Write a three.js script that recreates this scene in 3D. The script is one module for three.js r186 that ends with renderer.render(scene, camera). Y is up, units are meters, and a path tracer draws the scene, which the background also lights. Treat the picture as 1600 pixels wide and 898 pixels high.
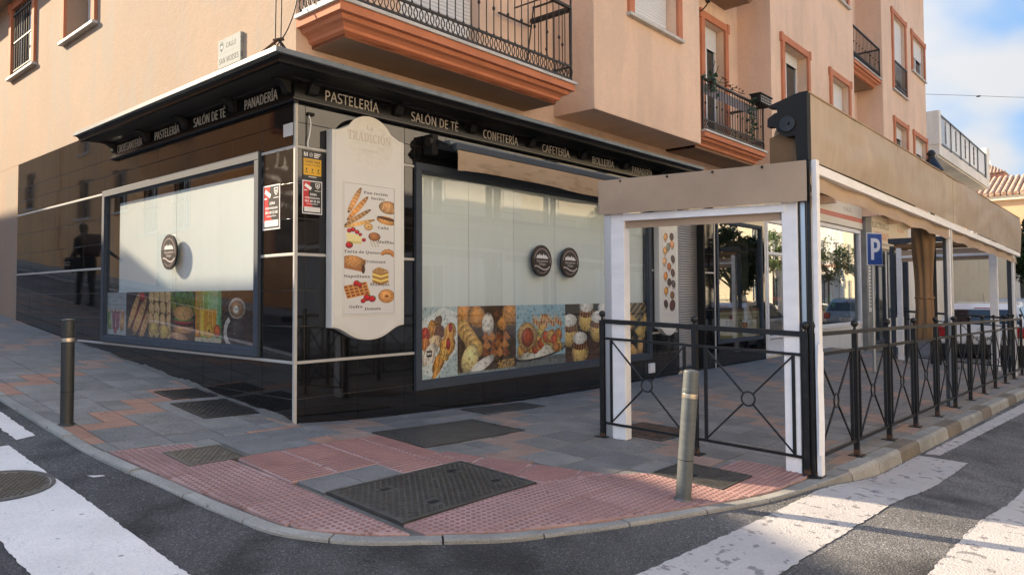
import * as THREE from 'three';
import { mergeGeometries } from 'three/addons/utils/BufferGeometryUtils.js';
import { RoundedBoxGeometry } from 'three/addons/geometries/RoundedBoxGeometry.js';
import { TextGeometry } from 'three/addons/geometries/TextGeometry.js';
import { FontLoader } from 'three/addons/loaders/FontLoader.js';
import { MarchingCubes } from 'three/addons/objects/MarchingCubes.js';

// ------------------------------------------------------------------ camera, sky, sun, exposure
const scene = new THREE.Scene();
const camera = new THREE.PerspectiveCamera(43.44, 1600 / 898, 0.1, 2000);
camera.rotation.order = 'YXZ';
camera.rotation.set(0.034183, -0.852482, -0.004932);
camera.position.set(-3.683, 1.158, 5.881);
camera.setViewOffset(1600, 898, 0, 26.14, 1600, 898);

const EXPOSURE = 2.75, SUN = 4.7, SKY = 0.77;
const SUN_DIR = new THREE.Vector3(0.365, -0.49, 0.931).normalize();   // the way the light travels

function rng(seed) { let s = seed >>> 0; return () => { s = (s + 0x6D2B79F5) >>> 0; let t = Math.imul(s ^ (s >>> 15), 1 | s); t = (t + Math.imul(t ^ (t >>> 7), 61 | t)) ^ t; return ((t ^ (t >>> 14)) >>> 0) / 4294967296; }; }
const clamp = (x, a = 0, b = 1) => Math.min(b, Math.max(a, x));
const lerp = (a, b, t) => a + (b - a) * t;
const smooth = (a, b, t) => { t = clamp((t - a) / (b - a)); return t * t * (3 - 2 * t); };
// periodic value noise
function hash2(i, j, s) { let h = Math.imul(i, 374761393) + Math.imul(j, 668265263) + Math.imul(s, 2147483647 ^ 0x5bd1e995); h = Math.imul(h ^ (h >>> 13), 1274126177); h ^= h >>> 16; return (h >>> 0) / 4294967296; }
function vnoise(x, y, s, px = 1 << 20, py = px) {
  const i = Math.floor(x), j = Math.floor(y), fx = x - i, fy = y - j, u = fx * fx * (3 - 2 * fx), v = fy * fy * (3 - 2 * fy);
  const w = (a, p) => ((a % p) + p) % p, i0 = w(i, px), i1 = w(i + 1, px), j0 = w(j, py), j1 = w(j + 1, py);
  return lerp(lerp(hash2(i0, j0, s), hash2(i1, j0, s), u), lerp(hash2(i0, j1, s), hash2(i1, j1, s), u), v);
}
function fbm(x, y, s, oct = 4, px = 1 << 20, py = px) { let a = 0.5, t = 0, n = 0; for (let o = 0; o < oct; o++) { t += a * vnoise(x, y, s + o, px, py); n += a; a *= 0.5; x *= 2; y *= 2; px *= 2; py *= 2; } return t / n; }

{ // the sky: clear air with thin streaks of cloud, as far round as it goes
  const W = 1024, H = 512, d = new Float32Array(W * H * 4), toSun = SUN_DIR.clone().negate();
  for (let j = 0; j < H; j++) for (let i = 0; i < W; i++) {
    const el = ((j + 0.5) / H - 0.5) * Math.PI, az = ((i + 0.5) / W - 0.5) * 2 * Math.PI;
    const y = Math.sin(el), cx = Math.cos(el) * Math.cos(az), cz = Math.cos(el) * Math.sin(az);
    const cosS = cx * toSun.x + y * toSun.y + cz * toSun.z;
    const h = Math.pow(1 - clamp(y), 3.2), hz = 1 + 1.7 * Math.pow(clamp(0.5 + 0.5 * cosS), 3);
    let r = lerp(0.065, 0.21, h) * hz, g = lerp(0.175, 0.33, h) * hz, b = lerp(0.37, 0.465, h) * hz;
    const gl = 0.8 * Math.pow(clamp(cosS), 12); r += gl; g += gl * 0.95; b += gl * 0.86;
    const yy = Math.max(y, 0.02) + 0.12, u = cx / yy, v = cz / yy;
    let c = fbm(u * 0.9 + v * 0.5 + 3.1, v * 1.7 - u * 0.4 + 7.7, 11, 6);
    c = smooth(0.44, 0.66, c + 0.10 * fbm(u * 5, v * 5, 31, 3) - 0.05) * 0.94 * smooth(-0.02, 0.1, y);
    const cl = 0.35 * hz;
    r = lerp(r, cl, c); g = lerp(g, cl, c); b = lerp(b, cl * 1.01, c);
    if (y < 0) { const k = smooth(0, -0.12, y); r = lerp(r, 0.2, k); g = lerp(g, 0.19, k); b = lerp(b, 0.18, k); }
    const o = (j * W + i) * 4; d[o] = r * SKY; d[o + 1] = g * SKY; d[o + 2] = b * SKY; d[o + 3] = 1;
  }
  const t = new THREE.DataTexture(d, W, H, THREE.RGBAFormat, THREE.FloatType);
  t.mapping = THREE.EquirectangularReflectionMapping; t.magFilter = t.minFilter = THREE.LinearFilter; t.wrapS = THREE.RepeatWrapping; t.needsUpdate = true;
  scene.background = t; scene.environment = t;
}
const sun = new THREE.DirectionalLight(0xffe8c6, SUN);
sun.position.copy(SUN_DIR).multiplyScalar(-60); sun.target.position.set(0, 0, 0);
sun.castShadow = true; sun.shadow.mapSize.set(4096, 4096);
Object.assign(sun.shadow.camera, { left: -45, right: 45, top: 40, bottom: -40, near: 1, far: 160 });
sun.shadow.radius = 1.0;
scene.add(sun, sun.target);

const renderer = new THREE.WebGLRenderer({ antialias: true });
renderer.toneMapping = THREE.LinearToneMapping;
renderer.toneMappingExposure = EXPOSURE;
renderer.shadowMap.enabled = true;

// ------------------------------------------------------------------ naming helpers
const taken = new Map();
function numbered(n) { const k = taken.get(n) || 0; taken.set(n, k + 1); return k ? n + '_' + String(k).padStart(3, '0') : n; }
function tag(o, label, category, group) { o.userData.label = label; o.userData.category = category; if (group) o.userData.group = group; return o; }
function thing(name, label, category, [x, y, z] = [0, 0, 0], group) {
  const o = new THREE.Group(); o.name = numbered(name); o.position.set(x, y, z); scene.add(o); return tag(o, label, category, group);
}
function flags(o) { o.traverse(m => { if (m.isMesh) { m.castShadow = true; m.receiveShadow = true; } }); return o; }
function boxUV(g) { // texture coordinates in metres, projected along the face's main axis
  const p = g.attributes.position, n = g.attributes.normal, uv = new Float32Array(p.count * 2);
  for (let i = 0; i < p.count; i++) {
    const ax = Math.abs(n.getX(i)), ay = Math.abs(n.getY(i)), az = Math.abs(n.getZ(i));
    if (ay >= ax && ay >= az) { uv[2 * i] = p.getX(i); uv[2 * i + 1] = p.getZ(i); }
    else if (ax >= az) { uv[2 * i] = p.getZ(i); uv[2 * i + 1] = p.getY(i); }
    else { uv[2 * i] = p.getX(i); uv[2 * i + 1] = p.getY(i); }
  }
  g.setAttribute('uv', new THREE.BufferAttribute(uv, 2)); return g;
}
function norm(g) { // plain non-indexed geometry with the same attributes everywhere
  g = g.index ? g.toNonIndexed() : g; if (!g.attributes.normal) g.computeVertexNormals(); if (!g.attributes.uv) boxUV(g);
  for (const k of Object.keys(g.attributes)) if (!['position', 'normal', 'uv'].includes(k)) g.deleteAttribute(k);
  return g;
}
function join(list) { list = (Array.isArray(list) ? list : [list]).map(norm); return list.length > 1 ? mergeGeometries(list) : list[0]; }
function obj(name, geos, mat, parent, keepUV) {
  const g = join(geos); if (!keepUV) boxUV(g);
  const m = new THREE.Mesh(g, mat); m.name = parent ? name : numbered(name); (parent || scene).add(m); return m;
}
function struct(name, geos, mat, keepUV) { const m = obj(name, geos, mat, null, keepUV); m.userData.kind = 'structure'; return m; }
function box(x0, x1, y0, y1, z0, z1) { const g = new THREE.BoxGeometry(Math.abs(x1 - x0), Math.abs(y1 - y0), Math.abs(z1 - z0)); g.translate((x0 + x1) / 2, (y0 + y1) / 2, (z0 + z1) / 2); return g; }
function rbox(x0, x1, y0, y1, z0, z1, r = 0.006, s = 1) { const w = Math.abs(x1 - x0), h = Math.abs(y1 - y0), d = Math.abs(z1 - z0); const g = new RoundedBoxGeometry(w, h, d, s, Math.min(r, w / 2.1, h / 2.1, d / 2.1)); g.translate((x0 + x1) / 2, (y0 + y1) / 2, (z0 + z1) / 2); return g; }
const V = (x, y, z) => new THREE.Vector3(x, y, z);
function bar(a, b, w, d = w) { // square bar from a to b
  const L = a.distanceTo(b), g = new THREE.BoxGeometry(w, L, d); const q = new THREE.Quaternion().setFromUnitVectors(V(0, 1, 0), b.clone().sub(a).normalize());
  g.applyQuaternion(q); g.translate((a.x + b.x) / 2, (a.y + b.y) / 2, (a.z + b.z) / 2); return g;
}
function rod(a, b, r, r2 = r, seg = 10) { const L = a.distanceTo(b), g = new THREE.CylinderGeometry(r2, r, L, seg); g.applyQuaternion(new THREE.Quaternion().setFromUnitVectors(V(0, 1, 0), b.clone().sub(a).normalize())); g.translate((a.x + b.x) / 2, (a.y + b.y) / 2, (a.z + b.z) / 2); return g; }
function tube(pts, r, seg = 24, rs = 6) { return new THREE.TubeGeometry(new THREE.CatmullRomCurve3(pts), seg, r, rs); }
function lathe(pts, seg = 20) { return new THREE.LatheGeometry(pts.map(p => new THREE.Vector2(p[0], p[1])), seg); }
function moved(g, x, y, z, ry = 0) { if (ry) g.rotateY(ry); g.translate(x, y, z); return g; }
const toLeft = g => g.rotateY(-Math.PI / 2);             // (along, up, out) of a facade facing +z  ->  the facade facing -x
function wallShape(u0, u1, y0, y1, holes, t, d) {        // wall with openings, its outer face at d
  const s = new THREE.Shape([[u0, y0], [u1, y0], [u1, y1], [u0, y1]].map(p => new THREE.Vector2(...p)));
  for (const [a, b, c, e] of holes) s.holes.push(new THREE.Path([[a, c], [a, e], [b, e], [b, c]].map(p => new THREE.Vector2(...p))));
  const g = new THREE.ExtrudeGeometry(s, { depth: t, bevelEnabled: false }); g.translate(0, 0, d - t); return g;
}
function extrude(pts, depth, bevel = 0, holes = []) {
  const s = new THREE.Shape(pts.map(p => new THREE.Vector2(...p))); for (const h of holes) s.holes.push(new THREE.Path(h.map(p => new THREE.Vector2(...p))));
  return new THREE.ExtrudeGeometry(s, bevel ? { depth: depth - 2 * bevel, bevelEnabled: true, bevelThickness: bevel, bevelSize: bevel, bevelOffset: -bevel, bevelSegments: 2 } : { depth, bevelEnabled: false });
}

// ------------------------------------------------------------------ textures and materials
const lin2s = c => { c = clamp(c); return 255 * (c <= 0.0031308 ? c * 12.92 : 1.055 * Math.pow(c, 1 / 2.4) - 0.055); };
function colourTex(w, h, metres, fn, metresV = metres) { // fn(u,v) -> linear rgb; tile covers `metres`
  const d = new Uint8Array(w * h * 4);
  for (let j = 0; j < h; j++) for (let i = 0; i < w; i++) { const c = fn((i + 0.5) / w, (j + 0.5) / h, i, j), o = (j * w + i) * 4; d[o] = lin2s(c[0]); d[o + 1] = lin2s(c[1]); d[o + 2] = lin2s(c[2]); d[o + 3] = 255; }
  const t = new THREE.DataTexture(d, w, h, THREE.RGBAFormat); t.colorSpace = THREE.SRGBColorSpace; return repeat(t, metres, metresV);
}
function greyTex(w, h, metres, fn, metresV = metres) {
  const d = new Uint8Array(w * h * 4);
  for (let j = 0; j < h; j++) for (let i = 0; i < w; i++) { const c = clamp(fn((i + 0.5) / w, (j + 0.5) / h, i, j)) * 255, o = (j * w + i) * 4; d[o] = d[o + 1] = d[o + 2] = c; d[o + 3] = 255; }
  return repeat(new THREE.DataTexture(d, w, h, THREE.RGBAFormat), metres, metresV);
}
function repeat(t, m, mv = m) { t.wrapS = t.wrapT = THREE.RepeatWrapping; t.magFilter = THREE.LinearFilter; t.minFilter = THREE.LinearMipmapLinearFilter; t.generateMipmaps = true; t.repeat.set(1 / m, 1 / mv); t.needsUpdate = true; return t; }
const std = (o) => new THREE.MeshStandardMaterial(o);
const phys = (o) => new THREE.MeshPhysicalMaterial(o);
const C = (r, g, b) => new THREE.Color().setRGB(r, g, b);
const mul = (c, k) => [c[0] * k, c[1] * k, c[2] * k];
const mix3 = (a, b, t) => [lerp(a[0], b[0], t), lerp(a[1], b[1], t), lerp(a[2], b[2], t)];
const M = {};
const STUCCO_BUMP = greyTex(512, 512, 1.1, (u, v) => 0.6 * fbm(u * 90, v * 90, 65, 3, 90) + 0.4 * fbm(u * 14, v * 14, 66, 3, 14));
function stucco(base, seed, streak) {
  const N = 1024, P = 9;
  return std({ roughness: 0.93, map: colourTex(N, N, P, (u, v) => {
    const big = fbm(u * 7, v * 5, seed, 5, 7, 5), st = fbm(u * 46, v * 6, seed + 9, 4, 46, 6), blot = fbm(u * 16, v * 12, seed + 20, 4, 16, 12), f = fbm(u * 300, v * 300, seed + 40, 2, 300);
    let c = mul(base, 0.93 + 0.22 * (big - 0.5) + 0.10 * (f - 0.5));
    const k = smooth(0.47, 0.66, 0.5 * st + 0.5 * blot) * streak;
    return mix3(c, [0.34, 0.285, 0.225], k);
  }), bumpMap: STUCCO_BUMP, bumpScale: 0.004 });
}
M.stucco = stucco([0.83, 0.59, 0.435], 5, 0.16);  // front wall paint, base lifted to brighten its shaded side
M.stuccoWornSunSide = stucco([0.41, 0.297, 0.212], 7, 0.75);  // same paint darkened to hold back the sun here; grey weathering streaks are real
M.stuccoOpp = stucco([0.86, 0.49, 0.22], 17, 0.2);
M.cream = stucco([0.80, 0.70, 0.52], 27, 0.15);
M.whiteWall = stucco([0.84, 0.81, 0.75], 37, 0.12);
M.pink = stucco([0.62, 0.28, 0.20], 47, 0.12);
M.trim = std({ roughness: 0.85, map: colourTex(256, 256, 2, (u, v) => mul([0.50, 0.185, 0.095], 0.86 + 0.35 * fbm(u * 9, v * 9, 71, 5, 9))), bumpMap: greyTex(256, 256, 0.7, (u, v) => fbm(u * 60, v * 60, 72, 3, 60)), bumpScale: 0.002 });
M.soffit = std({ roughness: 0.95, map: colourTex(256, 256, 3, (u, v) => mul([0.30, 0.20, 0.135], 0.85 + 0.3 * fbm(u * 8, v * 8, 73, 5, 8))) });
M.marble = std({ roughness: 0.6, map: colourTex(256, 256, 1.5, (u, v) => mul([0.55, 0.53, 0.50], 0.7 + 0.5 * fbm(u * 12, v * 30, 74, 5, 12, 30))) });
const TILE_ROUGH = greyTex(256, 256, 0.7, (u, v) => 0.75 + 0.9 * smooth(0.5, 0.8, fbm(u * 6, v * 9, 84, 5, 6, 9))), TILE_BUMP = greyTex(128, 128, 1.3, (u, v) => fbm(u * 3, v * 3, 86, 2, 3));
function blackTile(seed) { return phys({ roughness: 0.05, ior: 1.68, map: colourTex(256, 256, 0.8, (u, v) => { const n = fbm(u * 12, v * 12, seed, 5, 12), s = hash2(Math.floor(u * 256), Math.floor(v * 256), seed); return mul([0.0075, 0.0075, 0.0082], 0.6 + n * 0.9 + (s > 0.995 ? 2 : 0)); }),
  roughnessMap: TILE_ROUGH, bumpMap: TILE_BUMP, bumpScale: 0.0006 }); }
M.tiles = [blackTile(81), blackTile(87)];
M.tileDusty = phys({ roughness: 0.16, ior: 1.6, map: colourTex(512, 512, 1.25, (u, v) => { // wiped, dusty film left in arcs
    const dx = u - 0.5, dy = v - 0.15, r = Math.hypot(dx, dy), arcs = 0.5 + 0.5 * Math.sin(r * 62 + 3 * fbm(u * 5, v * 5, 91, 3, 5)), n = fbm(u * 9, v * 9, 92, 5, 9);
    return mix3([0.008, 0.008, 0.0085], [0.21, 0.20, 0.18], clamp(0.02 + 0.5 * smooth(0.42, 0.7, n) * Math.pow(arcs, 3))); }), bumpScale: 0.0006 });
M.strip = std({ roughness: 0.38, metalness: 0.0, color: C(0.50, 0.48, 0.44) });
M.grout = std({ roughness: 0.9, color: C(0.10, 0.098, 0.095) });
M.cornice = phys({ roughness: 0.22, ior: 1.45, map: colourTex(256, 256, 1.2, (u, v) => mul([0.010, 0.0096, 0.0094], 0.7 + 0.7 * fbm(u * 10, v * 10, 95, 5, 10))) });
M.corniceUnder = std({ roughness: 0.6, color: C(0.009, 0.0085, 0.0085) });
M.corniceCap = std({ roughness: 0.45, map: colourTex(512, 128, 3, (u, v) => mul([0.13, 0.155, 0.175], 0.7 + 0.6 * fbm(u * 40, v * 3, 97, 5, 40, 3)), 0.8) });
M.letter = std({ roughness: 0.5, color: C(0.66, 0.60, 0.52) });
M.frame = std({ roughness: 0.8, metalness: 0.0, map: colourTex(128, 128, 0.7, (u, v) => mul([0.048, 0.060, 0.078], 0.85 + 0.3 * fbm(u * 10, v * 10, 99, 4, 10))) });
M.glass = phys({ transmission: 1, thickness: 0, roughness: 0.0, ior: 1.85, color: C(0.97, 0.975, 0.97) });
M.glassLeft = phys({ transmission: 1, thickness: 0, roughness: 0.0, ior: 1.6, color: C(0.98, 0.985, 0.98) });
M.glassWide = phys({ transmission: 1, thickness: 0, roughness: 0.0, ior: 1.5, color: C(0.97, 0.975, 0.97) });
M.glassFar = phys({ transmission: 1, thickness: 0, roughness: 0.0, ior: 2.6, color: C(0.9, 0.92, 0.9) });
M.blind = std({ roughness: 0.6, map: colourTex(512, 512, 2.4, (u, v) => mul([0.67, 0.745, 0.75], 0.95 + 0.06 * fbm(u * 30, v * 2, 101, 4, 30, 2) + 0.05 * fbm(u * 5, v * 5, 102, 3, 5))) });
M.dark = std({ roughness: 0.8, color: C(0.009, 0.009, 0.0095) });
M.dim = std({ roughness: 0.9, color: C(0.16, 0.15, 0.14) });
M.pane = phys({ roughness: 0.04, ior: 1.6, color: C(0.035, 0.042, 0.045) });
M.whitePaint = std({ roughness: 0.5, map: colourTex(256, 256, 1.2, (u, v) => mul([0.86, 0.85, 0.86], 0.9 + 0.16 * fbm(u * 8, v * 20, 103, 5, 8, 20))) });
M.whiteAlu = std({ roughness: 0.35, color: C(0.74, 0.75, 0.76) });
M.shutter = std({ roughness: 0.55, color: C(0.72, 0.72, 0.72) });
M.iron = std({ roughness: 0.5, metalness: 0.2, map: colourTex(128, 128, 0.5, (u, v) => mul([0.030, 0.024, 0.020], 0.7 + 0.7 * fbm(u * 20, v * 20, 105, 4, 20))) });
M.black = std({ roughness: 0.42, metalness: 0.1, map: colourTex(256, 256, 0.6, (u, v) => { const n = fbm(u * 14, v * 14, 107, 5, 14); return mix3([0.0085, 0.0088, 0.0095], [0.024, 0.022, 0.021], smooth(0.55, 0.8, n)); }) });
M.rust = std({ roughness: 0.9, map: colourTex(256, 256, 0.3, (u, v) => { const n = fbm(u * 9, v * 9, 109, 5, 9); return mix3([0.022, 0.02, 0.019], [0.10, 0.052, 0.028], smooth(0.35, 0.65, n)); }) });
M.bollardDark = std({ roughness: 0.42, metalness: 0.2, map: colourTex(128, 128, 0.5, (u, v) => mul([0.040, 0.042, 0.040], 0.8 + 0.4 * fbm(u * 12, v * 12, 111, 4, 12))) });
M.bollardGrey = std({ roughness: 0.45, metalness: 0.3, map: colourTex(256, 256, 0.5, (u, v) => mul([0.125, 0.137, 0.138], 0.75 + 0.45 * fbm(u * 10, v * 22, 113, 5, 10, 22))) });
M.chrome = std({ roughness: 0.3, metalness: 0.8, color: C(0.60, 0.52, 0.42) });
const CLOTH_BUMP = greyTex(256, 256, 0.4, (u, v) => fbm(u * 100, v * 100, 130, 2, 100));
function fabric(base, seed, vary = 0.35, stain) { return std({ roughness: 0.9, side: THREE.DoubleSide, map: colourTex(512, 512, 2.4, (u, v) => mul(base, 0.82 + vary * (fbm(u * 5, v * 5, seed, 5, 5) - 0.3) + 0.06 * fbm(u * 200, v * 200, seed + 5, 2, 200))), bumpMap: CLOTH_BUMP, bumpScale: 0.0006 }); }
M.canvas = fabric([0.47, 0.345, 0.245], 121, 0.4);
M.canvasFront = std({ roughness: 0.9, side: THREE.DoubleSide, map: colourTex(1024, 128, 11.6, (u, v) => { // dirty weathered awning cloth with one bleached patch and faint run marks
    const n = fbm(u * 40, v * 4, 123, 5, 40, 4), run = fbm(u * 160, v * 2.5, 124, 4, 160, 3);
    let c = mul([0.45, 0.36, 0.275], 0.85 + 0.22 * n + 0.14 * (run - 0.5));
    const x = u * 11.6, e = 0.14 * (fbm(x * 5, v * 5, 126, 4) - 0.5), w = smooth(0.52, 0.2, Math.abs(x - 5.15 + e * 3) ) * smooth(0.02, 0.3, v + e);
    return mix3(c, [0.52, 0.43, 0.31], 0.75 * w * (0.5 + 0.9 * fbm(x * 7, v * 3, 127, 4)));
  }, 0.8), bumpMap: CLOTH_BUMP, bumpScale: 0.0006 });
M.awning = std({ roughness: 0.85, side: THREE.DoubleSide, map: colourTex(1024, 128, 5.6, (u, v) => { const n = fbm(u * 30, v * 5, 133, 5, 30, 5), s = fbm(u * 20 + v * 3, v * 26, 134, 4, 20, 26); return mix3([0.42, 0.315, 0.225], [0.20, 0.14, 0.10], 0.6 * smooth(0.5, 0.75, 0.6 * n + 0.4 * s)); }, 0.32) });
M.curtain = fabric([0.20, 0.118, 0.060], 137, 0.7);
M.asphalt = (() => { const N = 1024; return std({ roughness: 0.92, map: colourTex(N, N, 2.6, (u, v, i, j) => {
    const g = hash2(i, j, 141), g2 = vnoise(u * 420, v * 420, 142, 420), b = fbm(u * 6, v * 6, 143, 5, 6), cr = Math.abs(fbm(u * 5, v * 5, 145, 5, 5) - 0.5);
    let k = 0.68 + 0.75 * (g2 - 0.5) + 0.35 * (g - 0.5) + 0.6 * (b - 0.5); if (g2 > 0.84) k *= 1.9; if (cr < 0.0035) k *= 0.55; return mul([0.150, 0.146, 0.143], k); }),
  bumpMap: greyTex(512, 512, 1.3, (u, v) => 0.8 * vnoise(u * 220, v * 220, 147, 220) + 0.2 * fbm(u * 20, v * 20, 148, 3, 20)), bumpScale: 0.006, vertexColors: true }); })();
function roadPaint(base, seed, wear) { return std({ roughness: 0.75, map: colourTex(1024, 1024, 3.1, (u, v, i, j) => {
    const n = fbm(u * 10, v * 10, seed, 6, 10), f = vnoise(u * 380, v * 380, seed + 1, 380), wv = fbm(u * 60, v * 60, seed + 2, 5, 60), cr = Math.abs(fbm(u * 9, v * 9, seed + 3, 5, 9) - 0.5);
    let c = mul(base, 0.86 + 0.22 * (n - 0.5) + 0.14 * (f - 0.5));
    const th = wear - 0.16 * n; if (wv > th) c = mix3(c, [0.16, 0.15, 0.15], 0.8 * smooth(th, th + 0.05, wv)); if (cr < 0.0014) c = mul(c, 0.65); return c; }),
  bumpMap: greyTex(512, 512, 1.3, (u, v) => vnoise(u * 200, v * 200, 155, 200)), bumpScale: 0.003 }); }
M.paint = roadPaint([0.50, 0.475, 0.462], 151, 0.745); M.paintNew = roadPaint([0.86, 0.80, 0.75], 157, 0.88);
const STONE_BUMP = greyTex(256, 256, 0.6, (u, v) => vnoise(u * 120, v * 120, 166, 120));
function granite(base, seed, sp = 0.5) { return std({ roughness: 0.78, map: colourTex(512, 512, 1.1, (u, v, i, j) => { const s = hash2(i, j, seed), s2 = vnoise(u * 230, v * 230, seed + 1, 230), b = fbm(u * 5, v * 5, seed + 2, 5, 5); let k = 0.78 + sp * (s2 - 0.5) + 0.3 * (s - 0.5) + 0.5 * (b - 0.4); for (let q = 0; q < 5; q++) { const gx = hash2(q, 1, seed), gy = hash2(q, 2, seed), d = Math.hypot(u - gx, v - gy) * 1.1 + 0.006 * (s2 - 0.5); if (d < 0.008 + 0.009 * hash2(q, 3, seed)) k *= 0.5; } return mul(base, k); }), bumpMap: STONE_BUMP, bumpScale: 0.0022 }); }
M.pave = [granite([0.235, 0.222, 0.205], 161), granite([0.265, 0.250, 0.232], 165), granite([0.205, 0.196, 0.186], 169), granite([0.245, 0.230, 0.212], 173, 0.7)];
M.paveRed = [granite([0.40, 0.215, 0.15], 177, 0.3), granite([0.36, 0.245, 0.19], 179, 0.3)];
M.tactile = [granite([0.47, 0.30, 0.27], 181, 0.3), granite([0.44, 0.27, 0.245], 183, 0.3)]; M.stud = granite([0.34, 0.175, 0.155], 184, 0.3);
M.kerb = [granite([0.36, 0.345, 0.31], 185, 0.35), granite([0.31, 0.30, 0.275], 187, 0.35), granite([0.20, 0.165, 0.125], 189, 0.35)];
M.mortar = granite([0.15, 0.14, 0.125], 191, 0.4);
M.castIron = std({ roughness: 0.5, metalness: 0.35, map: colourTex(256, 256, 0.8, (u, v) => mul([0.075, 0.074, 0.070], 0.55 + 0.9 * fbm(u * 14, v * 14, 193, 5, 14))), bumpMap: greyTex(128, 128, 0.2, (u, v) => fbm(u * 40, v * 40, 194, 3, 40)), bumpScale: 0.001 });
M.castDark = std({ roughness: 0.55, metalness: 0.3, map: colourTex(256, 256, 0.8, (u, v) => mul([0.022, 0.022, 0.024], 0.6 + 0.8 * fbm(u * 14, v * 14, 195, 5, 14))) });
M.boardCream = std({ roughness: 0.55, map: colourTex(256, 256, 1.4, (u, v) => mul([0.72, 0.70, 0.645], 0.95 + 0.1 * fbm(u * 5, v * 5, 197, 4, 5))) });
M.roofTile = std({ roughness: 0.85, map: colourTex(256, 256, 1.5, (u, v) => { const n = fbm(u * 14, v * 14, 199, 5, 14); return mix3([0.36, 0.20, 0.13], [0.55, 0.42, 0.30], smooth(0.4, 0.7, n)); }) });
M.leaf = std({ roughness: 0.6, side: THREE.DoubleSide, color: 0xffffff });
M.bark = std({ roughness: 0.95, map: colourTex(128, 256, 0.6, (u, v) => mul([0.16, 0.12, 0.085], 0.6 + 0.8 * fbm(u * 10, v * 3, 203, 4, 10, 3))) });
M.rubber = std({ roughness: 0.85, color: C(0.018, 0.018, 0.019) });
M.steel = std({ roughness: 0.35, metalness: 0.85, color: C(0.55, 0.56, 0.57) });
function canvasTex(w, h, draw) { const c = document.createElement('canvas'); c.width = w; c.height = h; const x = c.getContext('2d'); draw(x, w, h); const t = new THREE.CanvasTexture(c); t.colorSpace = THREE.SRGBColorSpace; t.anisotropy = 8; return t; }
function printMat(w, h, draw, rough = 0.45) { return std({ roughness: rough, map: canvasTex(w, h, draw) }); }
// ------------------------------------------------------------------ the lie of the land
const XT = [0, .71, 1.32, 1.94, 2.55, 3.15, 4.37, 7.1], YT = [0, -.056, -.086, -.1, -.128, -.150, -.165, -.168];
function table(x, X, Y) { if (x <= X[0]) return Y[0]; for (let i = 1; i < X.length; i++) if (x < X[i]) return lerp(Y[i - 1], Y[i], (x - X[i - 1]) / (X[i] - X[i - 1])); return Y[Y.length - 1]; }
function ground(x, z) {
  x = clamp(x, -60, 90); z = clamp(z, -60, 40);
  let h = z < 0 ? -0.0925 * z : -0.061 * Math.min(z, 4.2); if (z > 4.2) h -= 0.065 * (Math.min(z, 9) - 4.2);
  if (x <= 0) return h + 0.03 * Math.min(-x, 2.2) * smooth(2.5, -0.5, z) * smooth(-10, -3, z);
  const gf = table(x, XT, YT), gL = -0.238 - 0.016 * clamp(x - 2, 0, 16);
  if (z < 0) return lerp(h, gf - 0.1, smooth(0, 0.4, x));
  let r = gf + (gL - gf) * Math.min(z, 4.2) / 3.9; if (z > 4.2) r -= 0.065 * (Math.min(z, 9) - 4.2); return r;
}
const kerbDrop = x => 0.024 + 0.096 * smooth(1.6, 3.2, x);
const road = (x, z) => ground(x, z) - kerbDrop(x);
const R0 = rng(2024);
// outer top edge of the kerb, from up the side street round the corner and along the main street
const kerbPts = [[-1.82, -16], [-1.80, -6], [-1.78, -1.75], [-1.75, 0], [-1.71, .6], [-1.66, 1.0], [-1.615, 1.53], [-1.57, 1.9], [-1.53, 2.2], [-1.43, 2.42], [-1.25, 2.68], [-1.03, 2.87], [-.63, 3.19], [-.31, 3.34], [-.15, 3.42], [.33, 3.61], [.82, 3.79], [1.13, 3.90], [1.5, 3.99], [2.5, 4.11], [3.6, 4.17], [4.9, 4.22], [6.6, 4.28], [9, 4.36], [12, 4.46], [15.2, 4.56]];
const kerbCurve = new THREE.CatmullRomCurve3(kerbPts.map(p => V(p[0], 0, p[1])), false, 'centripetal');
const kerbW = x => lerp(0.088, 0.155, smooth(1.2, 2.6, x));
const kerbLine = []; { const n = 600; for (let i = 0; i <= n; i++) { const t = i / n, p = kerbCurve.getPointAt(t), d = kerbCurve.getTangentAt(t); kerbLine.push({ x: p.x, z: p.z, nx: d.z, nz: -d.x, s: t * kerbCurve.getLength() }); } }
const inner = kerbLine.map(k => [k.x + k.nx * kerbW(k.x), k.z + k.nz * kerbW(k.x)]);      // the pavement side of the kerb
function clipHalf(poly, ax, az, bx, bz) { // keep what lies to the right of a->b seen from above (pavement side)
  const side = p => (bx - ax) * (p[1] - az) - (bz - az) * (p[0] - ax), out = [];
  for (let i = 0; i < poly.length; i++) { const p = poly[i], q = poly[(i + 1) % poly.length], sp = side(p), sq = side(q);
    if (sp <= 0) out.push(p); if ((sp < 0 && sq > 0) || (sp > 0 && sq < 0)) { const t = sp / (sp - sq); out.push([lerp(p[0], q[0], t), lerp(p[1], q[1], t)]); } }
  return out;
}
function clipKerb(poly) { // cut a piece of paving along the kerb
  let cx = 0, cz = 0; for (const p of poly) { cx += p[0]; cz += p[1]; } cx /= poly.length; cz /= poly.length;
  for (let i = 0; i + 6 < inner.length && poly.length; i += 6) { const a = inner[i], b = inner[i + 6]; if (Math.min(Math.hypot(a[0] - cx, a[1] - cz), Math.hypot(b[0] - cx, b[1] - cz)) > 1.1 + Math.hypot(a[0] - b[0], a[1] - b[1])) continue; poly = clipHalf(poly, a[0], a[1], b[0], b[1]); }
  return poly;
}
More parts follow.
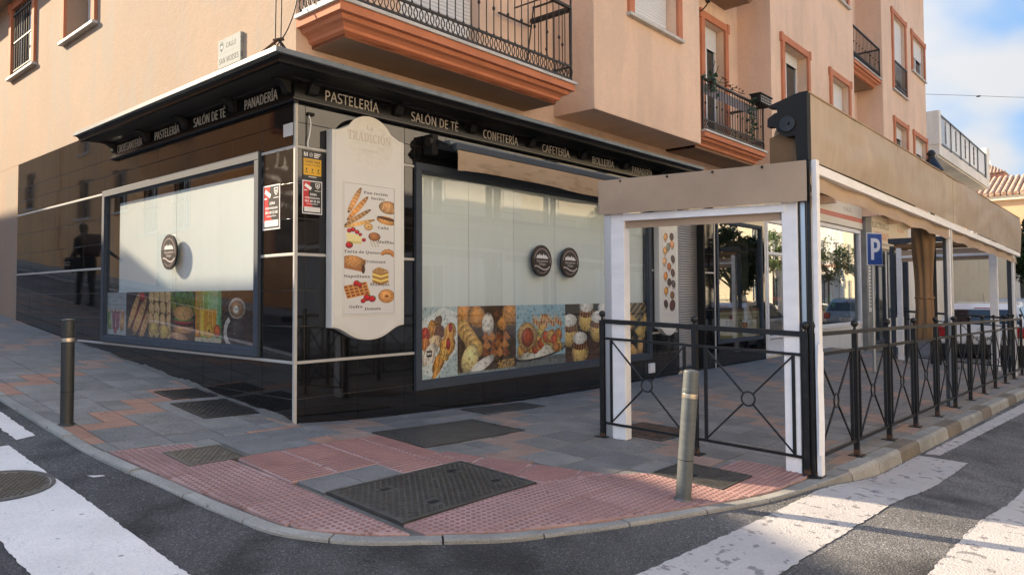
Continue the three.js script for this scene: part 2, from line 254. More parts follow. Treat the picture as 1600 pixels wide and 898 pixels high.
function clipPoly(poly, zone) { // zone: convex, in either turning sense
  let area = 0; for (let i = 0; i < zone.length; i++) { const p = zone[i], q = zone[(i + 1) % zone.length]; area += p[0] * q[1] - q[0] * p[1]; }
  const zz = area < 0 ? zone : [...zone].reverse();
  for (let i = 0; i < zz.length && poly.length; i++) { const a = zz[i], b = zz[(i + 1) % zz.length]; poly = clipHalf(poly, a[0], a[1], b[0], b[1]); }
  return poly;
}
const polyArea = p => { let a = 0; for (let i = 0; i < p.length; i++) { const q = p[(i + 1) % p.length]; a += p[i][0] * q[1] - q[0] * p[i][1]; } return a / 2; };
function slab(poly, lift, thick, gap, hfn = ground, tilt = 0) { // one flat paving piece: chamfered top that follows the slope, sides down into the bed
  if (polyArea(poly) < 0) poly = [...poly].reverse();
  let cx = 0, cz = 0; for (const p of poly) { cx += p[0]; cz += p[1]; } cx /= poly.length; cz /= poly.length;
  const inset = (p, e) => { const dx = p[0] - cx, dz = p[1] - cz, L = Math.hypot(dx, dz) || 1; return [p[0] - dx / L * e * 1.3, p[1] - dz / L * e * 1.3]; };
  const n = poly.length, pos = [], t0 = poly.map(p => inset(p, gap + 0.005)), t1 = poly.map(p => inset(p, gap));
  const P = (p, dy) => [p[0], hfn(p[0], p[1]) + lift + dy + tilt * (p[0] - cx), p[1]];
  for (let i = 1; i + 1 < n; i++) pos.push(...P(t0[0], 0), ...P(t0[i + 1], 0), ...P(t0[i], 0));
  for (let i = 0; i < n; i++) { const j = (i + 1) % n;
    for (const [A, B, ya, yb] of [[t0, t1, 0, -0.004], [t1, t1, -0.004, -thick]]) { const a = P(A[i], ya), b = P(A[j], ya), c = P(B[j], yb), d = P(B[i], yb); pos.push(...a, ...b, ...c, ...a, ...c, ...d); } }
  const g = new THREE.BufferGeometry(); g.setAttribute('position', new THREE.Float32BufferAttribute(pos, 3)); g.computeVertexNormals(); return g;
}
function slabUV(g, r) { boxUV(g); const a = g.attributes.uv, ou = r() * 5, ov = r() * 5; for (let i = 0; i < a.count; i++) a.setXY(i, a.getX(i) + ou, a.getY(i) + ov); return g; }
function piece(name, g, mat, parent) { const m = new THREE.Mesh(g, mat); m.name = name; parent.add(m); return m; }

{ // the roadway: one sheet that runs out to the horizon, with worn and patched tones
  const ax = [-400, -150, -60], az = [-400, -150, -60];
  for (let x = -30; x < -6; x += 2) ax.push(x); for (let x = -6; x < 10; x += 0.16) ax.push(x); for (let x = 10; x < 60; x += 2) ax.push(x); ax.push(90, 200, 700);
  for (let z = -40; z < -8; z += 2) az.push(z); for (let z = -8; z < 7; z += 0.16) az.push(z); for (let z = 7; z < 20; z += 1) az.push(z); az.push(40, 150, 500);
  const nx = ax.length, nz = az.length, pos = new Float32Array(nx * nz * 3), col = new Float32Array(nx * nz * 3), uv = new Float32Array(nx * nz * 2), idx = [];
  for (let j = 0; j < nz; j++) for (let i = 0; i < nx; i++) { const x = ax[i], z = az[j], k = j * nx + i;
    pos[3 * k] = x; pos[3 * k + 1] = road(x, z) - (x > 0.3 && z < 3 && x < 60 ? 0.25 : 0); pos[3 * k + 2] = z; uv[2 * k] = x; uv[2 * k + 1] = z;
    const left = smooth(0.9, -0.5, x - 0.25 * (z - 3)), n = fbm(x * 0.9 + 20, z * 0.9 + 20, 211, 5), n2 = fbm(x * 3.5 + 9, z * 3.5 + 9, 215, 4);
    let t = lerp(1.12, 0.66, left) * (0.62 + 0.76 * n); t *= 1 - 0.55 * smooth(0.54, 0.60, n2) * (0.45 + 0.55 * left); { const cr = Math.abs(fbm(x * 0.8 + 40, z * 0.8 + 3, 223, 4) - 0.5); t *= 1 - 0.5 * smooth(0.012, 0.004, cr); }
    const wet = smooth(5, 6.5, x) * smooth(0.5, 0.6, fbm(x * 0.6 + 5, z * 4 + 3, 219, 4)) * smooth(4.3, 4.7, z) ; t *= 1 - 0.55 * wet;
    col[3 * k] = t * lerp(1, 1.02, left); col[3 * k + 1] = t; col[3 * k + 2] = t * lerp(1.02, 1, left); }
  for (let j = 0; j + 1 < nz; j++) for (let i = 0; i + 1 < nx; i++) { const a = j * nx + i; idx.push(a, a + nx, a + 1, a + 1, a + nx, a + nx + 1); }
  const g = new THREE.BufferGeometry(); g.setAttribute('position', new THREE.BufferAttribute(pos, 3)); g.setAttribute('uv', new THREE.BufferAttribute(uv, 2)); g.setAttribute('color', new THREE.BufferAttribute(col, 3)); g.setIndex(idx); g.computeVertexNormals();
  const m = new THREE.Mesh(g, M.asphalt); m.name = 'road'; m.userData.kind = 'structure'; m.receiveShadow = true; scene.add(m);
}
{ // painted markings: thick road paint with broken edges, 4 mm above the asphalt
  function painted(pts, step, jit, seed) { // outline resampled with a ragged edge, then triangulated and laid on the road
    const r = rng(seed), out = [];
    for (let i = 0; i < pts.length; i++) { const a = pts[i], b = pts[(i + 1) % pts.length], L = Math.hypot(b[0] - a[0], b[1] - a[1]), n = Math.max(1, Math.round(L / step)), nx = (b[1] - a[1]) / L, nz = -(b[0] - a[0]) / L;
      for (let k = 0; k < n; k++) { const t = k / n, e = k ? jit * (fbm((a[0] + b[0]) * 7 + t * L * 16, seed, seed, 4) - 0.5 + 0.7 * (r() - 0.5)) : 0; out.push(new THREE.Vector2(lerp(a[0], b[0], t) + nx * e, lerp(a[1], b[1], t) + nz * e)); } }
    const s = new THREE.ShapeGeometry(new THREE.Shape(out)); const src = s.attributes.position, ix = s.index, pos = [];
    // split the triangles until they follow the road
    const rec = (a, b, c, d) => { const L = Math.max(a.distanceTo(b), b.distanceTo(c), c.distanceTo(a)); if (L < 0.5 || d > 7) { for (const p of [a, c, b]) pos.push(p.x, road(p.x, p.y) + 0.005, p.y); return; }
      if (a.distanceTo(b) === L) { const m = a.clone().lerp(b, 0.5); rec(a, m, c, d + 1); rec(m, b, c, d + 1); } else if (b.distanceTo(c) === L) { const m = b.clone().lerp(c, 0.5); rec(a, b, m, d + 1); rec(a, m, c, d + 1); } else { const m = c.clone().lerp(a, 0.5); rec(a, b, m, d + 1); rec(m, b, c, d + 1); } };
    for (let i = 0; i < ix.count; i += 3) { const q = [0, 1, 2].map(k => new THREE.Vector2(src.getX(ix.getX(i + k)), src.getY(ix.getX(i + k)))); rec(q[0], q[1], q[2], 0); }
    const g = new THREE.BufferGeometry(); g.setAttribute('position', new THREE.Float32BufferAttribute(pos, 3)); g.computeVertexNormals(); if (g.attributes.normal.getY(0) < 0) { const p = g.attributes.position.array; for (let i = 0; i < p.length; i += 9) for (let k = 0; k < 3; k++) { const t = p[i + 3 + k]; p[i + 3 + k] = p[i + 6 + k]; p[i + 6 + k] = t; } g.computeVertexNormals(); } return g;
  }
  const mark = (pts, jit, seed) => struct('road_marking', painted(pts, 0.03, jit, seed), seed < 7 ? M.paintNew : M.paint);
  mark([[-2.60, -.30], [-2.11, -.40], [-2.075, 1.0], [-2.065, 3.9], [-2.60, 3.9]], .012, 3);
  mark([[-3.62, -.25], [-3.12, -.25], [-3.1, 3.9], [-3.6, 3.9]], .02, 4);
  mark([[-2.05, -8], [-1.90, -8], [-1.885, -.60], [-2.03, -.53]], .015, 5);
  mark([[-2.05, -.02], [-1.97, .02], [-1.96, .05], [-2.03, .04]].map(p => [p[0] + .13, p[1] + .62]), .004, 6);
  mark([[4.15, 4.22], [4.22, 4.62], [1.63, 4.53], [.12, 4.43], [-1.6, 4.35], [-1.6, 3.82], [-.44, 3.915], [.65, 4.01], [1.10, 4.035], [1.75, 4.07], [2.6, 4.15]], .014, 7);
  mark([[4.15, 5.13], [4.15, 5.66], [-1.6, 5.5], [-1.6, 4.93], [.6, 4.985], [2.3, 5.06]], .014, 8);
  mark([[4.2, 6.2], [4.2, 6.7], [-1.6, 6.5], [-1.6, 6.0]], .014, 9);
  mark([[4.27, 4.245], [4.34, 4.365], [8.5, 4.60], [20, 5.15], [20, 5.02], [10.1, 4.50]], .012, 10);
}
{ // kerb: one stone after another, chamfered, some brown and stained
  const root = new THREE.Group(); root.name = 'kerb'; root.userData.kind = 'structure'; scene.add(root);
  const total = kerbCurve.getLength(), r = rng(77), cuts = [0]; while (cuts[cuts.length - 1] < total - 0.7) cuts.push(cuts[cuts.length - 1] + 0.55 + 0.12 * r()); cuts.push(total);
  const at = s => { const t = clamp(s / total), p = kerbCurve.getPointAt(t), d = kerbCurve.getTangentAt(t); return { x: p.x, z: p.z, nx: d.z, nz: -d.x }; };
  for (let k = 0; k + 1 < cuts.length; k++) {
    const a = cuts[k] + 0.006, b = cuts[k + 1] - 0.006, n = 5, rings = [], dy = (r() - 0.5) * 0.009, far = at((a + b) / 2).x > 2.4;
    for (let i = 0; i <= n; i++) { const q = at(lerp(a, b, i / n)), w = kerbW(q.x), c = far ? 0.03 : 0.012, e = 0.004 * (fbm(q.x * 9, q.z * 9, 5, 3) - 0.5), y = ground(q.x, q.z) + dy;
      const pt = (o, h) => [q.x + q.nx * o, h, q.z + q.nz * o];
      rings.push([pt(w, y - 0.12), pt(w, y - 0.003), pt(w - 0.004, y), pt(c + e, y + e * 0.3), pt(0.003, y - c * 0.9 + e), pt(far ? -0.018 : -0.004, y - kerbDrop(q.x) - 0.05)]); }
    const pos = [], quad = (p, q, u, v) => pos.push(...p, ...q, ...u, ...p, ...u, ...v);
    for (let i = 0; i < n; i++) for (let j = 0; j + 1 < 6; j++) quad(rings[i][j], rings[i + 1][j], rings[i + 1][j + 1], rings[i][j + 1]);
    for (const [R, f] of [[rings[0], 1], [rings[n], 0]]) for (let j = 1; j + 1 < 6; j++) f ? pos.push(...R[0], ...R[j], ...R[j + 1]) : pos.push(...R[0], ...R[j + 1], ...R[j]);
    const g = new THREE.BufferGeometry(); g.setAttribute('position', new THREE.Float32BufferAttribute(pos, 3)); g.computeVertexNormals();
    piece('kerb_stone', slabUV(g, r), M.kerb[far && k % 3 === 1 && r() > 0.3 ? 2 : r() > 0.5 ? 0 : 1], root);
  }
}
const pavement = new THREE.Group(); pavement.name = 'pavement'; pavement.userData.kind = 'structure'; scene.add(pavement);
{ // the bed of the pavement under its slabs
  const pos = [], N = [0.0]; const cols = 14;
  for (let i = 0; i + 4 < inner.length; i += 4) { const a = inner[i], b = inner[i + 4];
    const base = q => q[0] < -0.3 && q[1] < 2 ? [0.02, q[1]] : q[0] > 0.6 ? [q[0], -0.02] : [0.01, -0.01];
    for (let j = 0; j < cols; j++) { const A = (q, t) => { const o = base(q), x = lerp(o[0], q[0], t), z = lerp(o[1], q[1], t); return [x, ground(x, z) - 0.011, z]; };
      const p = A(a, j / cols), q = A(b, j / cols), u = A(b, (j + 1) / cols), v = A(a, (j + 1) / cols); pos.push(...p, ...v, ...u, ...p, ...u, ...q); } }
  const g = new THREE.BufferGeometry(); g.setAttribute('position', new THREE.Float32BufferAttribute(pos, 3)); g.computeVertexNormals(); boxUV(g); const m = piece('bed', g, M.mortar, pavement);
}
{ // slabs: grey granite squares crossed by stepped bands of red, cut along the kerb and the walls
  const r = rng(99), all = [], H = 0.205;
  const redL = [[[-1.9, .14], [-1.05, .25], [-1.0, .82], [-1.0, 1.56], [-.94, 2.64], [.3, 2.64], [.3, 1.56], [.34, .82], [-1.0, .82]]];
  const underRed = (x, z) => { // wholly under the tactile paving
    if (z > 0.35 && x < -1.05) return true; if (x > -1.0 && x < 0.3 && z > 0.95) return true; if (z > 1.8 && x < 0.3) return true; if (x > 0.2 && x < 0.3 + (z - 1.5) * 0.42 && z > 1.7) return true; return false; };
  function add(poly, red) { poly = clipKerb(poly); if (poly.length < 3 || Math.abs(polyArea(poly)) < 0.003) return;
    const cx = poly.reduce((s, p) => s + p[0], 0) / poly.length, cz = poly.reduce((s, p) => s + p[1], 0) / poly.length; if (underRed(cx, cz)) return;
    const d = Math.hypot(cx + 3.7, cz - 5.9); all.push({ poly, red, d, cx, cz }); }
  function lattice(x0, z0, i0, i1, j0, j1, keep, phase) {
    const redHalf = (i, j) => { const s = ((i + j - phase) % 10 + 10) % 10; return j & 1 ? s === 0 || s === 9 || s === 8 : s === 9; };
    for (let J = j0; J < j1; J++) for (let I = i0; I < i1; I++) {
      const h = [[0, 0], [1, 0], [0, 1], [1, 1]].map(([a, b]) => redHalf(2 * I + a, 2 * J + b)), x = x0 + I * 2 * H, z = z0 + J * 2 * H;
      const quad = (a, b, w, d) => [[x + a * H, z + b * H], [x + (a + w) * H, z + b * H], [x + (a + w) * H, z + (b + d) * H], [x + a * H, z + (b + d) * H]];
      const put = (q, red) => { const p = keep(q); if (p.length > 2) add(p, red); };
      if (!h.some(v => v)) put(quad(0, 0, 2, 2), false);
      else for (const b of [0, 1]) { const [p, q] = [h[2 * b], h[2 * b + 1]]; if (p === q) put(quad(0, b, 2, 1), p); else { put(quad(0, b, 1, 1), p); put(quad(1, b, 1, 1), q); } }
    }
  }
  const zoneL = [[-3, -14], [-0.006, -14], [-0.006, 0.155], [-3, 0.155]], zoneR1 = [[-3, 0.155], [2.5, 0.155], [2.5, 4.5], [-3, 4.5]], zoneR0 = [[0.02, 0.012], [2.5, 0.012], [2.5, 0.155], [0.02, 0.155]], zoneR = [[2.5, 0.012], [15.1, 0.012], [15.1, 5], [2.5, 5]];
  lattice(-1.14, -.52, -3, 4, -33, 3, q => clipPoly(q, zoneL), -2);
  lattice(1.19, 2.01, -7, 5, -6, 7, q => clipPoly(q, zoneR1), 8); lattice(1.19, 2.01, -4, 5, -6, -3, q => clipPoly(q, zoneR0), 8);
  lattice(1.19, 2.01, 2, 36, -6, 8, q => clipPoly(q, zoneR), 8);
  all.sort((a, b) => a.d - b.d);
  const rest = [[], []];
  all.forEach((t, n) => { const lift = (r() - 0.5) * 0.004, g = slabUV(slab(t.poly, lift, 0.02, 0.0036 + 0.0015 * r(), ground, (r() - 0.5) * 0.006), r);
    if (n < 295) piece('paving_slab', g, t.red ? M.paveRed[t.cx < -0.1 ? 0 : 1] : M.pave[Math.floor(r() * 4)], pavement); else rest[t.red ? 1 : 0].push(norm(g)); });
  [[rest[0], M.pave[0]], [rest[1], M.paveRed[1]]].forEach(([l, m]) => { if (l.length) { const k = piece('far_paving', mergeGeometries(l), m, pavement); k.userData.kind = 'stuff'; } });
}
{ // tactile paving: pink tiles with rows of studs along the kerb and ribbed tiles behind them
  const root = new THREE.Group(); root.name = 'tactile_paving'; root.userData.kind = 'structure'; scene.add(root);
  const r = rng(55), lift = 0.0065;
  const stud = new THREE.SphereGeometry(1, 9, 4, 0, Math.PI * 2, 0, Math.PI / 2), studN = norm(stud.clone());
  function inPoly(p, poly) { let c = false; for (let i = 0, j = poly.length - 1; i < poly.length; j = i++) { const a = poly[i], b = poly[j]; if ((a[1] > p[1]) !== (b[1] > p[1]) && p[0] < (b[0] - a[0]) * (p[1] - a[1]) / (b[1] - a[1]) + a[0]) c = !c; } return c; }
  function inset(poly, e) { const cx = poly.reduce((s, p) => s + p[0], 0) / poly.length, cz = poly.reduce((s, p) => s + p[1], 0) / poly.length; return poly.map(p => { const dx = p[0] - cx, dz = p[1] - cz, L = Math.hypot(dx, dz); return [p[0] - dx / L * e, p[1] - dz / L * e]; }); }
  function zone(poly, kind, ox, oz, pitch, ang = 0) {
    const c = Math.cos(ang), s = Math.sin(ang), W = (a, b) => [ox + a * c - b * s, oz + a * s + b * c];
    for (let I = -10; I < 10; I++) for (let J = -10; J < 10; J++) {
      let q = [W(I * pitch, J * pitch), W((I + 1) * pitch, J * pitch), W((I + 1) * pitch, (J + 1) * pitch), W(I * pitch, (J + 1) * pitch)];
      q = clipKerb(clipPoly(q, poly)); if (q.length < 3 || Math.abs(polyArea(q)) < 0.0015) continue;
      const gs = [], base = slab(q, lift, 0.02, 0.0035), safe = inset(q, 0.022);
      if (kind === 'studs') { const n = 9, d = pitch / n; for (let a = 0; a < n; a++) for (let b = 0; b < n; b++) { const p = W(I * pitch + (a + 0.5) * d, J * pitch + (b + 0.5) * d); if (!inPoly(p, safe)) continue; const g = studN.clone(); g.scale(0.0155, 0.0055, 0.0155); g.translate(p[0], ground(p[0], p[1]) + lift - 0.0004, p[1]); gs.push(g); } }
      else { const n = 8, d = pitch / n; for (let a = 0; a < n; a++) { const ends = []; const p0 = W(I * pitch, J * pitch + (a + 0.5) * d), p1 = W((I + 1) * pitch, J * pitch + (a + 0.5) * d); let t0 = null, t1 = null; for (let k = 0; k <= 40; k++) { const p = [lerp(p0[0], p1[0], k / 40), lerp(p0[1], p1[1], k / 40)]; if (inPoly(p, safe)) { if (t0 === null) t0 = p; t1 = p; } }
        if (!t0 || Math.hypot(t1[0] - t0[0], t1[1] - t0[1]) < 0.03) continue; const y0 = ground(...t0) + lift, y1 = ground(...t1) + lift; const g = extrude([[-0.013, -0.002], [0.013, -0.002], [0.0085, 0.006], [-0.0085, 0.006]], Math.hypot(t1[0] - t0[0], t1[1] - t0[1])); const dir = V(t1[0] - t0[0], y1 - y0, t1[1] - t0[1]).normalize(); g.applyQuaternion(new THREE.Quaternion().setFromUnitVectors(V(0, 0, 1), dir)); g.translate(t0[0], y0, t0[1]); gs.push(norm(g)); } }
      const tile = piece(kind === 'studs' ? 'studded_tile' : 'ribbed_tile', slabUV(base, r), M.tactile[r() < 0.5 ? 0 : 1], root); if (gs.length) { const k = piece(kind === 'studs' ? 'studs' : 'ribs', slabUV(mergeGeometries(gs.map(norm)), r), M.stud, tile); k.userData.kind = 'stuff'; }
    }
  }
  zone([[-1.0, .82], [.345, .82], [.345, 1.56], [-1.0, 1.56]], 'ribs', -1.0, .82, .37);
  zone([[-.285, 1.563], [.295, 1.563], [.295, 1.875], [-.285, 1.875]], 'ribs', -.285, 1.563, .4);
  zone([[.30, 1.563], [.41, 1.563], [.66, 2.21], [.905, 2.80], [.30, 2.66]], 'ribs', .30, 1.56, .4, 1.20);
  zone([[-1.9, .14], [-1.05, .25], [-1.003, .82], [-1.003, 1.56], [-.945, 2.64], [-.945, 3.3], [-1.9, 3.3]], 'studs', -1.003, .20, .4);
  zone([[-.942, 2.64], [.297, 2.64], [.297, 4.2], [-.942, 4.2]], 'studs', -.942, 2.64, .4);
  zone([[.30, 2.665], [.90, 2.805], [1.155, 3.02], [1.155, 4.3], [.30, 4.3]], 'studs', .30, 2.64, .4);
  zone([[1.158, 3.615], [1.685, 3.615], [1.685, 4.3], [1.158, 4.3]], 'studs', 1.158, 3.615, .4);
  zone([[1.688, 3.31], [2.16, 3.33], [2.11, 3.92], [2.11, 4.3], [1.688, 4.3]], 'studs', 1.688, 3.31, .4);
  for (const x of [-.955, -.62]) piece('plain_slab', slabUV(slab([[x, 1.566], [x + .333, 1.566], [x + .333, 1.872], [x, 1.872]], lift, 0.02, 0.003), r), M.pave[2], root);
  flags(root);
}
// ------------------------------------------------------------------ access covers let into the paving
function cover(x0, x1, z0, z1, label, mat, pitch, opts = {}) {
  const cx = (x0 + x1) / 2, cz = (z0 + z1) / 2, lift = opts.lift ?? 0.008, o = thing('access_cover', label, 'manhole cover', [cx, ground(cx, cz), cz]), r = rng(Math.round(cx * 991 + cz * 77) >>> 0);
  const L = (g) => { g.translate(-cx, -ground(cx, cz), -cz); return g; };
  const f = 0.022, hf = (x, z) => ground(x, z);
  const strips = [[[x0, z0], [x1, z0], [x1, z0 + f], [x0, z0 + f]], [[x0, z1 - f], [x1, z1 - f], [x1, z1], [x0, z1]], [[x0, z0 + f], [x0 + f, z0 + f], [x0 + f, z1 - f], [x0, z1 - f]], [[x1 - f, z0 + f], [x1, z0 + f], [x1, z1 - f], [x1 - f, z1 - f]]];
  obj('frame', strips.map(s => L(slab(s, lift + 0.001, 0.02, 0))), mat === M.castDark ? M.castDark : M.castIron, o);
  obj('plate', L(slab([[x0 + f, z0 + f], [x1 - f, z0 + f], [x1 - f, z1 - f], [x0 + f, z1 - f]], lift - 0.0015, 0.02, 0.003)), mat, o);
  const g = [], a = opts.tread || [0.022, 0.011]; const holes = opts.holes || [];
  let row = 0; for (let z = z0 + f + pitch * 0.6; z < z1 - f - pitch * 0.4; z += pitch * 0.62, row++) for (let x = x0 + f + pitch * (row % 2 ? 0.55 : 1.05); x < x1 - f - pitch * 0.4; x += pitch) {
    if (r() < 0.03 || holes.some(h => Math.abs(x - h[0]) < 0.06 && Math.abs(z - h[1]) < 0.05)) continue; const b = new THREE.BoxGeometry(a[0], 0.005, a[1]); if (opts.diag) b.rotateY(row % 2 ? 0.78 : -0.78); b.translate(x, hf(x, z) + lift - 0.0005, z); g.push(L(b)); }
  const t = obj('tread', g, mat, o); t.userData.kind = 'stuff';
  for (const [hx, hz] of holes) obj('keyhole', L(box(hx - 0.035, hx + 0.035, hf(hx, hz) + lift - 0.001, hf(hx, hz) + lift + 0.0012, hz - 0.022, hz + 0.022)), M.dark, o);
  return flags(o);
}
cover(-.935, .287, 1.878, 2.63, 'large rusty grey cover set among the red tactile tiles, nearest the kerb', M.castIron, 0.05, { lift: 0.012, holes: [[-.62, 2.08], [.02, 2.05], [.09, 2.42], [-.55, 2.47]] });
cover(.375, 1.66, .655, 1.365, 'large worn cover in front of the menu board and wide window', M.castIron, 0.05, { holes: [[.62, .78], [1.42, .80], [1.40, 1.22], [.7, 1.22]] });
cover(-.60, -.035, -1.20, -.49, 'black ribbed cover beside the shop wall, larger of the two by the left window', M.castDark, 0.06, { diag: true, tread: [0.04, 0.012] });
cover(-.50, -.02, -1.82, -1.37, 'small black cover against the wall under the left shop window', M.castDark, 0.05);
cover(-1.355, -.925, .42, .85, 'small square cover in the studded tiles, catching reflected sunlight', M.castIron, 0.042, { lift: 0.013 });
cover(1.165, 1.68, 3.03, 3.61, 'dark square cover between the leaning bollard and the railing', M.castIron, 0.04, { lift: 0.010, holes: [[1.35, 3.3]] });
cover(2.27, 3.02, 1.85, 2.5, 'brown rusty plain cover behind the first railing panel', M.rust, 0.2, { tread: [0.01, 0.01] });
cover(2.0, 3.05, .14, .52, 'smooth dark cover in the pavement close under the wide window', M.castIron, 0.3, { tread: [0.008, 0.008] });
{ // round cover in the side street
  const x = -2.40, z = .52, y = road(x, z), o = thing('round_manhole', 'round rusty manhole cover set in the broad white crossing stripe', 'manhole cover', [x, y + 0.002, z]), R = 0.31;
  const tilt = g => { const p = g.attributes.position; for (let i = 0; i < p.count; i++) p.setY(i, p.getY(i) + road(x + p.getX(i), z + p.getZ(i)) - y); g.computeVertexNormals(); return g; };
  obj('frame', tilt(lathe([[R - 0.025, 0.002], [R - 0.02, 0.009], [R, 0.009], [R + 0.003, 0.0]], 48)), M.castIron, o);
  obj('plate', tilt(lathe([[0.0001, 0.0065], [0.1, 0.0065], [0.2, 0.0065], [R - 0.03, 0.0065], [R - 0.027, 0.002]], 48)), M.castIron, o);
  const g = []; for (let a = -8; a <= 8; a++) for (let b = -11; b <= 11; b++) { const px = a * 0.034 + (b & 1 ? 0.017 : 0), pz = b * 0.024; if (Math.hypot(px, pz) > R - 0.05) continue; const q = new THREE.BoxGeometry(0.021, 0.006, 0.010); q.translate(px, 0.008 + road(x + px, z + pz) - y, pz); g.push(q); }
  const t = obj('tread', g, M.castIron, o); t.userData.kind = 'stuff'; flags(o);
}
// ------------------------------------------------------------------ the corner building
const building = thing('corner_building', 'peach rendered corner building with black tiled bakery on its ground floor', 'building');
const BAY = 0.66, TOP = 11.1;
const font = await new FontLoader().loadAsync('fonts/droid/droid_sans_regular.typeface.json');
function words(str, width, height, depth, hx = 1) { const g = new TextGeometry(str, { font, size: 1, depth: 0.02, curveSegments: 4 }); g.computeBoundingBox(); const b = g.boundingBox, cap = 0.992; g.translate(-b.min.x, 0, 0); g.scale(width / (b.max.x - b.min.x), height / cap, depth / 0.02); return g; }
{ // rendered walls above the shops
  const w = [];
  w.push(wallShape(0.001, 3.91, 3.2, TOP, [[1.25, 2.46, 3.78, 5.9], [1.25, 2.46, 6.85, 8.95]], 0.35, 0));
  w.push(wallShape(6.87, 9.83, 3.2, TOP, [[8.34, 9.2, 3.78, 6.16], [8.34, 9.2, 6.85, 9.2]], 0.35, 0));
  w.push(wallShape(15.15, 17.8, 3.2, TOP, [[15.6, 16.9, 6.95, 9.2]], 0.35, 0));
  w.push(wallShape(3.91, 6.87, 3.56, TOP, [[4.85, 6.10, 5.03, 6.18], [4.85, 6.10, 8.1, 9.2]], BAY + 0.3, BAY));
  w.push(wallShape(9.83, 15.15, 3.56, TOP, [[10.46, 11.78, 3.9, 6.14], [13.38, 14.66, 5.02, 6.14], [10.46, 11.78, 8.1, 9.2], [13.38, 14.66, 8.1, 9.2]], BAY + 0.3, BAY));
  w.push(wallShape(17.8, 23.1, 3.56, TOP, [[18.98, 20.36, 7.02, 9.22], [21.32, 22.9, 8.1, 9.22], [18.98, 20.36, 4.95, 6.08], [21.32, 22.9, 4.95, 6.08]], BAY + 0.3, BAY));
  for (const [a, b] of [[3.912, 6.868], [9.832, 15.148], [17.802, 23.098]]) w.push(box(a, b, 3.545, 3.559, -0.3, BAY - 0.001));
  w.push(box(3.9, 23.1, 3.2, 3.56, -0.35, -0.002));            // the wall behind the projecting bays
  w.push(box(22.75, 23.1, 3.2, TOP, -9, -0.36));
  obj('wall', w, M.stucco, building);
  const l = [];
  l.push(toLeft(box(-4.29, -0.001, 3.2, 3.429, -0.35, 0)), toLeft(box(-16, -8.56, 3.2, 3.429, -0.35, 0)));
  l.push(toLeft(wallShape(-16, -0.001, 3.432, TOP, [[-8.98, -7.82, 5.02, 6.2], [-6.26, -5.14, 5.02, 6.2], [-8.98, -7.82, 8.05, 9.25], [-6.26, -5.14, 8.05, 9.25]], 0.35, 0)));
  l.push(toLeft(box(-16, -8.56, -0.5, 3.2, -0.35, 0)));
  obj('wall', l, M.stuccoWornSunSide, building);
  obj('storey_overhang', [toLeft(box(-15.9, -5.6, 6.42, 9.4, 0.001, 0.42))], M.stuccoWornSunSide, building); // projecting upper storey, over the frame: its shade lies across the top of the side wall
  obj('eaves', [box(-0.45, 23.6, TOP, TOP + 0.16, -9.5, 1.05), box(-0.45, 0.4, TOP, TOP + 0.16, -16, -9.5)], M.trim, building);
  obj('ceiling', [box(0.35, 22.75, 3.26, 3.4, -9, -0.36), box(0.35, 22.75, 6.4, 6.5, -9, -0.36)], M.dim, building);
  obj('room_partition', [box(0.36, 22.7, 3.4, TOP - 0.05, -1.4, -1.3), box(0.36, 1.3, 3.4, TOP - 0.05, -15.8, -9)], M.dim, building);
}
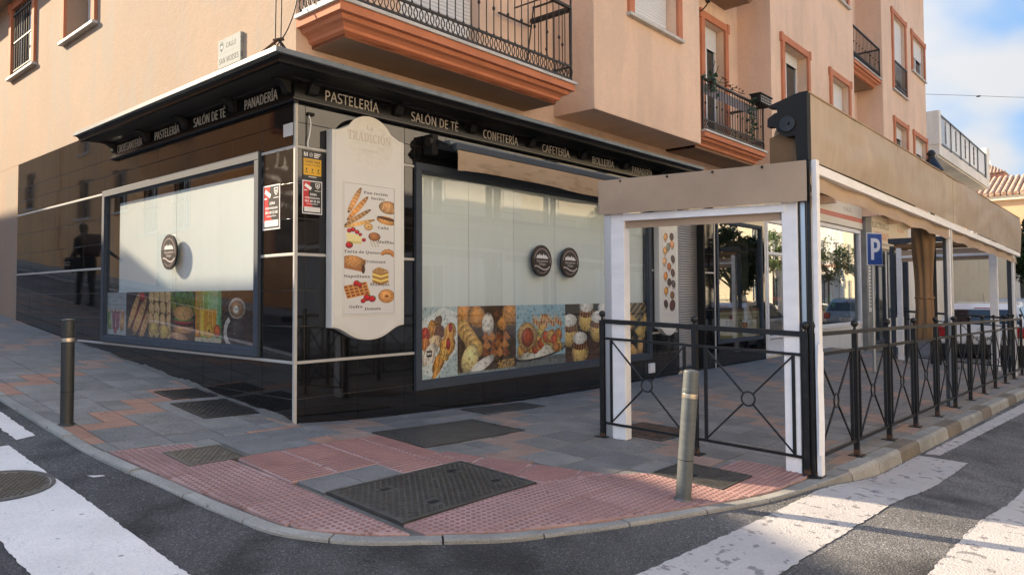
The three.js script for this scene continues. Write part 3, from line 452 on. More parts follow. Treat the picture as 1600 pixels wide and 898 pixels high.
// ---- windows of the upper floors: surround > sill, frame, pane, roller shutter
function windowPart(side, u0, u1, y0, y1, d, { shutter = 0.4, bars = false, plain = false, door = false, ear = true, rail = false, recess = 0.2, lintelOnly = false } = {}) {
  const P = g => side === 'L' ? toLeft(g) : g, t = [], b = 0.13, pr = 0.045;
  if (!plain) {
    t.push(box(u0 - b, u1 + b, y1, y1 + b, d + 0.001, d + pr)); if (ear) for (const [a, c] of [[u0 - b - 0.05, u0 - b + 0.05], [u1 + b - 0.05, u1 + b + 0.05]]) t.push(box(a, c, y1 - 0.02, y1 + b + 0.02, d + 0.0012, d + pr + 0.008));
    t.push(box(u0 - b, u0, y0, y1, d + 0.001, d + pr), box(u1, u1 + b, y0, y1, d + 0.001, d + pr));
  } else t.push(box(u0 - 0.02, u1 + 0.02, y1, y1 + 0.03, d + 0.001, d + 0.01));
  const w = obj('window', t.map(P), M.trim, building);
  if (!door) obj('sill', P(rbox(u0 - b - 0.02, u1 + b + 0.02, y0 - 0.05, y0 - 0.001, d - 0.05, d + 0.075, 0.01)), M.marble, w);
  const z = d - recess, f = 0.05, fr = [box(u0, u1, y0, y0 + f, z - 0.05, z), box(u0, u1, y1 - f, y1, z - 0.05, z), box(u0, u0 + f, y0 + f, y1 - f, z - 0.05, z), box(u1 - f, u1, y0 + f, y1 - f, z - 0.05, z)];
  const um = (u0 + u1) / 2; fr.push(box(um - 0.04, um + 0.04, y0 + f, y1 - f, z - 0.048, z + 0.004));
  obj('frame', fr.map(P), M.whiteAlu, w);
  obj('pane', [P(box(u0 + f, u1 - f, y0 + f, y1 - f, z - 0.034, z - 0.026))], M.pane, w);
  if (shutter > 0) { const H = (y1 - y0) * shutter, s = [], n = Math.round(H / 0.045); for (let k = 0; k < n; k++) s.push(rbox(u0 + 0.02, u1 - 0.02, y1 - (k + 1) * H / n + 0.003, y1 - k * H / n, z + 0.006, z + 0.02, 0.006)); obj('roller_shutter', s.map(P), M.shutter, w); }
  if (bars) { const g = [], n = 9; for (let k = 1; k < n; k++) { const u = lerp(u0, u1, k / n); g.push(rod(V(u, y0, d + 0.005), V(u, y1, d + 0.005), 0.009, 0.009, 6)); } for (const k of [0.08, 0.5, 0.92]) g.push(box(u0, u1, lerp(y0, y1, k) - 0.012, lerp(y0, y1, k) + 0.012, d - 0.002, d + 0.018)); obj('window_bars', g.map(P), M.iron, w); }
  if (rail) { const g = [box(u0 - 0.02, u1 + 0.02, y0 + 0.78, y0 + 0.82, d + 0.03, d + 0.07), box(u0 - 0.02, u1 + 0.02, y0 + 0.05, y0 + 0.08, d + 0.03, d + 0.07), box(u0 - 0.02, u1 + 0.02, y0 + 0.2, y0 + 0.22, d + 0.04, d + 0.06)]; for (let k = 0; k <= 12; k++) { const u = lerp(u0, u1, k / 12); g.push(rod(V(u, y0 + 0.05, d + 0.05), V(u, y0 + 0.8, d + 0.05), 0.009, 0.009, 6)); } obj('window_guard', g, M.iron, w); }
  return w;
}
windowPart('L', -8.98, -7.82, 5.02, 6.2, 0, { bars: true, shutter: 0, recess: 0.1 });
windowPart('L', -6.26, -5.14, 5.02, 6.2, 0, { shutter: 1, recess: 0.3 });
windowPart('L', -8.98, -7.82, 8.05, 9.25, 0.42, { shutter: 0.5, recess: 0.05 }); windowPart('L', -6.26, -5.14, 8.05, 9.25, 0, { shutter: 0.5 });
windowPart('R', 1.25, 2.46, 3.78, 5.9, 0, { shutter: 1, door: true, recess: 0.14, plain: true });
windowPart('R', 1.25, 2.46, 6.85, 8.95, 0, { shutter: 0.7, door: true });
windowPart('R', 4.85, 6.10, 5.03, 6.18, BAY, { shutter: 1, recess: 0.17 }); windowPart('R', 4.85, 6.10, 8.1, 9.2, BAY, { shutter: 0.5 });
windowPart('R', 8.34, 9.2, 3.78, 6.16, 0, { shutter: 0.17, door: true, recess: 0.16 }); windowPart('R', 8.34, 9.2, 6.85, 9.2, 0, { shutter: 0.6, door: true });
windowPart('R', 10.46, 11.78, 3.9, 6.14, BAY, { shutter: 0.10, door: true, recess: 0.2 }); windowPart('R', 13.38, 14.66, 5.02, 6.14, BAY, { shutter: 0.75, recess: 0.16 });
windowPart('R', 10.46, 11.78, 8.1, 9.2, BAY, { shutter: 0.4 }); windowPart('R', 13.38, 14.66, 8.1, 9.2, BAY, { shutter: 0.4 });
windowPart('R', 15.6, 16.9, 6.95, 9.2, 0, { shutter: 0.4, door: true });
windowPart('R', 18.98, 20.36, 7.02, 9.22, BAY, { shutter: 0.8, rail: true, recess: 0.1 }); windowPart('R', 21.32, 22.9, 8.1, 9.22, BAY, { shutter: 0.5, recess: 0.08 });
windowPart('R', 18.98, 20.36, 4.95, 6.08, BAY, { shutter: 0.3, recess: 0.14 }); windowPart('R', 21.32, 22.9, 4.95, 6.08, BAY, { shutter: 0.4, recess: 0.12 });

// ---- balconies: moulded slab > coping, handrail, balusters, ring band
function balcony(x0, x1, zf, yTop, H, leftFree, band, spacing) {
  const prof = [[0.17, -0.27], [0.17, -0.235], [0.135, -0.22], [0.13, -0.19], [0.10, -0.165], [0.06, -0.15], [0.045, -0.125], [0.045, -0.11], [0.0, -0.105], [0.0, -0.028]]; // (inset, below top)
  const g = [], path = i => { const e = i; return [[x0 + (leftFree ? e : 0), 0.002], [x0 + (leftFree ? e : 0), zf - e], [x1 - e, zf - e], [x1 - e, 0.002]]; };
  const pos = [], quad = (a, b, c, d) => pos.push(...a, ...b, ...c, ...a, ...c, ...d);
  for (let k = 0; k + 1 < prof.length; k++) { const A = path(prof[k][0]), B = path(prof[k + 1][0]), ya = yTop + prof[k][1], yb = yTop + prof[k + 1][1]; for (let i = 0; i < 3; i++) quad([A[i][0], ya, A[i][1]], [A[i + 1][0], ya, A[i + 1][1]], [B[i + 1][0], yb, B[i + 1][1]], [B[i][0], yb, B[i][1]]); }
  const m = new THREE.BufferGeometry(); m.setAttribute('position', new THREE.Float32BufferAttribute(pos, 3)); m.computeVertexNormals();
  const slabM = obj('balcony', m, M.trim, building);
  const e = 0.17, A = path(e);
  obj('soffit', box(A[0][0], A[2][0], yTop - 0.268, yTop - 0.2, 0.003, zf - e), M.soffit, slabM);
  obj('coping', rbox(x0 - (leftFree ? 0.025 : 0), x1 + 0.025, yTop - 0.028, yTop + 0.008, 0.003, zf + 0.025, 0.006), M.marble, slabM);
  const in_ = 0.035, xa = x0 + (leftFree ? in_ : 0.01), xb = x1 - in_, z = zf - in_, r0 = yTop + 0.05, r1 = r0 + band, rails = [];
  const runs = [[V(xa, 0, z), V(xb, 0, z)], [V(xb, 0, z), V(xb, 0, 0.02)]]; if (leftFree) runs.unshift([V(xa, 0, 0.02), V(xa, 0, z)]);
  for (const [a, b] of runs) { for (const [y, w, h] of [[r0, 0.018, 0.02], [r1, 0.022, 0.024], [yTop + H, 0.045, 0.03]]) { const p = a.clone(), q = b.clone(); p.y = q.y = y; rails.push(bar(p, q, h, w)); } }
  for (const [x, zz] of [[xa, z], [xb, z]]) rails.push(box(x - 0.014, x + 0.014, yTop + 0.005, yTop + H, zz - 0.014, zz + 0.014));
  obj('handrail', rails, M.iron, slabM);
  const rings = []; let n = 0;
  for (const [a, b] of runs) { const L = a.distanceTo(b), k = Math.max(2, Math.round(L / spacing));
    for (let i = 1; i < k; i++) { const p = a.clone().lerp(b, i / k), kn = i % 2 ? 0.42 : 0.62, h = yTop + H - r1; const c = [rod(V(p.x, r1, p.z), V(p.x, yTop + H, p.z), 0.0065, 0.0065, 6)];
      if (i % 2) c.push(moved(new THREE.SphereGeometry(0.017, 8, 6).scale(1, 1.5, 1), p.x, r1 + h * kn, p.z)); c.push(moved(new THREE.ConeGeometry(0.017, 0.05, 8), p.x, r1 + 0.03, p.z)); obj('baluster', c, M.iron, slabM); n++; }
    const m2 = Math.max(3, Math.round(L / (band * 0.48))); const ang = Math.atan2(-(b.z - a.z), b.x - a.x);
    for (let i = 0; i < m2; i++) { const p = a.clone().lerp(b, (i + 0.5) / m2), q = new THREE.TorusGeometry(band * 0.46, 0.006, 5, 16); q.scale(0.86, 1, 1); q.rotateY(ang); q.translate(p.x, (r0 + r1) / 2, p.z); rings.push(q); } }
  const rg = obj('ring_band', rings, M.iron, slabM); rg.userData.kind = 'stuff';
  return slabM;
}
const bal1 = balcony(0.0, 3.45, 0.69, 3.765, 0.93, true, 0.15, 0.118);
obj('flower_shelf', [bar(V(3.42, 4.66, 0.66), V(3.42, 4.66, 0.05), 0.02), bar(V(3.42, 4.86, 0.66), V(3.42, 4.86, 0.05), 0.02), bar(V(2.75, 4.88, 0.67), V(3.42, 4.88, 0.67), 0.02), bar(V(3.42, 4.6, 0.655), V(3.42, 4.88, 0.655), 0.018), bar(V(2.75, 4.6, 0.06), V(3.38, 4.6, 0.06), 0.02), bar(V(3.2, 3.9, 0.1), V(3.38, 4.86, 0.1), 0.014), bar(V(3.0, 4.72, 0.1), V(3.0, 4.72, 0.6), 0.014)], M.iron, bal1);
const bal2 = balcony(6.93, 9.42, 0.70, 3.79, 0.83, false, 0.13, 0.10);
obj('privacy_sheet', box(6.97, 9.2, 4.4, 4.57, 0.625, 0.628), std({ color: C(0.16, 0.15, 0.19), roughness: 0.6 }), bal2);
balcony(6.93, 9.42, 0.70, 6.85, 0.83, false, 0.13, 0.10);
balcony(15.2, 17.7, 0.66, 7.0, 0.83, false, 0.13, 0.12);
balcony(0.0, 3.45, 0.69, 6.85, 0.93, true, 0.15, 0.118);

// ---- black shop cornice with its lettering
{
  const E = 7.3, W = -4.3;
  const sweep = (prof) => { const pos = [], quad = (a, b, c, d) => pos.push(...a, ...b, ...c, ...a, ...c, ...d);
    for (let k = 0; k + 1 < prof.length; k++) { const [d0, y0] = prof[k], [d1, y1] = prof[k + 1];
      const A = [[-d0, y0, W], [-d0, y0, d0], [E, y0, d0]], B = [[-d1, y1, W], [-d1, y1, d1], [E, y1, d1]]; for (let i = 0; i < 2; i++) quad(A[i], A[i + 1], B[i + 1], B[i]); }
    const g = new THREE.BufferGeometry(); g.setAttribute('position', new THREE.Float32BufferAttribute(pos, 3)); g.computeVertexNormals(); return g; };
  const prof = [[0.002, 2.955], [0.05, 2.96], [0.062, 2.975], [0.062, 2.992], [0.05, 3.0], [0.032, 3.004], [0.032, 3.15], [0.09, 3.15], [0.10, 3.165], [0.39, 3.165], [0.395, 3.148], [0.43, 3.148], [0.435, 3.168], [0.452, 3.196], [0.468, 3.2]];
  const end = [...prof, [0.468, 3.2], [0.002, 3.2]];
  const capR = new THREE.ShapeGeometry(new THREE.Shape(end.map(p => new THREE.Vector2(p[0], p[1])))); const capL = capR.clone();
  capR.rotateY(-Math.PI / 2); capR.translate(E, 0, 0); capL.scale(-1, 1, 1); capL.translate(0, 0, W);
  const cor = obj('cornice', [sweep(prof.slice(0, 7)), sweep(prof.slice(9)), capR, capL], M.cornice, building); obj('soffit', sweep(prof.slice(6, 10)), M.corniceUnder, cor);
  const cp = [[0.455, 3.202], [0.5, 3.202], [0.503, 3.206], [0.503, 3.246], [0.497, 3.25], [0.002, 3.275]];
  const cE = new THREE.ShapeGeometry(new THREE.Shape([[0.002, 3.202], ...cp].map(p => new THREE.Vector2(p[0], p[1])))); const cE2 = cE.clone(); cE.rotateY(-Math.PI / 2); cE.translate(E, 0, 0); cE2.scale(-1, 1, 1); cE2.translate(0, 0, W);
  obj('cornice_cap', [sweep(cp), cE, cE2], M.corniceCap, cor);
  const bp = [[0.033, 3.164], [0.19, 3.164], [0.19, 3.152], [0.17, 3.148], [0.14, 3.142], [0.11, 3.125], [0.09, 3.09], [0.078, 3.06], [0.062, 3.046], [0.033, 3.042]];
  const brk = w => { const g = extrude(bp, w, 0.006); g.translate(0, 0, -w / 2); g.rotateY(-Math.PI / 2); return g; };   // (out, up) profile, its width along the facade
  for (const x of [0.14, 1.17, 2.28, 3.36, 4.48, 5.56, 6.64]) obj('bracket', moved(brk(0.10), x, 0, 0), M.corniceUnder, cor);
  for (const u of [-0.07, -1.07, -2.16, -3.18, -4.2]) obj('bracket', toLeft(moved(brk(0.10), u, 0, 0)), M.corniceUnder, cor);
  const W8 = [['PASTELERÍA', .30, .94], ['SALÓN DE TÉ', 1.38, 2.08], ['CONFITERÍA', 2.50, 3.13], ['CAFETERÍA', 3.62, 4.21], ['BOLLERÍA', 4.76, 5.31], ['PANADERÍA', 5.82, 6.42], ['SALÓN DE TÉ', 6.86, 7.28]];
  for (const [t, a, b] of W8) obj('lettering', moved(words(t, b - a, 0.098, 0.004), a, 3.032, 0.033), M.letter, cor);
  for (const [t, a, b] of [['CROISSANTERÍA', -4.13, -3.36], ['PASTELERÍA', -2.99, -2.34], ['SALÓN DE TÉ', -1.98, -1.27], ['PANADERÍA', -.87, -.26]]) obj('lettering', toLeft(moved(words(t, b - a, 0.098, 0.004), a, 3.032, 0.033)), M.letter, cor);
}
// ---- polished black tiles with pale joints and strips, cut round the openings
const rowY = [-0.6, -0.456, -0.122, .2125, .5475, .8815, 1.2155, 1.549, 1.8837, 2.218, 2.553, 2.78, 3.0, 3.43];
function subtract(rects, [a, b, c, d]) { const out = []; for (const [x0, x1, y0, y1] of rects) { if (b <= x0 || a >= x1 || d <= y0 || c >= y1) { out.push([x0, x1, y0, y1]); continue; }
  if (a > x0) out.push([x0, a, y0, y1]); if (b < x1) out.push([b, x1, y0, y1]); const xa = Math.max(x0, a), xb = Math.min(x1, b); if (c > y0) out.push([xa, xb, y0, c]); if (d < y1) out.push([xa, xb, d, y1]); } return out; }
const OPEN_R = [1.45, 6.38, .145, 2.60], OPEN_L = [-4.65, -.60, .57, 2.585];
{
  const r = rng(404), back = [];
  back.push(wallShape(0.006, 8.66, -0.7, 3.2, [[OPEN_R[0] + .03, OPEN_R[1] - .03, OPEN_R[2] + .03, OPEN_R[3] - .03], [7.27, 8.30, -0.6, 2.6]], 0.2, -0.012));
  back.push(toLeft(wallShape(-8.55, -0.006, -0.7, 3.43, [[OPEN_L[0] + .03, OPEN_L[1] - .03, OPEN_L[2] + .03, OPEN_L[3] - .03]], 0.2, -0.012)));
  obj('shop_wall', back, M.grout, building);
  function tiles(side, u0, joints, uEnd, open, yTopFn, floor) {
    const cols = [u0, ...joints, uEnd].sort((a, b) => a - b);
    for (let i = 0; i + 1 < cols.length; i++) for (let j = 0; j + 1 < rowY.length; j++) {
      let y0 = rowY[j], y1 = Math.min(rowY[j + 1], yTopFn((cols[i] + cols[i + 1]) / 2)); if (y1 - y0 < 0.02) continue; if (y1 < floor(cols[i], cols[i + 1])) continue;
      let rs = [[cols[i], cols[i + 1], y0, y1]]; for (const o of open) rs = subtract(rs, o);
      const strips = [.5475, 1.549, 2.553];
      for (const [a, b, c, d] of rs) { if (b - a < 0.015 || d - c < 0.015) continue;
        const lo = strips.some(s => Math.abs(s - c) < 1e-6) ? 0.016 : 0.0025, hi = strips.some(s => Math.abs(s - d) < 1e-6) ? 0.016 : 0.0025;
        let g = rbox(a + 0.002, b - 0.002, c + lo, d - hi, -0.011, 0, 0.0015); g = boxUV(norm(g)); const ou = r() * 5, ov = r() * 5, q = g.attributes.uv; for (let k = 0; k < q.count; k++) q.setXY(k, q.getX(k) + ou, q.getY(k) + ov);
        g.translate(-(a + b) / 2, -(c + d) / 2, 0); g.rotateX((r() - 0.5) * 0.0035); g.rotateY((r() - 0.5) * 0.0035); g.translate((a + b) / 2, (c + d) / 2, 0); if (side === 'L') toLeft(g);
        const dusty = side === 'L' && b > -0.62 && c > 1.8 && c < 2.5;
        piece('black_tile', g, dusty ? M.tileDusty : M.tiles[r() < 0.7 ? 0 : 1], building); }
    }
  }
  const jr = [.105]; while (jr[jr.length - 1] < 8.5) jr.push(jr[jr.length - 1] + .6052); tiles('R', 0.026, jr.filter(x => x < 8.6), 8.66, [OPEN_R, [7.27, 8.30, -1, 2.6]], () => 2.955, (a, b) => Math.min(ground(a, 0.01), ground(b, 0.01)));
  const jl = [-.56]; while (jl[jl.length - 1] > -8.2) jl.push(jl[jl.length - 1] - .6052); tiles('L', -8.55, jl.filter(x => x > -8.5), -0.026, [OPEN_L], u => u > -4.3 ? 2.955 : 3.43, (a, b) => Math.min(ground(-0.01, a), ground(-0.01, b)));
  const s = 0.0135;
  for (const y of [.5475, 1.549, 2.553]) {
    for (const [a, b] of [[0.026, OPEN_R[0]], [OPEN_R[1], 7.26], [8.31, 8.655]]) { if (y < 2.6 && y > .14) obj('pale_strip', rbox(a, b, y - s, y + s, -0.011, 0.003, 0.003), M.strip, building); }
    const L = y < .57 ? [[-5.6, -.026]] : [[-8.55, OPEN_L[0]], [OPEN_L[1], -.026]]; for (const [a, b] of L) obj('pale_strip', toLeft(rbox(a, b, y - s, y + s, -0.011, 0.003, 0.003)), M.strip, building);
  }
  obj('corner_strip', rbox(-0.006, 0.026, -0.06, 2.955, -0.026, 0.006, 0.005), M.strip, building);
  obj('corner_strip', rbox(8.655, 8.69, -0.3, 2.9, -0.02, 0.012, 0.004), M.strip, building);
  // mortar squeezed out along the foot of the wall
  const foot = []; { const pos = []; const P = i => { const u = -5.6 + i * 0.035, y = ground(-0.02, u), h = 0.008 + 0.05 * Math.pow(fbm(u * 4, 1, 405, 4), 2) + (u > -3.2 && u < -1.9 ? 0.035 * Math.max(0, fbm(u * 14, 3, 407, 3) - 0.45) : 0), w = 0.03 + 0.07 * fbm(u * 2.3, 5, 409, 4) * smooth(-4.5, -0.5, u); return [[0.002, y + h, u], [-0.012, y + h * 0.8, u], [-w, y + 0.004, u], [-w - 0.01, y - 0.01, u]]; };
    for (let i = 0; i < 160; i++) { const a = P(i), b = P(i + 1); for (let k = 0; k < 3; k++) pos.push(...a[k], ...a[k + 1], ...b[k + 1], ...a[k], ...b[k + 1], ...b[k]); }
    const g = new THREE.BufferGeometry(); g.setAttribute('position', new THREE.Float32BufferAttribute(pos, 3)); g.computeVertexNormals(); foot.push(g); }
  obj('mortar_fillet', foot, M.mortar, building);
}
// ---- food pictures printed on film inside the shop windows and on the menu boards
function blob(x, cx, cy, rx, ry, rot, col, seed, { crumbs = 40, dark = 0.55, light = 1.25 } = {}) {
  const r = rng(seed), S = (c, k) => `rgb(${c.map(v => Math.round(clamp(v * k, 0, 255))).join(',')})`;
  x.save(); x.translate(cx, cy); x.rotate(rot);
  const g = x.createRadialGradient(-rx * 0.25, -ry * 0.35, ry * 0.1, 0, 0, Math.max(rx, ry)); g.addColorStop(0, S(col, light)); g.addColorStop(0.55, S(col, 1)); g.addColorStop(1, S(col, dark));
  x.fillStyle = g; x.beginPath(); x.ellipse(0, 0, rx, ry, 0, 0, 7); x.fill(); x.clip();
  for (let i = 0; i < crumbs; i++) { const a = r() * 7, d = Math.sqrt(r()); x.fillStyle = S(col, 0.6 + r() * 0.8); x.globalAlpha = 0.5; x.beginPath(); x.ellipse(Math.cos(a) * d * rx, Math.sin(a) * d * ry, rx * (0.03 + 0.07 * r()), ry * (0.03 + 0.08 * r()), r() * 3, 0, 7); x.fill(); }
  x.restore();
}
function ribs(x, cx, cy, rx, ry, rot, n, col, w) { x.save(); x.translate(cx, cy); x.rotate(rot); x.beginPath(); x.ellipse(0, 0, rx, ry, 0, 0, 7); x.clip(); x.strokeStyle = col; x.lineWidth = w; for (let i = 0; i < n; i++) { const u = -rx + 2 * rx * (i + 0.5) / n; x.beginPath(); x.moveTo(u - ry * 0.3, ry); x.quadraticCurveTo(u + ry * 0.35, 0, u - ry * 0.1, -ry); x.stroke(); } x.restore(); }
function grainAndDim(x, w, h, seed, dark) { const r = rng(seed * 31 + 7); for (let i = 0; i < 700; i++) { x.fillStyle = r() < .5 ? `rgba(20,12,6,${.10 + .16 * r()})` : `rgba(255,235,200,${.06 + .12 * r()})`; x.beginPath(); x.ellipse(w * r(), h * r(), w * (.004 + .022 * r()), h * (.004 + .018 * r()), r() * 3, 0, 7); x.fill(); } x.fillStyle = `rgba(24,20,16,${dark})`; x.fillRect(0, 0, w, h); }
const FOOD = {
  fill(x, w, h, c) { x.fillStyle = c; x.fillRect(0, 0, w, h); },
  baguette(x, cx, cy, L, t, rot, c, s) { blob(x, cx, cy, L, t, rot, c, s, { crumbs: 60 }); ribs(x, cx, cy, L * 0.9, t * 0.8, rot, 7, 'rgba(245,215,165,.75)', t * 0.28); },
  croissant(x, cx, cy, R, s) { for (let i = 0; i < 7; i++) { const a = -2.7 + i * 0.42, k = 1 - Math.abs(i - 3) * 0.13; blob(x, cx + Math.cos(a) * R * 0.72, cy + Math.sin(a) * R * 0.62 + R * 0.2, R * 0.33 * k, R * 0.42 * k, a + 1.57, [198, 138, 78], s + i); ribs(x, cx + Math.cos(a) * R * 0.72, cy + Math.sin(a) * R * 0.62 + R * 0.2, R * 0.3 * k, R * 0.4 * k, a, 3, 'rgba(120,66,26,.5)', R * 0.05); } },
  donut(x, cx, cy, R, c, s) { blob(x, cx, cy, R, R, 0, c, s, { crumbs: 120, dark: 0.75 }); blob(x, cx, cy, R * 0.24, R * 0.2, 0, [140, 84, 40], s + 1, { crumbs: 8 }); },
  berry(x, cx, cy, R, s) { blob(x, cx, cy, R, R * 1.15, 0.3, [178, 28, 36], s, { crumbs: 30 }); x.fillStyle = '#4b7a2c'; x.beginPath(); x.ellipse(cx + R * 0.5, cy - R * 0.7, R * 0.5, R * 0.18, 0.5, 0, 7); x.fill(); }
};
{ // left window: smoothies, sandwich, croquettes, burger, juice, coffee
  const pics = [];
  pics.push((x, w, h) => { FOOD.fill(x, w, h, '#b9c2c4'); for (let i = 0; i < 7; i++) { x.fillStyle = `rgba(120,135,142,${0.18 + 0.1 * (i % 2)})`; x.fillRect(i * w / 7, 0, w / 14, h * 0.6); x.fillRect(0, i * h / 11, w, h / 26); } [[.1, '#7a9a55'], [.36, '#7a2346'], [.56, '#97344f'], [.82, '#cc8a4a']].forEach(([u, c], k) => { x.fillStyle = c; x.beginPath(); x.moveTo(w * (u - .09), h * .42); x.lineTo(w * (u + .11), h * .42); x.lineTo(w * (u + .07), h * .88); x.lineTo(w * (u - .06), h * .88); x.fill(); x.fillStyle = 'rgba(255,255,255,.22)'; x.fillRect(w * (u - .05), h * .45, w * .03, h * .38); blob(x, w * u, h * .43, w * .1, h * .035, 0, [200, 170, 150], k + 5); }); blob(x, w * .8, h * .72, w * .1, h * .2, .2, [205, 150, 80], 3); blob(x, w * .18, h * .74, w * .07, h * .16, -.2, [150, 160, 80], 4); FOOD.berry(x, w * .45, h * .9, w * .07, 8); });
  pics.push((x, w, h) => { FOOD.fill(x, w, h, '#1d1512'); FOOD.berry(x, w * .75, h * .1, w * .12, 12); for (let i = 0; i < 2; i++) { const ox = w * (.36 + .3 * i), oy = h * (.42 + .12 * i); FOOD.baguette(x, ox, oy, w * .52, h * .10, -1.0, [205, 150, 84], 20 + i); blob(x, ox + w * .12, oy + h * .12, w * .42, h * .05, -1.0, [150, 60, 48], 23 + i); blob(x, ox + w * .17, oy + h * .15, w * .42, h * .035, -1.0, [235, 205, 130], 26 + i); FOOD.baguette(x, ox + w * .22, oy + h * .2, w * .46, h * .075, -1.0, [188, 132, 74], 29 + i); } });
  pics.push((x, w, h) => { FOOD.fill(x, w, h, '#5a4330'); const r = rng(31); for (let i = 0; i < 16; i++) FOOD.baguette(x, w * (.1 + .26 * (i % 4) + .06 * r()), h * (.08 + .25 * Math.floor(i / 4) + .05 * r()), h * .17, w * .13, 1.2 + .6 * (r() - .5), [196 + 20 * r(), 142 + 20 * r(), 72], 40 + i); for (const [a, b] of [[.28, .8], [.75, .85]]) blob(x, w * a, h * b, w * .24, h * .13, 0, [224, 180, 88], 60); });
  pics.push((x, w, h) => { FOOD.fill(x, w, h, '#20170f'); for (let i = 0; i < 12; i++) blob(x, w * (i / 11), h * (.1 + .12 * (i % 3)), w * .1, h * .16, .3 * i, [64 + 30 * (i % 3), 120, 34], 70 + i); x.fillStyle = '#5a3a26'; x.fillRect(0, h * .8, w, h * .2); blob(x, w * .52, h * .76, w * .44, h * .10, 0, [206, 142, 76], 80); blob(x, w * .52, h * .68, w * .46, h * .05, 0, [90, 34, 22], 81); blob(x, w * .52, h * .62, w * .45, h * .045, 0, [170, 40, 46], 82); blob(x, w * .52, h * .58, w * .47, h * .04, 0, [98, 140, 50], 83); blob(x, w * .52, h * .45, w * .43, h * .14, 0, [214, 156, 92], 84, { crumbs: 160 }); blob(x, w * .35, h * .93, w * .4, h * .07, .1, [214, 160, 120], 85); });
  pics.push((x, w, h) => { const g = x.createLinearGradient(0, 0, w, 0); g.addColorStop(0, '#d9871c'); g.addColorStop(.5, '#8fbf62'); g.addColorStop(.8, '#a6d0b0'); g.addColorStop(1, '#3f8a3c'); x.fillStyle = g; x.fillRect(0, 0, w, h); const r = rng(90); for (let i = 0; i < 26; i++) { x.fillStyle = ['rgba(255,255,255,.35)', 'rgba(90,170,70,.4)', 'rgba(240,170,40,.4)'][i % 3]; x.fillRect(w * r(), h * .02, w * .02, h * (.2 + .4 * r())); } x.fillStyle = '#e9a012'; x.fillRect(w * .16, h * .36, w * .66, h * .52); x.fillStyle = '#f6cf3a'; x.fillRect(w * .22, h * .38, w * .12, h * .5); x.fillStyle = 'rgba(255,255,255,.5)'; for (const u of [.2, .5, .66]) x.fillRect(w * u, h * .25, w * .02, h * .6); FOOD.donut(x, w * .55, h * .78, w * .16, [246, 176, 40], 92); blob(x, w * .85, h * .78, w * .13, h * .13, 0, [228, 96, 24], 93); blob(x, w * .1, h * .86, w * .12, h * .1, 0, [236, 140, 30], 94); x.fillStyle = '#d9c9a5'; x.fillRect(0, h * .92, w, h * .08); });
  pics.push((x, w, h) => { FOOD.fill(x, w, h, '#2a1c14'); const r = rng(95); for (let i = 0; i < 9; i++) { x.strokeStyle = 'rgba(150,106,66,.6)'; x.lineWidth = w * .02; x.beginPath(); x.moveTo(0, h * i * .12); x.lineTo(w * .7, h * (i * .12 - .5)); x.stroke(); } for (let i = 0; i < 240; i++) { const px = w * (r() < .6 ? .66 + .34 * r() : r()), py = h * (r() < .6 ? .2 + .8 * r() : .78 + .22 * r()); blob(x, px, py, w * .022, w * .032, r() * 3, [62, 38, 26], i, { crumbs: 1 }); } x.strokeStyle = '#cfc8bb'; x.lineWidth = w * .1; x.beginPath(); x.arc(w * .42, h * .78, w * .3, 1.3, 4.1); x.stroke(); blob(x, w * .46, h * .7, w * .2, h * .2, 0, [70, 62, 58], 96); blob(x, w * .46, h * .33, w * .25, h * .2, 0, [222, 212, 196], 97, { crumbs: 0 }); blob(x, w * .46, h * .34, w * .2, h * .16, 0, [178, 122, 74], 98, { crumbs: 10 }); blob(x, w * .44, h * .36, w * .1, h * .08, 0, [240, 226, 200], 99, { crumbs: 0 }); });
  M.picsL = pics.map((f, i) => printMat(160, 160, (x, w, h) => { f(x, w, h); grainAndDim(x, w, h, i, .10); }, 0.5));  // last argument: dark wash that paints shade over the left window prints
  const P = [];
  const S = (c) => c;
  P.push((x, w, h) => { FOOD.fill(x, w, h, '#b8cdd4'); x.save(); x.fillStyle = '#dfe8ea'; x.beginPath(); x.moveTo(0, h * .2); x.lineTo(w * .6, 0); x.lineTo(w, h * .1); x.lineTo(w, h * .62); x.lineTo(w * .4, h); x.lineTo(0, h * .9); x.fill(); x.restore(); const r = rng(101); const items = [[.45, .22, .13, .08, [120, 86, 50]], [.3, .34, .12, .16, [214, 150, 60]], [.5, .36, .14, .1, [110, 60, 40]], [.12, .38, .12, .1, [190, 70, 50]], [.78, .38, .18, .14, [220, 160, 70]], [.36, .5, .2, .1, [226, 190, 150]], [.72, .55, .22, .15, [224, 162, 70]], [.12, .52, .12, .09, [200, 130, 70]], [.22, .66, .22, .12, [236, 226, 210]], [.48, .78, .2, .12, [206, 146, 60]], [.62, .68, .14, .08, [216, 170, 90]], [.42, .92, .16, .05, [208, 150, 70]]]; items.forEach((a, i) => { blob(x, w * a[0], h * a[1], w * a[2], h * a[3], r() - .5, a[4], 110 + i); ribs(x, w * a[0], h * a[1], w * a[2] * .8, h * a[3] * .7, r(), 3, 'rgba(90,46,20,.5)', w * .02); }); FOOD.berry(x, w * .74, h * .53, w * .06, 130); FOOD.berry(x, w * .8, h * .3, w * .05, 131); x.strokeStyle = '#20140e'; x.lineWidth = w * .02; x.strokeRect(w * .16, h * .62, w * .12, h * .06); });
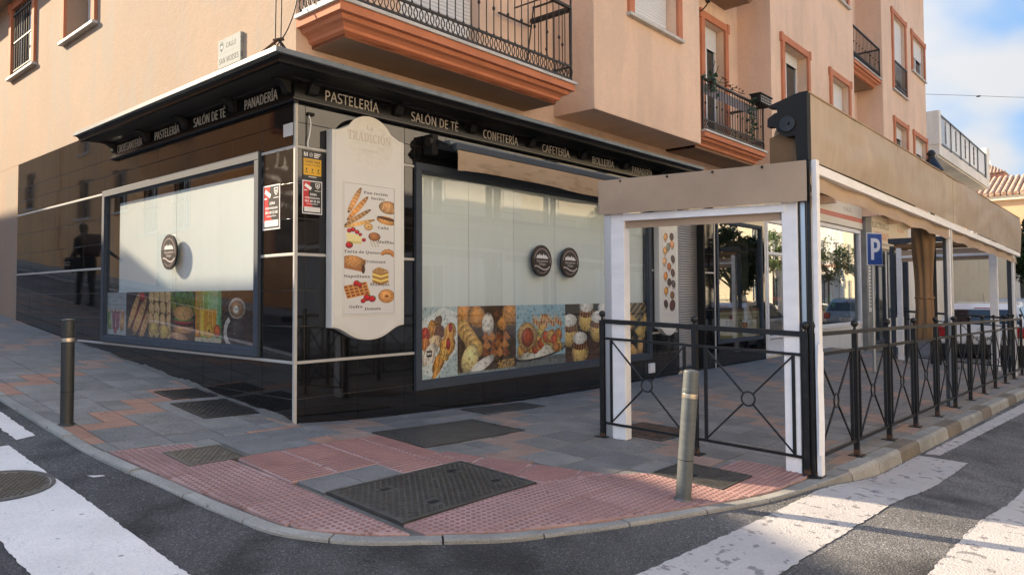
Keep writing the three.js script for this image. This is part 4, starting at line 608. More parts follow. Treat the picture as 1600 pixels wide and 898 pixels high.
  P.push((x, w, h) => { FOOD.fill(x, w, h, '#4a3526'); const r = rng(140); [[.1, .12, .16, .2], [.32, .16, .16, .16], [.9, .14, .16, .18], [.75, .28, .1, .1]].forEach((a, i) => blob(x, w * a[0], h * a[1], w * a[2], h * a[3], .4, [202, 142, 70], 141 + i)); FOOD.donut(x, w * .66, h * .14, w * .07, [96, 54, 30], 146); blob(x, w * .5, h * .28, w * .1, h * .18, 0, [238, 232, 222], 147, { crumbs: 10 }); for (let i = 0; i < 5; i++) blob(x, w * (.1 + .05 * i), h * (.34 + .07 * i), w * .13, h * .13, .6, [218, 172, 98], 150 + i); for (let i = 0; i < 12; i++) { const px = w * (.45 + .11 * (i % 4) + .04 * r()), py = h * (.48 + .12 * Math.floor(i / 4)); x.fillStyle = ['#b5713c', '#c98a4e', '#8e4f2a'][i % 3]; x.beginPath(); x.moveTo(px, py - h * .1); x.lineTo(px + w * .09, py + h * .02); x.lineTo(px, py + h * .07); x.lineTo(px - w * .06, py); x.fill(); } blob(x, w * .2, h * .78, w * .13, h * .24, .5, [232, 212, 150], 170); blob(x, w * .4, h * .88, w * .24, h * .08, -.4, [238, 234, 226], 171, { crumbs: 8 }); for (let i = 0; i < 60; i++) blob(x, w * (.66 + .3 * r()), h * (.84 + .14 * r()), w * .016, h * .02, 0, [196, 158, 96], 172 + i, { crumbs: 1 }); x.fillStyle = '#8d9ba0'; x.fillRect(0, h * .965, w, h * .035); });
  P.push((x, w, h) => { FOOD.fill(x, w, h, '#9cc3d6'); x.fillStyle = '#6c7478'; x.fillRect(0, h * .84, w, h * .16); blob(x, w * .5, h * .78, w * .52, h * .1, -.12, [44, 40, 38], 180, { crumbs: 0 }); blob(x, w * .5, h * .76, w * .5, h * .09, -.12, [214, 210, 196], 181, { crumbs: 4 }); const r = rng(182); for (let i = 0; i < 30; i++) { const a = i / 30 * 3.14, px = w * (.5 - .42 * Math.cos(a) * (.5 + .5 * r())), py = h * (.72 - .5 * Math.sin(a) * r()); blob(x, px, py, w * .085, h * .085, r() * 3, [[214, 168, 92], [190, 120, 60], [204, 196, 110], [196, 84, 50]][i % 4], 190 + i); } for (let i = 0; i < 12; i++) { const px = w * (.34 + .05 * i), py = h * (.2 + .03 * (i % 3)); x.fillStyle = '#d8b98a'; x.beginPath(); x.moveTo(px, py - h * .08); x.lineTo(px + w * .05, py + h * .12); x.lineTo(px - w * .03, py + h * .1); x.fill(); x.fillStyle = '#b4553a'; x.fillRect(px, py + h * .03, w * .025, h * .08); } blob(x, w * .22, h * .5, w * .2, h * .22, .2, [214, 172, 110], 230); blob(x, w * .22, h * .52, w * .12, h * .16, .2, [170, 76, 46], 231); });
  P.push((x, w, h) => { FOOD.fill(x, w, h, '#1b1411'); x.fillStyle = '#4d2f22'; x.fillRect(0, h * .62, w, h * .38); [[.5, .06], [.95, .1], [.1, .3], [.78, .26], [.34, .62], [1.0, .62]].forEach(([a, b], i) => { const X = w * a, Y = h * b; blob(x, X, Y + h * .22, w * .2, h * .22, 0, [220, 184, 112], 240 + i); blob(x, X, Y + h * .1, w * .19, h * .09, 0, [92, 44, 26], 250 + i); ribs(x, X, Y + h * .1, w * .18, h * .09, 0, 6, 'rgba(210,160,100,.7)', w * .02); blob(x, X, Y - h * .02, w * .17, h * .11, 0, [226, 226, 222], 260 + i, { crumbs: 6, dark: .8 }); }); });
  P.push((x, w, h) => { FOOD.fill(x, w, h, '#1e1812'); for (let i = 0; i < 9; i++) { x.strokeStyle = '#a98a55'; x.lineWidth = w * .035; x.beginPath(); x.moveTo(w * (i * .14 - .2), h * .3); x.lineTo(w * (i * .14 + .1), 0); x.stroke(); } const r = rng(270); for (let i = 0; i < 22; i++) blob(x, w * r(), h * (.25 + .7 * r()), w * .16, h * .09, r() * 3, [186 + 30 * r(), 160, 84 + 20 * r()], 280 + i); x.strokeStyle = '#17110d'; x.lineWidth = w * .07; x.beginPath(); x.moveTo(w * .4, h * .9); x.lineTo(w * .9, h * .2); x.stroke(); });
  M.picsR = P.map((f, i) => printMat(256, 200, (x, w, h) => { f(x, w, h); grainAndDim(x, w, h, i + 9, .03); }, 0.5));
}
// ---- shop windows: frame > glass, blinds, printed film, room behind
function shopWindow(side, [u0, u1, y0, y1], pics, cuts, filmTop, mats, blinds, seams) {
  const Q = g => side === 'L' ? toLeft(g) : g, f = 0.085, fr = [];
  const mit = (a, b, c, d) => fr.push(rbox(a, b, c, d, -0.09, 0.034, 0.006));
  mit(u0, u1, y1 - f, y1); mit(u0, u1, y0, y0 + f); mit(u0, u0 + f, y0 + f, y1 - f); mit(u1 - f, u1, y0 + f, y1 - f);
  fr.push(box(u0 + f, u1 - f, y0 + f, y0 + f + 0.018, -0.09, 0.012), box(u0 + f, u0 + f + 0.018, y0 + f + 0.018, y1 - f, -0.09, 0.012), box(u1 - f - 0.018, u1 - f, y0 + f + 0.018, y1 - f, -0.09, 0.012), box(u0 + f + 0.018, u1 - f - 0.018, y1 - f - 0.018, y1 - f, -0.09, 0.012));
  const w = obj('shop_window', fr.map(Q), M.frame, building);
  const a = u0 + f + 0.018, b = u1 - f - 0.018, c = y0 + f + 0.018, d = y1 - f - 0.018;
  const panes = [a, ...seams, b]; for (let i = 0; i + 1 < panes.length; i++) obj('glass', Q(box(panes[i] + (i ? 0.0025 : 0), panes[i + 1] - (i + 2 < panes.length ? 0.0025 : 0), c, d, -0.012, -0.006)), side === 'L' ? M.glassLeft : M.glassWide, w);
    for (let i = 0; i + 1 < cuts.length; i++) { const W = cuts[i + 1] - cuts[i], g = new THREE.BoxGeometry(W - 0.001, filmTop - c, 0.001); g.translate((cuts[i] + cuts[i + 1]) / 2, (c + filmTop) / 2, -0.0145); obj('printed_film', Q(g), mats[i], w, true); }
  for (const [p, q, e, h, dep] of blinds) { const g = box(p, q, e, h, dep - 0.004, dep); obj('blind', Q(g), M.blind, w); }
  obj('room', [box(u0, u1, y0, y0 + 0.02, -1.2, -0.1), box(u0, u1, y1 - 0.02, y1, -1.2, -0.1), box(u0, u0 + 0.02, y0, y1, -1.2, -0.1), box(u1 - 0.02, u1, y0, y1, -1.2, -0.1), box(u0, u1, y0, y1, -1.22, -1.2)].map(Q), M.dim, w);
  return w;
}
shopWindow('L', OPEN_L, 6, [-4.54, -3.91, -3.24, -2.62, -2.0, -1.41, -.71], 1.222, M.picsL, [[-4.3, -2.62, 1.20, 2.40, -0.07], [-2.612, -.73, 1.20, 2.40, -0.07], [-4.5, -.72, .6, 1.19, -0.07]], [-2.62]);
shopWindow('R', OPEN_R, 5, [1.555, 2.11, 3.13, 4.15, 5.15, 6.275], 1.035, M.picsR, [[1.54, 2.35, .2, 2.5, -0.07], [2.356, 3.16, .2, 2.5, -0.07], [3.166, 4.0, .2, 2.5, -0.07], [4.006, 5.1, .2, 2.5, -0.07], [5.106, 6.29, .2, 2.5, -0.07]], [3.92]);
{ // roller shutter over the bakery door, drawn down
  const g = [], n = 62, y0 = -0.12, y1 = 2.6; const pts = []; for (let k = 0; k <= n * 4; k++) { const t = k / (n * 4); pts.push([0.011 * Math.abs(Math.sin(t * n * Math.PI)), lerp(y0, y1, t)]); }
  const pos = []; for (let k = 0; k + 1 < pts.length; k++) { const [za, ya] = pts[k], [zb, yb] = pts[k + 1]; pos.push(7.31, ya, za, 8.26, ya, za, 8.26, yb, zb, 7.31, ya, za, 8.26, yb, zb, 7.31, yb, zb); }
  const m = new THREE.BufferGeometry(); m.setAttribute('position', new THREE.Float32BufferAttribute(pos, 3)); m.computeVertexNormals(); m.translate(0, 0, -0.14);
  const s = obj('roller_shutter', m, std({ roughness: 0.38, metalness: 0.75, color: C(0.42, 0.40, 0.38) }), building);
  obj('guide_rail', [box(7.272, 7.315, -0.15, 2.598, -0.2, -0.004), box(8.255, 8.298, -0.15, 2.598, -0.2, -0.004)], M.dark, s); obj('bottom_bar', rbox(7.316, 8.254, -0.15, -0.085, -0.155, -0.12, 0.004), M.frame, s);
}
{ // the shops farther along
  const wall = [wallShape(8.69, 11.06, -0.8, 3.2, [[8.80, 10.93, .24, 2.56]], 0.3, -0.02), wallShape(11.06, 18.2, -0.8, 3.2, [[11.14, 12.74, -0.7, 2.76], [14.35, 17.86, .30, 2.92]], 0.3, -0.02), wallShape(18.2, 23.1, -0.8, 3.2, [[18.75, 20.4, -0.7, 2.45], [20.6, 22.9, .4, 2.45]], 0.3, -0.02)];
  obj('shop_wall', [wall[0]], M.tiles[0], building); obj('shop_wall', [wall[1], wall[2]], M.whiteWall, building);
  function shopFront(name, u0, u1, y0, y1, mat, f, mid) { const fr = [rbox(u0, u1, y1 - f, y1, -0.1, 0.0), rbox(u0, u1, y0, y0 + f, -0.1, 0.0), rbox(u0, u0 + f, y0 + f, y1 - f, -0.1, 0.0), rbox(u1 - f, u1, y0 + f, y1 - f, -0.1, 0.0)]; for (const m of mid) fr.push(m[1] === 'h' ? rbox(u0 + f, u1 - f, m[0] - f * .35, m[0] + f * .35, -0.09, -0.004) : rbox(m[0] - f * .35, m[0] + f * .35, y0 + f, y1 - f, -0.09, -0.006));
    const w = obj(name, fr, mat, building); obj('glass', box(u0 + f, u1 - f, y0 + f, y1 - f, -0.05, -0.044), M.glassFar, w); obj('room', [box(u0, u1, y0, y0 + .03, -2.4, -.32), box(u0, u1, y1 - .03, y1, -2.4, -.32), box(u0, u0 + .03, y0, y1, -2.4, -.32), box(u1 - .03, u1, y0, y1, -2.4, -.32), box(u0, u1, y0, y1, -2.45, -2.4)], M.dim, w); return w; }
  const s2 = shopFront('shop_window', 8.80, 10.93, .24, 2.56, M.frame, 0.07, []);
  const banner = new THREE.BoxGeometry(1.92, .56, .002); banner.translate(9.865, .60, -0.058);
  obj('printed_film', banner, printMat(512, 160, (x, w, h) => { x.fillStyle = '#c9bd93'; x.fillRect(0, 0, w, h); x.fillStyle = '#8a5a34'; x.fillRect(0, 0, w, h * .1); x.strokeStyle = '#5d5238'; x.lineWidth = 3; x.strokeRect(8, h * .22, w - 16, h * .72); x.fillStyle = '#a8402e'; x.beginPath(); x.ellipse(w * .3, h * .24, w * .05, h * .14, 0, 0, 3.2); x.fill(); x.fillStyle = '#4b4536'; x.font = 'bold 62px sans-serif'; x.textAlign = 'center'; x.fillText('PANADERIA', w * .5, h * .66); x.font = 'italic 34px serif'; x.fillText('café', w * .5, h * .9); for (let i = 0; i < 5; i++) { x.fillStyle = ['#8d3a2c', '#59713c'][i % 2]; x.beginPath(); x.ellipse(w * .93, h * (.35 + i * .1), w * .03, h * .05, i, 0, 7); x.fill(); } }), s2, true);
  obj('counter', [box(9.0, 10.8, .25, 1.15, -1.5, -.9), box(8.95, 10.85, 1.15, 1.2, -1.55, -.85)], M.whiteAlu, s2);
  const s3 = shopFront('shop_door', 11.14, 12.74, -0.14, 2.76, M.whitePaint, 0.09, [[2.02, 'h'], [.25, 'h'], [12.25, 'v']]);
  obj('kick_panel', box(11.23, 12.65, -.05, .2, -0.06, -0.03), M.whitePaint, s3);
  const stick = new THREE.BoxGeometry(.55, 1.5, .002); stick.translate(11.8, 1.1, -.055);
  obj('door_sticker', stick, std({ roughness: .5, transparent: true, alphaTest: 0.5, map: canvasTex(128, 320, (x, w, h) => { x.clearRect(0, 0, w, h); x.strokeStyle = '#1f7a55'; x.lineWidth = 8; x.beginPath(); x.arc(w * .5, h * .2, w * .28, .6, 5.2); x.stroke(); x.beginPath(); x.moveTo(w * .3, h * .36); x.bezierCurveTo(w * .9, h * .3, w * .9, h * .1, w * .6, h * .06); x.stroke(); x.fillStyle = '#b5252c'; x.fillRect(w * .2, h * .5, w * .7, h * .05); x.fillStyle = '#1b1b1b'; x.beginPath(); x.arc(w * .5, h * .68, w * .2, 0, 7); x.fill(); for (let i = 0; i < 3; i++) x.fillRect(w * .25, h * (.83 + i * .05), w * .5, h * .025); }) }), s3, true);
  const s4 = shopFront('shop_window', 14.35, 17.86, .30, 2.92, M.whitePaint, 0.1, []);
  const arrow = extrude([[0, 0], [.25, -.2], [.62, .14], [.88, -.1], [.98, .06], [.66, .42], [.42, .2], [.12, .2]], .002); arrow.translate(14.7, .85, -.056); obj('window_sticker', arrow, std({ roughness: .5, color: C(.02, .17, .07) }), s4);
  const s5 = shopFront('shop_door', 18.75, 20.4, -0.3, 2.45, M.frame, 0.09, [[2.0, 'h'], [19.6, 'v']]);
  shopFront('shop_window', 20.6, 22.9, .4, 2.45, M.frame, 0.08, [[21.8, 'v']]);
  obj('stone_pillar', rbox(17.92, 18.52, -.6, 3.42, -0.015, 0.12, 0.01), M.kerb[1], building);
  const sign1 = printMat(1024, 256, (x, w, h) => { x.fillStyle = '#d8cfc0'; x.fillRect(0, 0, w, h); x.fillStyle = '#b9412f'; x.fillRect(0, h * .52, w, h * .2); x.fillStyle = 'rgba(150,140,125,.5)'; for (let i = 0; i < 16; i++) x.fillRect(w * i / 16, 0, 3, h); x.fillStyle = '#a49c8e'; x.font = 'bold 60px sans-serif'; x.fillText('PUBLIC', w * .52, h * .36); });
  const g1 = new THREE.BoxGeometry(3.5, .62, .05); g1.translate(16.12, 3.25, .02); obj('fascia_sign', g1, sign1, building, true);
  const sign2 = printMat(1024, 256, (x, w, h) => { x.fillStyle = '#cdbb9d'; x.fillRect(0, 0, w, h); x.textAlign = 'left'; x.fillStyle = '#4b463f'; x.font = 'bold 62px sans-serif'; x.fillText('ELECTRÓNICA', w * .05, h * .38); x.fillStyle = '#b8552c'; x.font = 'bold 84px sans-serif'; x.fillText('HISPANO', w * .09, h * .74); x.font = 'bold 40px sans-serif'; x.fillText('TEL 952 47', w * .68, h * .36); x.fillStyle = '#8a8275'; x.fillRect(w * .06, h * .84, w * .5, h * .06); });
  const g2 = new THREE.BoxGeometry(4.5, .95, .05); g2.translate(20.85, 2.98, .025); obj('fascia_sign', g2, sign2, building, true);
  const g3 = new THREE.BoxGeometry(.3, 1.5, .01); g3.translate(18.2, 1.4, .128); obj('name_plate', g3, printMat(48, 256, (x, w, h) => { x.fillStyle = '#d9d8d2'; x.fillRect(0, 0, w, h); x.fillStyle = '#3a3a3a'; for (let i = 0; i < 14; i++) x.fillRect(w * .28, h * (.06 + i * .063), w * .44, h * .035); }), building, true);
  // beams under the bays over the far shops
  for (const x of [9.93, 12.4, 14.1, 17.9, 20.6, 22.95]) obj('beam_end', box(x - .09, x + .09, 3.3, 3.54, .003, .5), M.stucco, building);
}
flags(building);
// ------------------------------------------------------------------ things fixed to the shop front
function boardOutline(w, y0, y1, rise, drop) { // scalloped board: shoulders, arched head, matching foot
  const s = new THREE.Shape(), h = w / 2; s.moveTo(-h, y0); s.bezierCurveTo(-h * .62, y0 - drop * .02, -h * .55, y0 - drop, 0, y0 - drop); s.bezierCurveTo(h * .55, y0 - drop, h * .62, y0 - drop * .02, h, y0);
  s.lineTo(h, y1); s.bezierCurveTo(h * .62, y1 + rise * .02, h * .55, y1 + rise, 0, y1 + rise); s.bezierCurveTo(-h * .55, y1 + rise, -h * .62, y1 + rise * .02, -h, y1); s.lineTo(-h, y0); return s;
}
const LABEL_TXT = '#3a342c';
function menuPoster(x, w, h) {
  x.fillStyle = '#d9d6d0'; x.fillRect(0, 0, w, h);
  const T = (s, u, v, z = .037) => { x.fillStyle = LABEL_TXT; x.font = `bold ${Math.round(h * z * .78)}px serif`; x.textAlign = 'center'; x.fillText(s, w * u, h * v); };
  FOOD.baguette(x, w * .2, h * .13, h * .11, w * .055, -1.2, [190, 132, 74], 1); FOOD.baguette(x, w * .26, h * .19, h * .12, w * .055, -1.0, [196, 130, 58], 2); FOOD.baguette(x, w * .26, h * .26, h * .11, w * .05, -.72, [150, 108, 62], 3); FOOD.baguette(x, w * .3, h * .305, h * .105, w * .045, -.38, [206, 156, 84], 4);
  T('Pan recién', .62, .07); T('hecho', .66, .108);
  blob(x, w * .88, h * .16, w * .2, h * .052, .15, [184, 134, 82], 5, { crumbs: 80 }); ribs(x, w * .88, h * .16, w * .17, h * .04, .15, 3, 'rgba(236,214,170,.8)', 5);
  blob(x, w * .84, h * .265, w * .21, h * .034, .2, [206, 150, 80], 6); blob(x, w * .84, h * .25, w * .2, h * .012, .2, [74, 40, 26], 7); ribs(x, w * .84, h * .268, w * .19, h * .028, .2, 8, 'rgba(120,66,30,.6)', 4); T('Caña', .77, .335);
  FOOD.donut(x, w * .47, h * .325, w * .09, [208, 164, 104], 8); x.fillStyle = '#d8d2c6'; x.beginPath(); x.moveTo(w * .48, h * .42); x.lineTo(w * .70, h * .42); x.lineTo(w * .66, h * .485); x.lineTo(w * .52, h * .485); x.fill(); for (let i = 0; i < 9; i++) { x.fillStyle = '#6d625a'; x.fillRect(w * (.51 + .02 * i), h * (.435 + .015 * (i % 3)), w * .01, h * .012); } blob(x, w * .59, h * .40, w * .12, h * .034, 0, [160, 104, 60], 9, { crumbs: 90 }); T('Muffins', .83, .447);
  x.fillStyle = '#e6d99a'; x.beginPath(); x.moveTo(w * .04, h * .38); x.lineTo(w * .32, h * .40); x.lineTo(w * .34, h * .465); x.lineTo(w * .06, h * .445); x.fill(); x.fillStyle = '#d4c072'; x.fillRect(w * .05, h * .445, w * .28, h * .016); for (const [a, b, R] of [[.1, .365, .045], [.17, .355, .05], [.25, .372, .045], [.31, .39, .035], [.1, .475, .07], [.38, .43, .04]]) FOOD.berry(x, w * a, h * b, w * R, a * 100 | 0); T('Tarta de Queso', .35, .535);
  FOOD.croissant(x, w * .86, h * .535, w * .17, 12); T('Croissant', .6, .605);
  x.save(); x.translate(w * .2, h * .615); x.rotate(.22); x.fillStyle = '#a4693a'; x.fillRect(-w * .2, -h * .045, w * .4, h * .095); x.restore(); blob(x, w * .19, h * .6, w * .23, h * .045, .22, [190, 134, 80], 22, { crumbs: 90 }); for (let i = 0; i < 16; i++) { x.fillStyle = '#5a3319'; x.fillRect(w * (.06 + .018 * i), h * (.575 + .012 * ((i * 7) % 5)), w * .018, h * .004); } blob(x, w * .37, h * .655, w * .035, h * .035, 0, [66, 36, 20], 23); T('Napolitana', .25, .722);
  for (let i = 0; i < 5; i++) { x.fillStyle = ['#a9773f', '#e8cf72'][i % 2]; x.beginPath(); const v = .665 + i * .018; x.moveTo(w * .55, h * v); x.lineTo(w * .72, h * (v + .02)); x.lineTo(w * .88, h * v); x.lineTo(w * .88, h * (v + .02)); x.lineTo(w * .72, h * (v + .042)); x.lineTo(w * .55, h * (v + .02)); x.fill(); } x.fillStyle = '#b48a54'; x.beginPath(); x.moveTo(w * .55, h * .662); x.lineTo(w * .68, h * .635); x.lineTo(w * .88, h * .66); x.lineTo(w * .72, h * .685); x.fill(); x.strokeStyle = '#6b4524'; x.lineWidth = 3; for (const u of [.62, .7, .78]) { x.beginPath(); x.moveTo(w * u, h * .65); x.lineTo(w * (u - .02), h * .675); x.stroke(); } T('Milhojas', .7, .782);
  x.save(); x.translate(w * .22, h * .82); x.rotate(-.25); x.fillStyle = '#d69a52'; x.fillRect(-w * .2, -h * .05, w * .46, h * .1); x.fillStyle = '#8e4a2a'; for (let i = 0; i < 5; i++) for (let j = 0; j < 4; j++) x.fillRect(w * (-.19 + .09 * i), h * (-.045 + .024 * j), w * .065, h * .016); x.restore(); for (const [a, b, R] of [[.24, .765, .06], [.3, .775, .05], [.45, .875, .075], [.55, .885, .07], [.37, .9, .05]]) FOOD.berry(x, w * a, h * b, w * R, 50 + a * 90 | 0); T('Gofre', .23, .955);
  FOOD.donut(x, w * .84, h * .865, w * .17, [214, 150, 88], 33); T('Donuts', .56, .972);
  x.strokeStyle = '#8c8a86'; x.lineWidth = 3; x.strokeRect(1, 1, w - 2, h - 2);
}
function menuPoster2(x, w, h) {
  x.fillStyle = '#d3d0cb'; x.fillRect(0, 0, w, h); const cols = [[196, 140, 80], [60, 34, 24], [206, 140, 90], [120, 120, 112], [200, 150, 90], [70, 52, 52], [210, 160, 110], [160, 92, 50], [74, 46, 44], [206, 130, 60], [60, 40, 40], [80, 70, 74], [200, 140, 60], [120, 80, 40], [58, 30, 34], [74, 36, 40]];
  const P = [[.25, .08], [.72, .07], [.75, .16], [.45, .19], [.2, .24], [.8, .33], [.15, .36], [.5, .42], [.78, .49], [.22, .53], [.5, .6], [.82, .62], [.25, .7], [.72, .75], [.22, .85], [.72, .87]];
  P.forEach(([a, b], i) => { const R = i === 15 ? .24 : .17; blob(x, w * a, h * b, w * R, h * R * .27, (i % 3 - 1) * .5, cols[i], 300 + i, { crumbs: 30 }); x.fillStyle = '#77736c'; x.fillRect(w * (a - .1), h * (b + .05), w * .2, h * .006); x.fillRect(w * (a - .08), h * (b + .06), w * .14, h * .005); });
}
function menuBoard(x, y, z, w, h0, h1, rise, drop, pw, py0, py1, poster, label, head) {
  const o = thing('menu_board', label, 'menu board', [x, y, z]); const s = boardOutline(w, h0 - y, h1 - y, rise, drop);
  const g = new THREE.ExtrudeGeometry(s, { depth: 0.085, bevelEnabled: true, bevelThickness: 0.008, bevelSize: 0.008, bevelOffset: -0.008, bevelSegments: 2, curveSegments: 20 }); g.translate(0, 0, 0.01);
  obj('panel', g, M.boardCream, o);
  const inn = boardOutline(w - 0.06, h0 - y + 0.025, h1 - y - 0.022, rise * .97, drop * .97), ho = boardOutline(w - 0.072, h0 - y + 0.031, h1 - y - 0.028, rise * .97, drop * .97); inn.holes.push(ho);
  const g2 = new THREE.ExtrudeGeometry(inn, { depth: 0.004, bevelEnabled: false, curveSegments: 20 }); g2.translate(0, 0, 0.1028); obj('bead', g2, M.boardCream, o);
  const fr = [], a = pw / 2 + 0.012, b0 = py0 - y - 0.012, b1 = py1 - y + 0.012, f = 0.012; fr.push(box(-a, a, b1 - f, b1, .1032, .109), box(-a, a, b0, b0 + f, .1032, .109), box(-a, -a + f, b0 + f, b1 - f, .1032, .109), box(a - f, a, b0 + f, b1 - f, .1032, .109)); obj('poster_frame', fr, M.boardCream, o);
  const p = new THREE.BoxGeometry(pw, py1 - py0, 0.002); p.translate(0, (py0 + py1) / 2 - y, 0.1044); obj('poster', p, printMat(384, 1200, poster, 0.4), o, true);
  if (head) { const q = new THREE.CircleGeometry(0.30, 48); q.scale(1, .9, 1); q.translate(0.0, h1 - y - .075, .1034); obj('printed_emblem', q, printMat(512, 512, (x, w, h) => { const r = rng(7); x.fillStyle = '#dcd9d0'; x.fillRect(0, 0, w, h); for (let i = 0; i < 500; i++) { const a = r() * 7, d = Math.sqrt(r()) * w * .46, k = 196 + 20 * r(); x.fillStyle = `rgb(${k + 10},${k + 5},${k - 6})`; x.globalAlpha = .35; x.beginPath(); x.ellipse(w / 2 + Math.cos(a) * d, h / 2 + Math.sin(a) * d, 10 + 20 * r(), 6 + 12 * r(), r() * 3, 0, 7); x.fill(); } x.globalAlpha = 1; x.fillStyle = '#c2b9aa'; x.textAlign = 'center'; x.save(); x.translate(w / 2, 0); x.scale(.84, 1.2); x.font = 'bold 92px serif'; x.fillText('TRADICIÓN', 0, h * .40, w * 1.12); x.restore(); x.font = 'bold 60px serif'; x.fillText('La', w * .5, h * .25); x.font = 'italic 34px serif'; x.fillText('Panadería', w * .5, h * .66); }, .6), o, true); }
  return flags(o);
}
menuBoard(.775, .72, 0.003, .89, .86, 2.755, .14, .135, .62, .985, 2.26, menuPoster, 'cream scalloped menu board with bread pictures between the corner and the wide window', true);
menuBoard(6.80, .50, 0.003, .62, .62, 2.62, .12, .12, .42, .80, 2.2, menuPoster2, 'cream menu board of dark cakes beside the closed roller shutter', false);
function sticker(label, x, y, z, w, h, draw, left, category = 'sticker') { const g = new THREE.BoxGeometry(w, h, 0.004); const m = obj('wall_sticker', left ? toLeft(g) : g, printMat(Math.round(w * 1500), Math.round(h * 1500), draw, .35), null, true); m.position.set(x, y, z); tag(m, label, category); return flags(m); }
const cctv = (x, w, h) => {
  x.fillStyle = '#e9e7e4'; x.fillRect(0, 0, w, h); x.fillStyle = '#26282c'; x.fillRect(w * .04, h * .03, w * .92, h * .94); x.fillStyle = '#c5242b'; x.beginPath(); x.moveTo(w * .04, h * .03); x.lineTo(w * .42, h * .03); x.lineTo(w * .30, h * .4); x.lineTo(w * .5, h * .82); x.lineTo(w * .04, h * .82); x.fill();
  x.fillStyle = '#f1efec'; x.save(); x.translate(w * .3, h * .2); x.rotate(.5); x.fillRect(-w * .2, -h * .055, w * .36, h * .1); x.restore(); x.fillRect(w * .08, h * .28, w * .16, h * .03); x.lineWidth = w * .03; x.strokeStyle = '#f1efec'; x.beginPath(); x.moveTo(w * .66, h * .08); x.lineTo(w * .88, h * .08); x.lineTo(w * .86, h * .17); x.lineTo(w * .77, h * .23); x.lineTo(w * .68, h * .17); x.closePath(); x.stroke(); x.fillRect(w * .73, h * .12, w * .08, h * .05); x.fillRect(w * .62, h * .285, w * .3, h * .016);
  x.textAlign = 'center'; x.fillStyle = '#f4f2ef'; x.font = `bold ${h * .085}px sans-serif`; x.fillText('ZONA', w * .55, h * .44); x.font = `bold ${h * .068}px sans-serif`; x.fillText('VIDEOVIGILADA', w * .5, h * .54, w * .82); x.font = `bold ${h * .09}px sans-serif`; x.fillText('901 48 32 68', w * .5, h * .645, w * .82); x.font = `bold ${h * .045}px sans-serif`; x.fillText('www.seguridad.es', w * .5, h * .71, w * .8);
  x.fillRect(w * .1, h * .79, w * .8, h * .14); x.fillStyle = '#c33'; x.fillRect(w * .1, h * .755, w * .45, h * .02); x.fillStyle = '#999'; for (let i = 0; i < 4; i++) x.fillRect(w * .13, h * (.81 + i * .03), w * .74, h * .009);
};
sticker('red and black video surveillance notice on the sunlit side of the corner', -.003, 2.015, -.405, .305, .43, cctv, true, 'notice');
sticker('red and black video surveillance notice on the shaded front, below the yellow notice', .18, 2.09, .003, .215, .315, cctv, false, 'notice');
sticker('black and yellow alarm notice beside the corner, above the red surveillance notice', .18, 2.395, .003, .215, .27, (x, w, h) => { x.fillStyle = '#232527'; x.fillRect(0, 0, w, h); x.fillStyle = '#e4e2de'; x.font = `bold ${h * .2}px sans-serif`; x.fillText('M', w * .05, h * .21); x.strokeStyle = '#d8d6d2'; x.lineWidth = w * .018; x.beginPath(); x.arc(w * .43, h * .14, w * .075, 0, 7); x.stroke(); x.beginPath(); x.moveTo(w * .38, h * .17); x.lineTo(w * .48, h * .11); x.stroke(); for (let i = 0; i < 3; i++) x.fillRect(w * .58, h * (.07 + i * .06), w * (.34 - .06 * i), h * .035); x.fillStyle = '#d9a514'; x.fillRect(w * .05, h * .28, w * .9, h * .58); x.fillStyle = '#3a3010'; x.textAlign = 'center'; x.font = `bold ${h * .13}px sans-serif`; x.fillText('CONECTADA', w * .5, h * .43, w * .78); x.font = `bold ${h * .055}px sans-serif`; x.fillText('A CENTRAL DE ALARMAS', w * .5, h * .52, w * .8); for (const u of [.2, .5, .8]) { x.fillRect(w * (u - .03), h * .62, w * .06, h * .08); x.fillRect(w * (u - .06), h * .74, w * .12, h * .03); } x.fillStyle = '#d8d6d2'; x.fillRect(w * .3, h * .9, w * .4, h * .03); }, false, 'notice');
sticker('torn scrap of white film left on the dark tiles under the cornice corner', -.003, 2.72, -.12, .16, .12, (x, w, h) => { x.fillStyle = '#d9d5cf'; x.fillRect(0, 0, w, h); }, true, 'film scrap');
